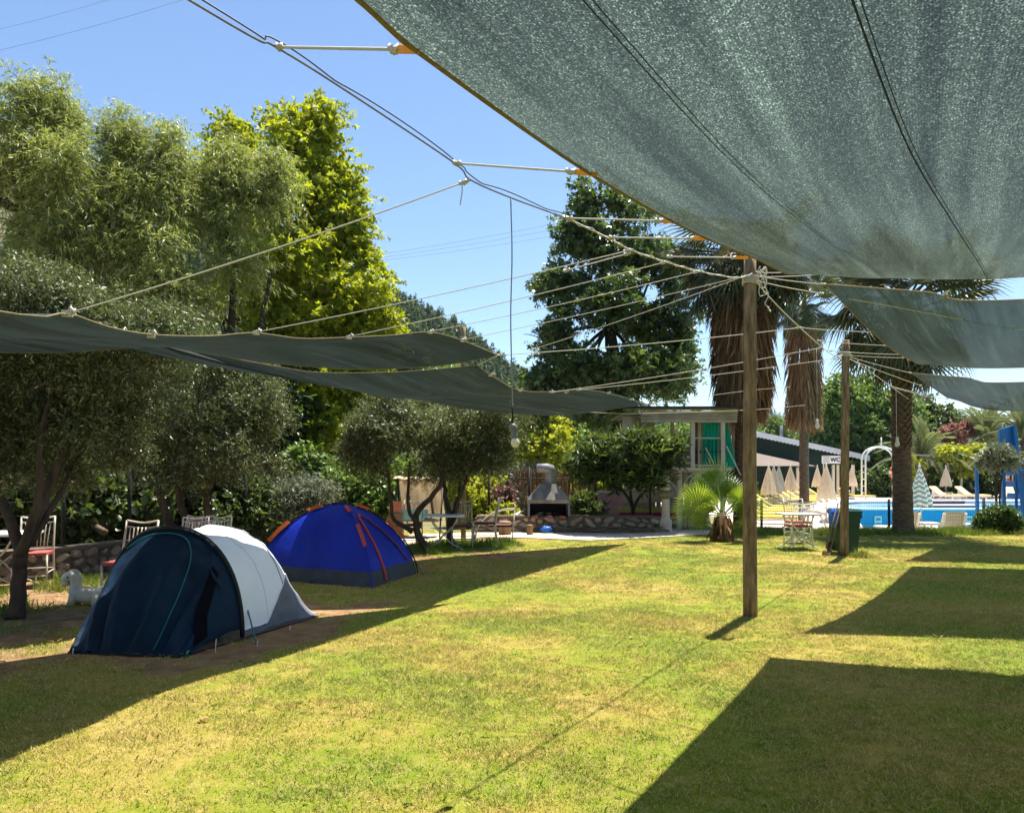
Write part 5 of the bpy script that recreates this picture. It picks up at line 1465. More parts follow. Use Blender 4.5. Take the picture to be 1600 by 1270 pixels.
def folding_table(label, loc, rz, w, dp, h, mt='cream_metal', top='white_paint'):
    root = empty('garden_table', tuple(loc), rz, label, 'table')
    mb = MB(); mb.box((0, 0, h), (w, dp, .03)); mb.build('table_top', M[top], root)
    for sy in (-1, 1):
        for sx in (-1, 1):
            mb = MB(); y = sy * dp * .32
            mb.tube(spline([(sx * w * .34, y, h - .02), (sx * w * .20, y, h * .66), (-sx * w * .02, y + .01 * sx, h * .42), (-sx * w * .16, y, h * .22), (-sx * w * .48, y, 0)], 12), .013, 6)
            mb.build('leg', M[mt], root)
    for sx in (-1, 1):
        mb = MB(); mb.tube([(sx * w * .2, -dp * .32, h * .2), (sx * w * .2, dp * .32, h * .2)], .009, 6); mb.build('stretcher', M[mt], root)
    return root
folding_table('cream folding table with crossed curved legs in front of the olives', gr(694, 858), R(4), .80, .65, .66)
folding_table('white folding table with two chairs beyond the near pole', Vector((at(1247, 0, 15.1).x, 15.1, 0)), R(0), .70, .6, .68, 'white_paint')
folding_table('garden table cut off by the left edge of the picture', Vector((at(-8, 0, 10.2).x, 10.2, 0)), R(10), .95, .7, .72)
rc = empty('arched_garden_chair', (at(778, 0, 16.2).x, 16.2, 0), R(90), 'cream garden chair with long arched side rails near the log stools', 'chair')
for s in (-1, 1):
    mb = MB(); mb.tube(spline([(s * .28, .50, 0), (s * .27, .42, .33), (s * .25, .20, .58), (s * .25, -.1, .70), (s * .25, -.35, .72)], 20), .012, 6); mb.build('arched_rail', M['cream_metal'], rc)
    mb = MB(); mb.tube([(s * .25, -.30, 0), (s * .25, -.35, .72)], .012, 6); mb.build('leg', M['cream_metal'], rc)
mb = MB(); mb.box((0, -.05, .38), (.5, .5, .04)); mb.build('seat', M['dark_seat'], rc)
for k in range(5):
    mb = MB(); mb.tube([(-.2 + .1 * k, -.32, .4), (-.2 + .1 * k, -.36, .8)], .008, 5); mb.build('spindle', M['cream_metal'], rc)
mb = MB(); mb.tube([(-.25, -.36, .8), (.25, -.36, .8)], .012, 6); mb.build('top_rail', M['cream_metal'], rc)

# things on the folding table and swing seat
sw = empty('garden_swing', (at(655, 0, 17.6).x, 17.6, 0), R(-8), 'beige canvas garden swing seat behind the olive stems', 'swing seat')
M['canvas'] = mat('beige_canvas', (.56, .44, .29), (.40, .31, .20), 3, .85, .3, 10, trans=.25)
M['aqua'] = mat('aqua_cushion', (.20, .50, .46), (.13, .38, .36), 6, .8)
def sheet(u, v):
    x = -.50 + 1.0 * u
    z = .45 + .88 * v + .03 * math.sin(u * 3.1)
    y = .28 - .18 * v + .05 * math.sin(u * 14 + v * 4) * (1 - .5 * v) + .03 * math.sin(u * 31)
    return Vector((x, y, z))
mb = MB(); mb.grid(sheet, 40, 20); mb.build('canvas_back', M['canvas'], sw)
mb = MB(); mb.grid(lambda u, v: Vector((-.55 + 1.1 * u, .12 - .35 * v, 1.34 + .05 * math.sin(v * 3.14) + .015 * math.sin(u * 20))), 20, 8); mb.build('canopy', M['canvas'], sw)
for s in (-1, 1):
    mb = MB(); mb.tube([(s * .56, .45, 0), (s * .54, .1, 1.33), (s * .56, -.35, 0)], .02, 6); mb.build('frame_leg', M['black_metal'], sw)
    mb = MB(); mb.bar((s * .30, .15, .45), (s * .26, .05, .95), .06, .03); mb.build('slat', M['wood_grey'], sw)
mb = MB(); mb.tube([(-.56, .1, 1.33), (.56, .1, 1.33)], .018, 6); mb.build('top_bar', M['black_metal'], sw)
mb = MB(); mb.box((0, -.05, .40), (1.0, .45, .05)); mb.build('seat', M['wood_grey'], sw)
mb = MB(); mb.box((-.12, -.1, .52), (.62, .40, .22)); mb.build('cushion', M['aqua'], sw)
oc = empty('orange_cushion', tuple(at(617, 800, 17.2)), 0, 'orange and pink folded cushion left of the swing seat', 'cushion')
mb = MB(); mb.grid(lambda u, v: Vector((-.13 + .26 * u, .05 * math.sin(u * 3.14) + .06 * v, -.02 + .26 * v)), 8, 8); mb.grid(lambda u, v: Vector((-.13 + .26 * u, .09 - .05 * math.sin(u * 3.14) + .06 * v, -.02 + .26 * v)), 8, 8); mb.build('cover', mat('orange_cloth', (.62, .16, .06), (.5, .22, .16), 6, .8), oc)
mb = MB(); mb.box((0, .1, -.25), (.3, .2, .45)); mb.build('stand', M['wood_grey'], oc)
ob = empty('blue_bag', tuple(gr(853, 833) + Vector((0, -.1, 0))), 0, 'blue plastic bag lying at the foot of the barbecue wall', 'bag')
def blob(c, s, seed, n=14):
    mb = MB(); mb.grid(lambda u, v: Vector(c) + Vector((s[0] * math.cos(6.283 * u) * math.sin(math.pi * v), s[1] * math.sin(6.283 * u) * math.sin(math.pi * v), s[2] * math.cos(math.pi * v))) * (1 + .22 * mnoise.noise(Vector((math.cos(6.283 * u) * 2 + seed, math.sin(6.283 * u) * 2, v * 5)))), n, n)
    return mb
blob((0, 0, .09), (.15, .12, .10), 1).build('bag_body', mat('blue_plastic', (.02, .12, .45), (.01, .07, .30), 8, .4, .4, 20), ob)
blob((.10, 0, .17), (.05, .03, .03), 3).build('knot', M['blue_nylon'], ob)

# log stools
for i, (px, py, w, h, lab) in enumerate([(789, 836, .30, .32, 'wide log stool beside the arched garden chair'), (828, 836, .15, .24, 'small log stool in front of the barbecue wall')]):
    p = gr(px, py); rt = empty('log_stool', tuple(p), 0, lab, 'stool', 'log stools')
    mb = MB(); prof = [(w / 2 * .98, 0), (w / 2, .03), (w / 2 * .96, h * .5), (w / 2, h - .01), (w / 2 * .95, h)]
    mb.lathe(prof, n=14); mb.build('bark', mat('log_bark', (.26, .15, .07), (.12, .07, .035), 8, .9, .7, 24, stretch=(1, 1, .3)), rt)
    mb = MB(); mb.lathe([(w / 2 * .9, h + .001), (w / 2 * .88, h + .006)], n=14); mb.build('cut_top', mat('cut_wood', (.46, .32, .18), (.34, .22, .12), 14, .8), rt)

# barbecue with tin hood
BBY = 19.0
bb = empty('barbecue', (at(857, 0, BBY).x, BBY, .41), 0, 'outdoor barbecue with a soot stained tin hood on the stone wall', 'barbecue')
M['tin'] = mat('stained_tin', (.25, .23, .20), (.07, .06, .05), 3.5, .5, .2, 14, metal=.35, stretch=(1, 1, .35))
M['soot'] = mat('soot', (.012, .011, .010), (.006, .006, .005), 6, .95)
hw = .52
mb = MB()
mb.add([(-hw, -.3, .40), (hw, -.3, .40), (hw, .35, .40), (-hw, .35, .40), (-.20, -.08, .78), (.20, -.08, .78), (.20, .25, .78), (-.20, .25, .78), (-hw, -.3, .31), (hw, -.3, .31), (hw, .35, .31), (-hw, .35, .31)],
       [(0, 1, 5, 4), (1, 2, 6, 5), (2, 3, 7, 6), (3, 0, 4, 7), (8, 9, 1, 0), (9, 10, 2, 1), (10, 11, 3, 2), (11, 8, 0, 3)])
mb.build('hood', M['tin'], bb)
mb = MB(); mb.tube([(.06, .08, .74), (.06, .08, 1.12)], .15, 4, True, False); chim_ = mb.build('chimney', mat('grey_tin', (.26, .27, .28), (.16, .17, .18), 5, .6), bb)
mb = MB(); mb.tube([(.08, .08, 1.12), (-.05, .0, 1.17), (-.28, -.02, 1.17)], [.13, .12, .11], 10); mb.build('chimney_bend', mat('pale_tin', (.24, .24, .26), (.16, .16, .18), 5, .6), chim_)
for s in (-1, 1):
    mb = MB(); mb.box((s * (hw - .03), .02, .155), (.05, .62, .32)); mb.build('side_wall', M['tent_grey'], bb)
mb = MB(); mb.box((0, .33, .155), (hw * 2 - .12, .04, .32)); mb.build('back_wall', M['soot'], bb)
mb = MB(); mb.box((0, .02, -.005), (hw * 2 - .05, .6, .03)); mb.build('hearth', M['soot'], bb)
for s in (-.35, .02, .33):
    mb = MB(); mb.box((s, -.28, -.02), (.14, .07, .06)); mb.build('brick', mat('red_brick', (.30, .09, .06), (.2, .06, .04), 9, .9), bb)
for k in range(5):
    mb = MB(); mb.tube([(-.3 + .14 * k, -.1 + .03 * k, .03), (-.12 + .13 * k, .1, .06)], .02, 5); mb.build('charred_stick', M['soot'], bb)
pl = empty('plastic_sheet', tuple(at(808, 805, 19.4)), 0, 'pale blue plastic sheet lying left of the barbecue', 'plastic sheet')
mb = MB(); mb.grid(lambda u, v: Vector((-.14 + .3 * u, .25 * v, -.03 + .14 * u + .03 * math.sin(u * 9 + v * 5))), 10, 6); mb.build('sheet', mat('pale_plastic', (.50, .58, .66), (.4, .47, .55), 5, .4), pl)
# firewood pile: single branches
fw = empty('firewood_pile', tuple(gr(955, 833.5)), 0, 'heap of grey dry branches lying along the barbecue wall', 'firewood')
rr = np.random.default_rng(15)
for k in range(34):
    c = np.array([rr.uniform(-1.1, 1.0), rr.uniform(-.02, .16), .03 + .10 * rr.random() ** 1.3])
    L = rr.uniform(.5, 1.3); a = rr.normal(0, .22)
    d = np.array([math.cos(a), .18 * rr.normal(), math.sin(a) * .35]) * L / 2
    q0, q1 = c - d, c + d
    q0[2] = max(.015, q0[2]); q1[2] = max(.015, q1[2])
    mb = MB(); mb.tube(wig(q0, q1, rr, .04, 5), [rr.uniform(.010, .024)] * 6, 5); mb.build('branch', M['wood_grey'], fw)

# reed screen and pink sheets behind the barbecue
rs = empty('reed_screen', (at(860, 0, 21.2).x, 21.2, 0), 0, 'dry reed screen standing behind the barbecue hood', 'reed screen')
mb = MB(); rr = random.Random(4)
for i in range(240):
    x = -1.0 + 2.3 * i / 240; h = 1.52 + rr.uniform(-.12, .10)
    mb.tube([(x, rr.uniform(-.03, .03), .2), (x + rr.uniform(-.02, .02), rr.uniform(-.03, .03), h)], .008, 3, False)
tag(mb.build('reeds', M['thatch'], rs), kind='stuff')
for z in (.5, 1.3):
    mb = MB(); mb.tube([(-1, -.05, z), (1.3, -.05, z)], .015, 5); mb.build('rail', M['wood_grey'], rs)
pk = empty('pink_wall', (at(945, 0, 23).x, 23, 0), 0, 'low pale pink rendered wall behind the dark tree trunk', 'wall')
mb = MB(); mb.box((0, 0, .42), (2.6, .15, .84)); mb.build('render', mat('pink_render', (.66, .36, .30), (.58, .30, .26), 3, .8), pk)
mb = MB(); mb.box((0, 0, .86), (2.7, .22, .05)); mb.build('coping', M['white_paint'], pk)
# ------------------------------------------------------------------ white playhouse
HX0 = at(972, 0, 20.2).x; HX1 = at(1150, 0, 20.2).x
ph = empty('playhouse', (4.6, 20.2, 0), 0, 'cream wooden two storey playhouse with a balcony and green cloth', 'playhouse')
po = ph.location
YF, YB = 19.9, 22.4        # front and back planes
def X(px, Y=YF): return at(px, 0, Y).x
def Z(py, Y=YF): return at(0, py, Y).z
def pbox(name, x0, x1, z0, z1, y0, y1, mt):
    mb = MB(po); mb.box(((x0 + x1) / 2, (y0 + y1) / 2, (z0 + z1) / 2), (abs(x1 - x0), abs(y1 - y0), abs(z1 - z0))); return mb.build(name, M[mt], ph)
# posts
for px, top in ((1061, 731), (1082, 655), (1129, 655)):
    x = X(px); pbox('post', x - .055, x + .055, 0 if px != 1082 else Z(733), Z(top), YF - .05, YF + .05, 'cream_paint')
for px in (1009, 1082, 1129):
    x = X(px); pbox('post', x - .05, x + .05, -.05, Z(640), YB - .05, YB + .05, 'cream_paint')
pbox('post', X(1068, YF), X(1068, YF) + .09, 0, Z(733), YF + .6, YF + .7, 'cream_paint')
# floor beam and floor boards
pbox('floor_beam', X(1040), X(1142), Z(735.5), Z(730.5), YF - .09, YF + .03, 'cream_paint')
pbox('floor_beam', X(1000), X(1142), Z(739), Z(733), YB - .09, YB + .03, 'cream_paint')
for k in range(18):
    y = YF + .06 + (YB - YF - .1) * k / 18
    pbox('floor_board', X(985), X(1140), Z(735), Z(732.5), y, y + .125, 'plank_grey')
# eave boards
for k in range(5):
    z0 = Z(660 - 4.6 * k); pbox('eave_board', X(1000), X(1150), z0, z0 + .062, YF - .10 - .02 * k, YF - .06 - .02 * k, 'plank')
mb = MB(po)
mb.add([(X(968), YF - .5, Z(640)), (X(1158), YF - .5, Z(640)), (X(1158), YB + .4, Z(626)), (X(968), YB + .4, Z(626)), (X(968), YF - .5, Z(637)), (X(1158), YF - .5, Z(637)), (X(1158), YB + .4, Z(623)), (X(968), YB + .4, Z(623))],
       [(3, 2, 1, 0), (4, 5, 6, 7), (0, 1, 5, 4), (1, 2, 6, 5), (2, 3, 7, 6), (3, 0, 4, 7)])
mb.build('roof', M['black_metal'], ph)
for k in range(16):
    x = X(972) + (X(1150) - X(972)) * k / 16
    pbox('ceiling_board', x, x + .175, Z(648), Z(646), YF - .05, YB, 'plank_grey')
# left side wall of vertical boards, upper storey
for k in range(7):
    y = YF + .1 + k * .33; x = X(975, YF) + .12 * k
    pbox('wall_board', x, x + .24, Z(733), Z(650), YF + .25 + .10 * k, YF + .29 + .10 * k, 'plank')
# back wall boards (right part, behind the green cloth) and low rear parapet
for k in range(9):
    x = X(1083, YB) + .14 * k; pbox('wall_board', x, x + .13, Z(733, YB), Z(660, YB), YB - .03, YB, 'plank_grey')
for k in range(12):
    x = X(1020, YB) + .115 * k; pbox('parapet_board', x, x + .105, Z(733, YB), Z(700, YB), YB - .03, YB, 'plank_grey')
for py in (714, 723):
    mb = MB(po); mb.bar((X(1046), YF, Z(py)), (X(1082), YF, Z(py)), .04, .04); mb.build('rail', M['cream_paint'], ph)
# balcony railing
for py in (684.5, 727):
    mb = MB(po); mb.bar((X(1082), YF - .02, Z(py)), (X(1129), YF - .02, Z(py)), .04, .03); mb.build('rail', M['cream_paint'], ph)
for k in range(7):
    x = X(1088) + (X(1125) - X(1088)) * k / 6
    mb = MB(po); mb.tube([(x, YF - .02, Z(727)), (x, YF - .02, Z(705)), (x, YF - .02, Z(684.5))], .007, 5)
    mb.lathe([(.006, -.05), (.02, -.02), (.02, .02), (.006, .05)], (x, YF - .02, Z(706)), 6); mb.build('baluster', M['black_metal'], ph)
# braces
for a, b in (((1101, 700), (1113, 724)), ((1133, 697), (1155, 742))):
    mb = MB(po); mb.bar((X(a[0]), YF - .12, Z(a[1])), (X(b[0]), YF - .12, Z(b[1])), .03, .03); mb.build('brace', M['cream_paint'], ph)
# lower storey: picket boards, brace, arch, stair
for k in range(12):
    x = X(970, YB) + .155 * k
    pbox('picket', x, x + .12, -.02, Z(738, YB), YB - .6, YB - .57, 'plank')
for k in range(8):
    x = X(1064) + .095 * k; pbox('gate_board', x, x + .075, .05, .95, YF + .05, YF + .08, 'plank')
mb = MB(po); mb.bar((X(1046), YF, Z(752)), (X(1061), YF, Z(768)), .06, .05); mb.build('brace', M['cream_paint'], ph)
for dx in (0, .14):
    mb = MB(po); mb.tube(spline([(X(1068) + dx, YF - .04, Z(766)), (X(1071) + dx, YF - .04, Z(750)), (X(1082) + dx, YF - .04, Z(741)), (X(1094) + dx, YF - .04, Z(738))], 14), .018, 6); mb.build('arch_rail', M['cream_paint'], ph)
for k in range(4):
    pbox('stair_tread', X(1094), X(1107), .10 + .14 * k, .14 + .14 * k, YF - .1 + .14 * k, YF + .1 + .14 * k, 'cream_paint')
for s in (1093, 1108):
    mb = MB(po); mb.bar((X(s), YF - .15, .02), (X(s), YF + .5, .68), .05, .1); mb.build('stair_stringer', M['cream_paint'], ph)
for py in (808, 816, 826):
    mb = MB(po); mb.bar((X(1022), YF - .02, Z(py)), (X(1061), YF - .02, Z(py)), .035, .03); mb.build('rail', M['cream_paint'], ph)
pbox('lower_wall', X(1008), X(1142), -.02, Z(790, YB), YB - .2, YB - .16, 'plank_grey')
# curtain
gc = empty('green_cloth', tuple(at(1120, 690, 19.8)), 0, 'bright green cloth hung on the playhouse balcony', 'cloth')
M['green_cloth'] = mat('green_cloth', (.0, .36, .23), (.0, .26, .17), 2, .7, .3, 6, trans=.35)
def cur(x0, x1, x0b, x1b, z0, z1, y, ph_):
    mb = MB(gc.location)
    mb.grid(lambda u, v: Vector((X(x0 + (x1 - x0) * u) * v + X(x0b + (x1b - x0b) * u) * (1 - v), y + .03 * math.sin(u * 13 + ph_) * (1 - .4 * v) + .02 * math.sin(u * 29), Z(z0) + (Z(z1) - Z(z0)) * v)), 24, 14)
    mb.build('drape', M['green_cloth'], gc)
cur(1102, 1127, 1101, 1126, 728, 660, YF + .25, 0)
cur(1131, 1140, 1132, 1155, 730, 660, YF + .20, 2)
# mattress / boat under the playhouse
mt_ = empty('float_mat', (X(1022), 21.0, .34), 0, 'red and yellow inflatable mat under the playhouse floor', 'mat')
mb = MB(mt_.location); mb.box((X(1022) + .0, 20.9, .30), (1.5, .4, .16)); mb.build('red_band', mat('magenta_vinyl', (.35, .01, .06), (.25, .01, .04), 4, .5), mt_)
mb = MB(mt_.location); mb.box((X(1015), 20.95, .44), (1.3, .4, .12)); mb.build('yellow_band', mat('yellow_vinyl', (.42, .34, .08), (.3, .24, .06), 4, .5), mt_)
pan = empty('dotted_panel', (X(1035), 21.4, .75), 0, 'cream panel with a row of dark round holes under the playhouse', 'panel')
mb = MB(pan.location); mb.box((X(1035), 21.5, .80), (1.6, .04, .36)); mb.build('board', M['plank'], pan)
for k in range(9):
    mb = MB(pan.location); mb.lathe([(.002, -.01), (.035, -.008), (.035, .008), (.002, .01)], (0, 0, 0), 8); o = mb.build('hole', M['black_metal'], pan)
    o.data = o.data; o.location = Vector((X(1035) - .65 + .16 * k, 21.475, .84)) - pan.location + pan.location; o.rotation_euler = (R(90), 0, 0)
    o.location = Vector((-.65 + .16 * k, 21.472 - 21.4, .09))
for k in range(6):
    mb = MB(pan.location); mb.bar((X(1048) + .09 * k, 21.46, .60), (X(1048) + .09 * k + .12, 21.46, .74), .035, .02); mb.build('blue_stripe', mat('sky_stripe', (.10, .36, .55), (.08, .28, .45), 5), pan)
# stone lamp column
lc = empty('stone_column', tuple(gr(1040, 832)), 0, 'pale stone garden column in front of the playhouse', 'column')
M['pale_stone'] = mat('pale_stone', (.60, .53, .42), (.42, .36, .27), 6, .85, .3, 30)
mb = MB(); mb.lathe([(.18, 0), (.18, .05), (.155, .07), (.15, .16), (.16, .20), (.155, .30), (.12, .34), (.105, .36), (.098, .60), (.10, .80), (.095, .83)], n=16); mb.build('shaft', M['pale_stone'], lc)
mb = MB(); mb.lathe([(.10, .83), (.17, .88), (.21, .93), (.20, .97), (.12, 1.01), (.10, 1.03)], n=16); mb.build('bowl', mat('mossy_stone', (.24, .20, .12), (.15, .13, .08), 8, .9, .3, 30), lc)
mb = MB(); mb.lathe([(.10, 1.03), (.13, 1.10), (.105, 1.20), (.12, 1.28), (.08, 1.38), (.03, 1.42)], n=14); mb.build('figure', M['pale_stone'], lc)

# ------------------------------------------------------------------ pool fence
mesh_fence('pool_fence', 'low black wire mesh fence between the lawn and the pool', [(X(1190, 19.3), 19.3, 0), (X(1250, 19.3), 19.3, 0), (X(1389, 19.3), 19.3, 0), (X(1537, 19.3), 19.3, 0), (X(1690, 19.3), 19.3, 0)], .80, wx=.055, wz_=.2, r=.0018, pr=.035)

# ------------------------------------------------------------------ parasols
M['parasol'] = mat('beige_canvas_parasol', (.80, .69, .54), (.66, .55, .41), 6, .85, .2, 20, trans=.35)
M['parasol_pole'] = mat('parasol_pole', (.60, .54, .44), (.5, .44, .35), 8, .6)
def stripe_mat():
    m, nt, b, out = newmat('striped_canvas')
    tc = _n(nt, 'ShaderNodeTexCoord'); sx = _n(nt, 'ShaderNodeSeparateXYZ'); nt.links.new(tc.outputs['Object'], sx.inputs[0])
    at2 = _n(nt, 'ShaderNodeMath', operation='ARCTAN2'); nt.links.new(sx.outputs[1], at2.inputs[0]); nt.links.new(sx.outputs[0], at2.inputs[1])
    m8 = _n(nt, 'ShaderNodeMath', operation='MULTIPLY'); m8.inputs[1].default_value = 4.0; nt.links.new(at2.outputs[0], m8.inputs[0])
    si = _n(nt, 'ShaderNodeMath', operation='COSINE'); nt.links.new(m8.outputs[0], si.inputs[0])
    a = _n(nt, 'ShaderNodeMath', operation='MULTIPLY'); a.inputs[1].default_value = .035; nt.links.new(si.outputs[0], a.inputs[0])
    z = _n(nt, 'ShaderNodeMath', operation='ADD'); nt.links.new(sx.outputs[2], z.inputs[0]); nt.links.new(a.outputs[0], z.inputs[1])
    fr = _n(nt, 'ShaderNodeMath', operation='MULTIPLY'); fr.inputs[1].default_value = 6.4; nt.links.new(z.outputs[0], fr.inputs[0])
    fc = _n(nt, 'ShaderNodeMath', operation='FRACT'); nt.links.new(fr.outputs[0], fc.inputs[0])
    rp = ramp(nt, fc.outputs[0], [(.0, (.72, .72, .62)), (.46, (.72, .72, .62)), (.5, (.10, .32, .28)), (.72, (.10, .32, .28)), (.78, (.20, .36, .42)), (.96, (.20, .36, .42)), (1, (.72, .72, .62))])
    nt.links.new(rp.outputs[0], b.inputs['Base Color']); b.inputs['Roughness'].default_value = .85
    return m
M['striped'] = stripe_mat()
def parasol_meshes(clen, r, H):
    """closed canopy: pleated cone"""
    mb = MB(); n = 48
    rows = 14
    def fn(u, v):
        a = 6.28318 * u
        rr = r * (.06 + .94 * v ** .9) * (1 + .22 * math.cos(8 * a) * min(1, v * 3)) * (1 - .10 * max(0, v - .9) * 10)
        zz = H - clen * v - .035 * (v > .9) * math.cos(8 * a)
        return Vector((rr * math.cos(a), rr * math.sin(a), zz))
    mb.grid(fn, n, rows)
    can = mb.mesh('canopy')
    tip = MB().lathe([(.006, H + .09), (.02, H + .05), (.035, H + .0), (.03, H - .05)], n=8).mesh('tip')
    pole_ = MB().tube([(0, 0, .02), (0, 0, H)], .022, 8).mesh('pole')
    base = MB().lathe([(.24, 0), (.25, .04), (.20, .09), (.05, .12), (.035, .3)], n=14).mesh('base')
    return can, tip, pole_, base
PM = parasol_meshes(1.24, .31, 2.08)
for m_, k in zip(PM, ('parasol', 'white_paint', 'parasol_pole', 'white_paint')): m_.materials.append(M[k])
def parasol(label, px, Y, rz=0, meshes=PM, tilt=0, s=1.0):
    rt = empty('closed_parasol', (X(px, Y), Y, DZ), R(rz), label, 'parasol', 'closed parasols round the pool')
    rt.rotation_euler = (0, R(tilt), R(rz)); rt.scale = (s, s, s)
    for me, nm in zip(meshes, ('canopy', 'tip', 'pole', 'base')): link(nm, me, None, rt)
parasol('closed beige parasol nearest the near pole, leftmost of its row', 1201, 33, 10, s=1.0)
parasol('closed beige parasol half hidden behind the leftmost parasol', 1209, 34.5, 30)
parasol('closed beige parasol, third from the left of the row', 1217, 36.3, 50)
parasol('closed beige parasol, fourth from the left with a loose flap', 1235, 38, 20)
parasol('closed beige parasol left of the slim palm trunk', 1252, 44, 70)
parasol('closed beige parasol under the left end of the toilet sign', 1277, 46, 0)
parasol('biggest closed beige parasol in front of the toilet sign', 1291, 28, 15)
parasol('closed beige parasol right of the bin pole', 1331, 48, 40)
parasol('closed beige parasol between the two far sunbeds', 1478, 47.5, 25)
SMs = list(parasol_meshes(1.30, .32, 2.05)); 
for m_, k in zip(SMs, ('striped', 'white_paint', 'parasol_pole', 'white_paint')): m_.materials.append(M[k])
parasol('closed green and white striped parasol beside the pool palm', 1440, 25.0, 5, SMs, -2)

# ------------------------------------------------------------------ sun loungers
M['cushion'] = mat('yellow_cushion', (.80, .62, .14), (.70, .52, .10), 5, .8)
M['cushion_pale'] = mat('pale_cushion', (.76, .64, .34), (.66, .54, .26), 5, .8)
def lounger_parts():
    d = []
    # along +x: foot end at x=1.9, head at 0
    fr = MB(); fr.bar((.0, -.28, .28), (1.9, -.28, .28), .06, .06); fr.bar((.0, .28, .28), (1.9, .28, .28), .06, .06)
    for x in (.05, .6, 1.2, 1.87): fr.bar((x, -.28, .28), (x, .28, .28), .05, .04)
    d.append(('frame', fr.mesh('frame'), 'white_paint'))
    for x in (.35, 1.55):
        for s in (-1, 1):
            d.append(('leg', MB().bar((x, s * .28, .27), (x + (.12 if x > 1 else -.12), s * .30, 0), .06, .05).mesh('leg'), 'white_paint'))
    d.append(('back_support', MB().bar((.15, .0, .28), (.18, 0, .60), .4, .03).mesh('back_support'), 'white_paint'))
    def pad(pts, w, t):
        mb = MB(); n = len(pts)
        vs = []
        for i, p in enumerate(pts):
            for y, dz in ((-w / 2, .0), (-w / 2 + .03, t), (w / 2 - .03, t), (w / 2, 0)):
                vs.append((p[0], y, p[1] + dz))
        fs = []
        for i in range(n - 1):
            for k in range(3): fs.append((i * 4 + k, i * 4 + k + 1, i * 4 + 4 + k + 1, i * 4 + 4 + k))
            fs.append((i * 4 + 3, i * 4, i * 4 + 4, i * 4 + 7))
        fs += [(0, 1, 2, 3), ((n - 1) * 4 + 3, (n - 1) * 4 + 2, (n - 1) * 4 + 1, (n - 1) * 4)]
        mb.add(vs, fs); return mb
    d.append(('back_cushion', pad([(-.02, .78), (.25, .60), (.50, .42), (.70, .32)], .6, .07).mesh('back_cushion'), 'cushion'))
    d.append(('seat_cushion', pad([(.70, .32), (1.0, .325), (1.4, .335), (1.93, .32)], .6, .07).mesh('seat_cushion'), 'cushion'))
    for _, me, k in d: me.materials.append(M[k])
    return d
LP_ = lounger_parts()
PALE = {}
def lounger(label, loc, rz, pale=False, group='sunbeds round the pool', s=1.0):
    rt = empty('sun_lounger', tuple(loc), rz, label, 'sunbed', group)
    rt.scale = (s, s, s)
    for nm, me, k in LP_:
        if pale and k == 'cushion':
            if me.name not in PALE:
                m2 = me.copy(); m2.materials.clear(); m2.materials.append(M['cushion_pale']); PALE[me.name] = m2
            me = PALE[me.name]
        link(nm, me, None, rt)
ordw = ['first', 'second', 'third', 'fourth', 'fifth', 'sixth', 'seventh', 'eighth', 'ninth', 'tenth']
for i in range(8):
    Y = 25.2 + 1.75 * i; fx = X(1246 + max(0, i - 2) * 5.5, Y)
    lounger('yellow cushioned sunbed, %s from the front in the row left of the pool' % ordw[i], (fx - 1.9 * math.cos(R(20)), Y + 1.9 * math.sin(R(20)), DZ), R(-20))
for i, (px, Y, lab) in enumerate([(1271, 40, 'in front of the fourth parasol'), (1276, 42, 'behind the fourth parasol'), (1284, 44.2, 'below the slim palm trunk'), (1293, 46, 'under the toilet sign'), (1308, 45, 'half hidden by the bin pole')]):
    lounger('yellow cushioned sunbed %s' % lab, (X(px, Y) - 1.9 * math.cos(R(28)), Y + 1.9 * math.sin(R(28)) - .6, DZ), R(-28))
lounger('yellow sunbed right of the bin pole with its foot towards the white arch', (X(1364, 44.5) - 1.9, 44.5, DZ), R(-2))
lounger('pale sunbed left of the far white side table, facing the pool', (X(1457, 46.8), 46.8, DZ), R(-68), True)
lounger('pale sunbed right of the far white side table, facing the pool', (X(1497, 46.8), 46.8, DZ), R(-68), True)
lounger('pale sunbed seen between the legs of the slide tower', (X(1574, 46.8), 46.8, DZ), R(-112), True)
# near loungers seen from behind
def near_chair(label, px, Y, w):
    rt = empty('pool_chair', (X(px, Y), Y, DZ), 0, label, 'chair', 'sunbeds seen from behind at the near pool edge')
    top = Z(801, Y) - DZ
    for s in (-1, 1):
        mb = MB(); mb.bar((s * w / 2, 0, .05), (s * w / 2, -.22, top), .07, .05); mb.build('side_rail', M['white_paint'], rt)
        mb = MB(); mb.bar((s * w / 2, .2, .0), (s * w / 2, .2, .35), .06, .05); mb.build('leg', M['white_paint'], rt)
    for k in range(6):
        z = .32 + (top - .32) * k / 5.0
        mb = MB(); mb.bar((-w / 2, -.22 * z / top + .02, z), (w / 2, -.22 * z / top + .02, z), .02, .09); mb.build('slat', M['cream_paint'], rt)
    mb = MB(); mb.box((0, .55, .34), (w, 1.1, .05)); mb.build('seat', M['white_paint'], rt)
    for s in (-1, 1):
        mb = MB(); mb.bar((s * (w / 2 - .03), -.0, .4), (s * (w / 2 - .03), -.16, top - .02), .06, .06); mb.build('cushion_edge', M['cushion'], rt)
near_chair('pool chair seen from behind beside the ball shrub', 1485, 20.6, .56)
near_chair('pool chair half hidden behind the thick palm trunk', 1412, 20.6, .60)
def side_table(label, loc, w, h):
    rt = empty('side_table', tuple(loc), 0, label, 'table', 'white plastic side tables by the pool')
    mb = MB(); mb.box((0, 0, h), (w, w, .04)); mb.build('table_top', M['white_paint'], rt)
    for sx in (-1, 1):
        for sy in (-1, 1):
            mb = MB(); mb.bar((sx * w * .42, sy * w * .42, h), (sx * w * .46, sy * w * .46, 0), .05, .05); mb.build('leg', M['white_paint'], rt)
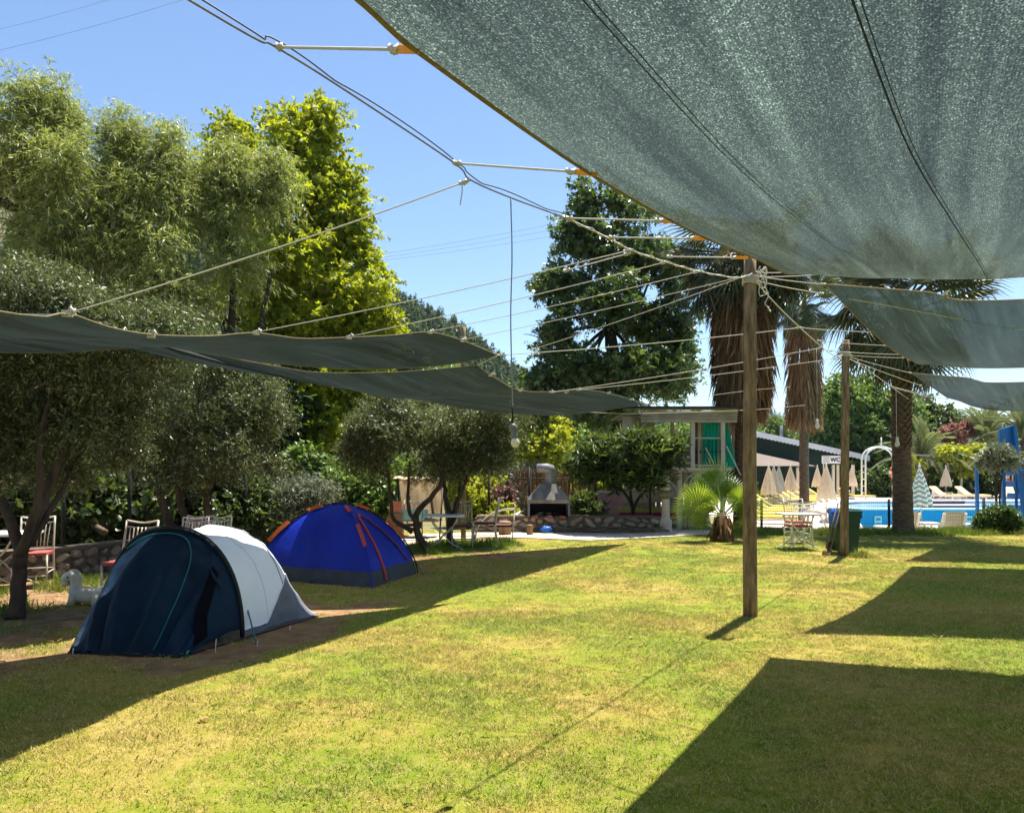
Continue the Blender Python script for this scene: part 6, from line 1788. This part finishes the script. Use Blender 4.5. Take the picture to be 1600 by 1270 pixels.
side_table('white side table between the two far sunbeds', (X(1472, 47.2) + .3, 47.2, DZ), .5, .45)
side_table('white side table left of the pool chair, at the foot of the striped parasol', (X(1450, 20.7), 20.7, DZ), .45, .50)
side_table('white side table right of the pool chair near the ball shrub', (X(1517, 20.7), 20.7, DZ), .45, .46)
# pool ladder rails
ld = empty('pool_ladder', (X(1285, 24.5), 24.5, DZ), 0, 'curved tan handrail of the pool ladder behind the bin', 'ladder')
for s in (0, .5):
    mb = MB(); mb.tube(spline([(-.5, s, .0), (-.45, s, .45), (-.2, s, .60), (.1, s, .45), (.3, s, .1), (.35, s, -.3)], 16), .03, 6); mb.build('handrail', mat('tan_rail', (.52, .40, .28), (.4, .3, .2), 6), ld)
mb = MB(); mb.bar((.33, 0, -.2), (.33, .5, -.2), .06, .04); mb.build('rung', M['white_paint'], ld)

# ------------------------------------------------------------------ bin, broom, barrow
bn = empty('wheelie_bin', tuple(gr(1319, 864)), 0, 'dark green wheelie bin with a blue bag behind the bin pole', 'bin')
M['bin_green'] = mat('bin_green', (.008, .055, .028), (.005, .035, .018), 5, .45)
def taper(x0, y0, x1, y1, z0, z1):
    mb = MB(); mb.add([(-x0, -y0, z0), (x0, -y0, z0), (x0, y0, z0), (-x0, y0, z0), (-x1, -y1, z1), (x1, -y1, z1), (x1, y1, z1), (-x1, y1, z1)], [(3, 2, 1, 0), (4, 5, 6, 7), (0, 1, 5, 4), (1, 2, 6, 5), (2, 3, 7, 6), (3, 0, 4, 7)]); return mb
taper(.165, .20, .20, .25, .04, .76).build('body', M['bin_green'], bn)
taper(.215, .265, .215, .265, .74, .79).build('rim', M['bin_green'], bn)
taper(.22, .27, .19, .24, .795, .835).build('lid', mat('bin_lid', (.02, .09, .09), (.01, .05, .05), 5, .4), bn)
for s in (-1, 1):
    mb = MB(); mb.lathe([(.02, -.03), (.10, -.03), (.10, .03), (.02, .03)], n=14); o = mb.build('wheel', M['black_metal'], bn); o.location = (s * .19, .2, .10); o.rotation_euler = (0, R(90), 0)
bgm = mat('bag_blue', (.015, .13, .55), (.01, .08, .38), 6, .4, .5, 14)
o = blob((-.215, -.05, .66), (.055, .22, .17), 2, 26).build('bag', bgm, bn)
o = blob((.215, -.05, .72), (.04, .20, .10), 7, 26).build('bag', bgm, bn)
br = empty('broom', tuple(gr(1290, 868)), 0, 'broom with a tan head leaning on the bin pole', 'broom')
mb = MB(); mb.tube([(-.0, .0, .10), (.28, .12, .95)], .014, 6); mb.build('handle', M['wood_grey'], br)
mb = MB(); mb.lathe([(.05, .0), (.06, .04), (.045, .09), (.02, .13)], (-.01, 0, 0), 8); mb.build('brush', mat('straw', (.40, .26, .10), (.28, .17, .06), 20, .9), br)
rk = empty('rake', tuple(gr(1297, 868)), 0, 'rake with a dark head leaning behind the broom', 'rake')
mb = MB(); mb.tube([(0, .02, .02), (.26, .14, .90)], .015, 6); mb.build('handle', M['wood_grey'], rk)
mb = MB(); mb.tube(spline([(-.06, -.03, .01), (0, .0, .04), (.06, .06, .10)], 6), .014, 6); mb.build('head', M['black_metal'], rk)

# ------------------------------------------------------------------ toilet block
WY = 54.0
wc = empty('toilet_block', (X(1245, WY), WY, DZ), 0, 'dark green toilet block with a white corrugated gable edge', 'building')
wo = wc.location
M['green_wall'] = mat('green_wall', (.012, .035, .022), (.008, .024, .016), 1, .7)
xa, xp, xb = X(1095, WY), X(1181, WY), X(1353, WY)
mb = MB(wo); poly = [(xa, Z(780, WY)), (xb - 1.6, Z(780, WY)), (xb - 1.6, Z(709, WY)), (xp, Z(679, WY)), (xa, Z(700, WY))]
n = len(poly)
mb.add([(x, WY, z) for x, z in poly] + [(x, WY + 7, z) for x, z in poly], [tuple(range(n)), tuple(range(2 * n - 1, n - 1, -1))] + [(i, n + i, n + (i + 1) % n, (i + 1) % n) for i in range(n)])
mb.build('wall', M['green_wall'], wc)
M['corrugated'] = mat('corrugated_sheet', (.72, .73, .74), (.60, .61, .63), 2, .5)
for (x0, z0, x1, z1) in ((xa, Z(697, WY), xp, Z(676, WY)), (xp, Z(676, WY), xb, Z(713, WY))):
    mb = MB(wo); nn = 60
    d = Vector((x1 - x0, 0, z1 - z0)).normalized(); nrm = Vector((-d.z, 0, d.x))
    prof = []
    for i in range(nn + 1):
        t = i / nn; p = Vector((x0 + (x1 - x0) * t, 0, z0 + (z1 - z0) * t))
        prof.append(p)
    vs = [Vector((p.x, WY - .6, p.z + .05)) for p in prof] + [Vector((p.x, WY - .6, p.z - .30 - (.07 if i % 2 else 0))) for i, p in enumerate(prof)] + [Vector((p.x, WY + 7.5, p.z + .05)) for p in prof]
    m1 = nn + 1
    mb.add(vs, [(i, m1 + i, m1 + i + 1, i + 1) for i in range(nn)] + [(i, i + 1, 2 * m1 + i + 1, 2 * m1 + i) for i in range(nn)])
    mb.build('roof_sheet', M['corrugated'], wc)
mb = MB(wo); mb.add([(X(1100, WY), WY - .05, Z(690, WY)), (X(1247, WY), WY - .05, Z(722, WY)), (X(1247, WY), WY - 3.2, Z(728, WY) - .0), (X(1100, WY), WY - 3.2, Z(728, WY))], [(0, 1, 2, 3)])
mb.add([(X(1100, WY), WY - .05, Z(692, WY)), (X(1247, WY), WY - .05, Z(724, WY)), (X(1247, WY), WY - 3.2, Z(730, WY) - .0), (X(1100, WY), WY - 3.2, Z(730, WY))], [(3, 2, 1, 0)])
mb.build('awning', mat('brown_awning', (.20, .16, .13), (.15, .12, .10), .6, .85), wc)
for px in (1246, 1302, 1309, 1333):
    mb = MB(wo); mb.bar((X(px, WY - 2.8), WY - 2.8, DZ), (X(px, WY - 2.8), WY - 2.8, Z(726, WY - 2.8)), .16, .16); mb.build('post', M['cream_paint'], wc)
mb = MB(wo); mb.tube([(X(1221, WY + 2), WY + 2, Z(690, WY)), (X(1221, WY + 2), WY + 2, Z(662, WY))], .11, 10); mb.build('flue', mat('flue_grey', (.16, .17, .18), (.10, .11, .12), 3, .5), wc)
# sign
sg = empty('toilet_sign', tuple(at(1302, 718, 50)), 0, 'white sign reading WC hung above the parasols', 'sign')
so = sg.location
x0, x1 = X(1284.5, 50) - so.x, X(1322, 50) - so.x
mb = MB(); mb.box(((x0 + x1) / 2, .03, 0), (x1 - x0, .05, .50)); sboard = mb.build('board', mat('sign_white', (.78, .76, .72), (.72, .70, .66), 2, .6), sg)
def text(body, size, loc, mt, parent, name='lettering', bold=0.0):
    cu = bpy.data.curves.new(name, 'FONT'); cu.body = body; cu.size = size; cu.extrude = .01; cu.offset = bold; cu.align_x = 'LEFT'
    t = bpy.data.objects.new('tmp', cu); COL.objects.link(t)
    dg = bpy.context.evaluated_depsgraph_get(); me = bpy.data.meshes.new_from_object(t.evaluated_get(dg))
    bpy.data.objects.remove(t)
    o = link(name, me, mt, parent); o.location = loc; o.rotation_euler = (R(90), 0, 0)
    return o
text('WC', .36, (X(1297.5, 50) - so.x, -.01, -.13), mat('sign_navy', (.02, .03, .12), (.015, .02, .1), 3, .6), sboard, bold=.014)
mb = MB(); xx = X(1312.5, 50) - so.x
mb.bar((xx, -.01, .18), (xx + .22, -.01, 0), .03, .09, up=(0, 1, 0)); mb.bar((xx + .22, -.01, 0), (xx, -.01, -.18), .03, .09, up=(0, 1, 0)); mb.build('arrow', mat('sign_red', (.5, .03, .03), (.4, .02, .02), 3, .6), sboard)
for k, (w, c) in enumerate(((.42, 'tent_grey'), (.36, 'red_piping'), (.46, 'tent_grey'), (.40, 'tent_grey'))):
    mb = MB(); mb.box((X(1291, 50) - so.x, -.004, .16 - .11 * k), (w, .01, .035)); mb.build('small_print_line', M[c], sboard)
for px in (1287, 1319):
    mb = MB(); mb.bar((X(px, 50.1) - so.x, .12, -.2), (X(px, 50.1) - so.x, .12, DZ - so.z), .07, .07); mb.build('post', M['cream_paint'], sg)

# white arch
ar = empty('garden_arch', (X(1377, 45), 45, DZ), 0, 'white metal arch with a finial at the pool exit', 'arch')
for dy in (0, .5):
    mb = MB(); w = .92; hs = Z(717, 45) - DZ; ht = Z(698, 45) - DZ
    pts = [(-w, dy, 0), (-w, dy, hs)] + [(-w * math.cos(t), dy, hs + (ht - hs) * math.sin(t)) for t in np.linspace(.1, math.pi - .1, 18)] + [(w, dy, hs), (w, dy, 0)]
    mb.tube(pts, .05, 8); mb.build('hoop', M['white_paint'], ar)
mb = MB(); mb.tube([(0, 0, ht), (0, 0, ht + .55)], .035, 6); mb.build('finial', M['white_paint'], ar)
for k in range(5):
    mb = MB(); z = .5 + .4 * k; mb.tube([(-.92, 0, z), (-.92, .5, z)], .02, 5); mb.build('rung', M['white_paint'], ar)
# lifebuoys
M['buoy'] = mat('orange_buoy', (.62, .10, .03), (.5, .07, .02), 5, .5)
def buoy(label, c, r, tube_r):
    rt = empty('lifebuoy', tuple(c), 0, label, 'lifebuoy')
    def ring(a0, a1, mt, nm, tr=tube_r):
        mb = MB(); mb.tube([(r * math.cos(a), 0, r * math.sin(a)) for a in np.linspace(a0, a1, 12)], tr, 8); mb.build(nm, mt, rt)
    for k in range(4):
        ring(k * 1.5708 + .2, k * 1.5708 + 1.37, M['buoy'], 'ring_section'); ring(k * 1.5708 - .2, k * 1.5708 + .2, M['white_paint'], 'white_band', tube_r * 1.08)
    mb = MB(); mb.bar((0, .05, -r), (0, .05, r), .03, .02); mb.build('hanger', M['white_paint'], rt)
buoy('orange lifebuoy peeking out left of the thick palm trunk', at(1401, 738, 46), .36, .10)
buoy('orange lifebuoy with white bands hanging under the slide', at(1584, 745, 21.8), .17, .045)
# pergola with the vine
pg = empty('pergola', (X(1515, 49.5), 49.5, DZ), 0, 'grey post pergola carrying the vine behind the far sunbeds', 'pergola')
for px in (1428, 1502, 1572):
    for y in (0, 1.5):
        mb = MB(); mb.bar((X(px, 49.5) - X(1515, 49.5), y, 0), (X(px, 49.5) - X(1515, 49.5), y, Z(712, 49.5) - DZ), .12, .12); mb.build('post', M['cream_paint'], pg)
for y in (0, 1.5):
    mb = MB(); mb.bar((X(1425, 49.5) - X(1515, 49.5), y, Z(711, 49.5) - DZ), (X(1600, 49.5) - X(1515, 49.5), y, Z(711, 49.5) - DZ), .08, .08); mb.build('beam', M['cream_paint'], pg)

# ------------------------------------------------------------------ blue slide tower
SY = 21.0
sl = empty('slide_tower', (X(1585, SY), SY, DZ), 0, 'blue metal water slide tower with steps at the right edge', 'slide')
M['slide_blue'] = mat('slide_blue', (.015, .14, .42), (.01, .10, .32), 2, .45)
lo = sl.location
def sbox(nm, c, s): mb = MB(lo); mb.box(c, s); mb.build(nm, M['slide_blue'], sl)
def sbar(nm, a, b, w, h=None): mb = MB(lo); mb.bar(a, b, w, h or w); mb.build(nm, M['slide_blue'], sl)
mb = MB(lo); q = [at(1562, 671, SY), at(1584, 664, SY), at(1592, 712, SY), at(1562, 704, SY)]
q2 = [p + Vector((.03, .12, 0)) for p in q]
mb.add(q + q2, [(0, 1, 2, 3), (7, 6, 5, 4), (0, 4, 5, 1), (1, 5, 6, 2), (2, 6, 7, 3), (3, 7, 4, 0)]); mb.build('side_panel', M['slide_blue'], sl)
sbar('leg', at(1567, 722, SY), at(1569, 795, SY) + Vector((0, 0, -.4)), .09)
sbar('leg', at(1567, 722, SY) + Vector((0, 1.2, 0)), at(1569, 795, SY) + Vector((0, 1.2, -.4)), .08)
sbar('stringer', at(1584, 666, SY - .02), at(1604, 835, SY - .6), .09, .10)
sbar('stringer', at(1584, 672, SY + .6), at(1604, 842, SY + .1), .07, .08)
sbar('rail', at(1588, 735, SY - .15), at(1588, 800, SY - .3), .06)
sbox('platform', at(1600, 722, SY + .4) + Vector((.2, .2, 0)), (1.3, 1.0, .10))
sbox('platform_beam', at(1600, 735, SY + .2), (1.2, .06, .10))
for k in range(7):
    a = at(1584 + 20 * (k + 1.8) / 9, 666 + 170 * (k + 1.8) / 9, SY - .02 - .06 * k)
    sbar('step', a + Vector((.02, .0, 0)), a + Vector((.02, .62, 0)), .05, .16)
# ------------------------------------------------------------------ hill mast, overhead lines, white pigeons' roof etc.
ms = empty('power_pole', tuple(at(604, 470, 190)), 0, 'small power pole standing on the hill crest', 'power pole')
mb = MB(); mb.tube([(0, 0, -4), (0, 0, 2.4)], .16, 6); mb.build('mast', M['black_metal'], ms)
mb = MB(); mb.bar((-1.2, 0, 1.9), (1.2, 0, 1.9), .18, .12); mb.build('crossarm', M['black_metal'], ms)
M['line'] = mat('power_line', (.16, .17, .20), (.12, .13, .16), 3, .6)
def pline(label, a, b, r, sag):
    a = Vector(a); b = Vector(b)
    rt = empty('power_line', tuple(a), 0, label, 'power line', 'power lines in the sky')
    mb = MB(a); mb.tube([a.lerp(b, i / 20) - Vector((0, 0, sag * 4 * (i / 20) * (1 - i / 20))) for i in range(21)], r, 4); mb.build('conductor', M['line'], rt)
pline('upper faint power line at the top left corner', at(-60, 58, 70), at(230, -20, 60), .012, .3)
pline('lower faint power line at the top left corner', at(-60, 92, 70), at(330, -14, 60), .014, .3)
pline('highest of three thin power lines over the hill', at(560, 402, 120), at(960, 330, 110), .020, .4)
pline('middle of three thin power lines over the hill', at(560, 407, 120), at(960, 340, 110), .020, .4)
pline('lowest of three thin power lines over the hill', at(560, 411, 120), at(960, 352, 110), .020, .4)
# hanging bulb near the pool palm
hb = empty('hanging_bulb', tuple(at(1402, 690, 17.6)), 0, 'small white bulb hanging on a wire in front of the pool palm', 'light bulb')
mb = MB(hb.location); mb.tube([at(1400, 604, 17.6), at(1401, 682, 17.6)], .006, 5); mb.build('wire', M['rope'], hb)
mb = MB(); mb.lathe([(.01, .12), (.03, .1), (.035, .04), (.03, .02), (.05, -.03), (.055, -.07), (.03, -.11), (.004, -.12)], n=12); mb.build('globe', M['bulb'], hb)
hb = empty('hanging_bulb', tuple(at(1277, 662, 19)), 0, 'small white bulb beside the farther fan palm skirt', 'light bulb')
mb = MB(hb.location); mb.tube([at(1276, 545, 19), at(1277, 655, 19)], .006, 5); mb.build('wire', M['rope'], hb)
mb = MB(); mb.lathe([(.01, .12), (.03, .1), (.035, .04), (.03, .02), (.05, -.03), (.055, -.07), (.03, -.11), (.004, -.12)], n=12); mb.build('globe', M['bulb'], hb)
# ------------------------------------------------------------------ grass
def blade_material(name, dry=False):
    m, nt, b, out = newmat(name)
    col = grass_colour(nt)
    ge = _n(nt, 'ShaderNodeNewGeometry')
    rp = ramp(nt, ge.outputs['Random Per Island'], [(0, (.60, .74, .5)), (.6, (1.0, 1.02, .9)), (1, (1.1, 1.0, 1.0))])
    c = mixc(nt, col, rp.outputs[0], 1.0, 'MULTIPLY')
    st = ramp(nt, ge.outputs['Random Per Island'], [(.62, (0, 0, 0)), (.78, (.75, .75, .75))])
    if not dry: c = mixc(nt, c, (.74, .58, .27), st.outputs[0])
    if dry: c = mixc(nt, c, (.09, .20, .018), .55)
    nt.links.new(c, b.inputs['Base Color'])
    b.inputs['Roughness'].default_value = .6; b.inputs['Specular IOR Level'].default_value = .25
    tr = _n(nt, 'ShaderNodeBsdfTranslucent'); nt.links.new(c, tr.inputs[0])
    mx = _n(nt, 'ShaderNodeMixShader'); mx.inputs[0].default_value = .35
    nt.links.new(b.outputs[0], mx.inputs[1]); nt.links.new(tr.outputs[0], mx.inputs[2]); nt.links.new(mx.outputs[0], out.inputs[0])
    return m
M['blade'] = blade_material('grass_blades'); M['blade_tall'] = blade_material('tall_grass_blades', True)
def clump(name, n, rad, h, w, lean, seed):
    rg = np.random.default_rng(seed)
    a = rg.uniform(0, 6.283, n); r = rad * np.sqrt(rg.uniform(0, 1, n))
    base = np.stack([r * np.cos(a), r * np.sin(a), np.full(n, -.004)], -1)
    d = rg.normal(0, lean, (n, 3)); d[:, 2] = 1; L = (h * rg.uniform(.45, 1.25, n))[:, None]
    d = unit(d); b2 = rg.normal(0, .5, (n, 3)); b2[:, 2] = -.15
    s = unit(np.cross(d, rg.normal(size=(n, 3)))) * (w * rg.uniform(.7, 1.3, n))[:, None]
    mid = base + d * L * .55; tip = base + d * L + b2 * L * .35
    v = np.stack([base - s * .5, base + s * .5, mid + s * .42, tip, mid - s * .42], 1).reshape(-1, 3)
    f = np.arange(n)[:, None] * 5 + np.arange(5)[None]
    return np_mesh(name, v, f)
def scatter_object(name, pts, rot, scl, clumps, mt, label, kind='stuff', cat='grass'):
    me = bpy.data.meshes.new(name)
    me.vertices.add(len(pts)); me.vertices.foreach_set('co', np.asarray(pts, np.float32).ravel())
    for nm, arr in (('rot', rot), ('scl', scl)):
        a = me.attributes.new(nm, 'FLOAT', 'POINT'); a.data.foreach_set('value', np.asarray(arr, np.float32))
    me.update()
    o = link(name, me, mt)
    tag(o, label, cat, kind=kind)
    ng = bpy.data.node_groups.new(name, 'GeometryNodeTree')
    ng.interface.new_socket('Geometry', in_out='INPUT', socket_type='NodeSocketGeometry')
    ng.interface.new_socket('Geometry', in_out='OUTPUT', socket_type='NodeSocketGeometry')
    gi = ng.nodes.new('NodeGroupInput'); go = ng.nodes.new('NodeGroupOutput')
    col = bpy.data.collections.new(name + '_sources')
    for i, cm in enumerate(clumps):
        cm.materials.append(mt)
        co = bpy.data.objects.new('grass_tuft', cm); col.objects.link(co)
    ci = ng.nodes.new('GeometryNodeCollectionInfo'); ci.inputs['Collection'].default_value = col
    ci.inputs['Separate Children'].default_value = True; ci.inputs['Reset Children'].default_value = True
    ip = ng.nodes.new('GeometryNodeInstanceOnPoints'); ip.inputs['Pick Instance'].default_value = True
    def attr(n):
        a = ng.nodes.new('GeometryNodeInputNamedAttribute'); a.data_type = 'FLOAT'; a.inputs[0].default_value = n; return a.outputs[0]
    cx = ng.nodes.new('ShaderNodeCombineXYZ'); ng.links.new(attr('rot'), cx.inputs[2])
    ng.links.new(gi.outputs[0], ip.inputs['Points']); ng.links.new(ci.outputs[0], ip.inputs['Instance'])
    ng.links.new(cx.outputs[0], ip.inputs['Rotation'])
    ng.links.new(attr('scl'), ip.inputs['Scale'])
    ng.links.new(ip.outputs[0], go.inputs[0])
    md = o.modifiers.new('scatter', 'NODES'); md.node_group = ng
    return o
def scatter_points(dens_fn, x0, x1, y0, y1, n, seed):
    rg = np.random.default_rng(seed)
    P = []
    x = rg.uniform(x0, x1, n); y = rg.uniform(y0, y1, n); k = rg.uniform(0, 1, n)
    for a, b, c in zip(x, y, k):
        if c < dens_fn(a, b): P.append((a, b, .0))
    return np.array(P), rg
def in_view(x, y): return abs(x) < .74 * y + 1.0
CL = [clump('tuft_a', 56, .09, .030, .0036, .7, 1), clump('tuft_b', 52, .095, .026, .0036, .9, 2), clump('tuft_c', 56, .085, .034, .0034, .7, 3), clump('tuft_d', 46, .095, .022, .0040, 1.2, 4)]
def dn(x, y):
    if not in_view(x, y): return 0
    d = dirt_at(x, y)
    return (1 - min(1, d * 1.25)) * (1 if y < 9 else max(.35, 1 - (y - 9) * .07))
parts = []
P1, rg = scatter_points(dn, -8, 8, 3.0, 8.5, 17000, 5)
P2, _ = scatter_points(dn, -14, 14, 8.5, 19.3, 30000, 6)
P = np.concatenate([P1, P2])
sc = rg.uniform(.75, 1.25, len(P)) * (1 + .25 * (P[:, 1] > 10))
scatter_object('short_grass', P, rg.uniform(0, 6.283, len(P)), sc, CL, M['blade'], 'short sunlit mown grass covering the lawn')
TL = [clump('tall_a', 40, .10, .17, .007, .35, 11), clump('tall_b', 34, .12, .13, .008, .5, 12)]
def dt(x, y):
    if not in_view(x, y): return 0
    v = 0
    if x > 5.4 and 17.7 < y < 19.35: v = .9 * min(1, (y - 17.7) / .8)
    for cx, cy, r in ((-6.3, 8.3, .75), (-5.6, 8.6, .45), (-5.9, 10.3, .6), (-1.9, 14.9, .9), (-1.2, 15.5, .8), (-.2, 15.8, .6), (-6.6, 9.4, .4), (6.25, 13.6, .25), (2.75, 8.35, .12), (-4.9, 9.6, .5)):
        q = math.hypot(x - cx, y - cy) / r
        if q < 1: v = max(v, .75 * (1 - q) ** .5)
    return v
P, rg = scatter_points(dt, -8, 17, 7, 19.35, 26000, 9)
scatter_object('tall_grass', P, rg.uniform(0, 6.283, len(P)), rg.uniform(.6, 1.25, len(P)), TL, M['blade_tall'], 'taller uncut grass along the pool fence and round the trunks')

# weeds in the turf and fallen leaves
def rosette(name, n, L, w, seed, flat=.25):
    rg = np.random.default_rng(seed)
    a = np.arange(n) * 2.4 + rg.uniform(0, .4, n)
    d = np.stack([np.cos(a), np.sin(a), rg.uniform(flat * .5, flat * 1.8, n)], -1)
    v, f = leaf_geometry(rg, np.zeros((n, 3)) + np.array([0, 0, .004]) + d * .006, d, np.tile([0, 0, 1.0], (n, 1)), L, w, 'broad')
    return np_mesh(name, v, f)
M['weed'] = leafmat('weed_leaf', (.13, .21, .018), (.24, .31, .028), (.4, .45, .04), .35, .6, .15)
M['litter'] = leafmat('dry_leaf', (.16, .09, .035), (.42, .28, .12), (.4, .25, .1), .2, .8, .1, c3=(.55, .42, .22))
def dw(x, y):
    if not in_view(x, y): return 0
    return .9 if vnoise(x, y, .7, 21.) > .18 else .12
P, rg = scatter_points(dw, -9, 10, 3.1, 13, 1500, 31)
scatter_object('lawn_weeds', P, rg.uniform(0, 6.283, len(P)), rg.uniform(.4, 1.0, len(P)), [rosette('weed_a', 9, .035, .016, 1), rosette('weed_b', 7, .028, .02, 2, .5)], M['weed'], 'small broad leaved weeds dotted through the turf', cat='weeds')
def dl(x, y):
    if not in_view(x, y): return 0
    s = ((x + 2.8) * -12.1 + (y - 4.2) * 5.0) / 13.1
    return .8 if s > 1.2 else (.25 if s > .2 else .035)
P, rg = scatter_points(dl, -9, 8, 3.1, 16, 4200, 33)
P[:, 2] = .012
scatter_object('fallen_leaves', P, rg.uniform(0, 6.283, len(P)), rg.uniform(.6, 1.4, len(P)), [rosette('dry_a', 2, .06, .022, 5, .3), rosette('dry_b', 1, .07, .03, 6, .2), rosette('dry_c', 3, .045, .014, 7, .35)], M['litter'], 'dry fallen leaves scattered over the ground', cat='leaf litter')
# ------------------------------------------------------------------ air
def haze_box():
    mb = MB()
    mb.box((500, 700, 68), (3000, 2000, 145))
    m = bpy.data.materials.new('haze_air'); m.use_nodes = True
    nt = m.node_tree; nt.nodes.remove(nt.nodes['Principled BSDF'])
    pv = nt.nodes.new('ShaderNodeVolumePrincipled')
    pv.inputs['Color'].default_value = (.62, .80, 1.0, 1)
    pv.inputs['Density'].default_value = .00013
    pv.inputs['Anisotropy'].default_value = .2
    nt.links.new(pv.outputs[0], nt.nodes['Material Output'].inputs['Volume'])
    tag(mb.build('haze', m), 'thin pale blue summer haze filling the air', 'haze', kind='stuff')
haze_box()
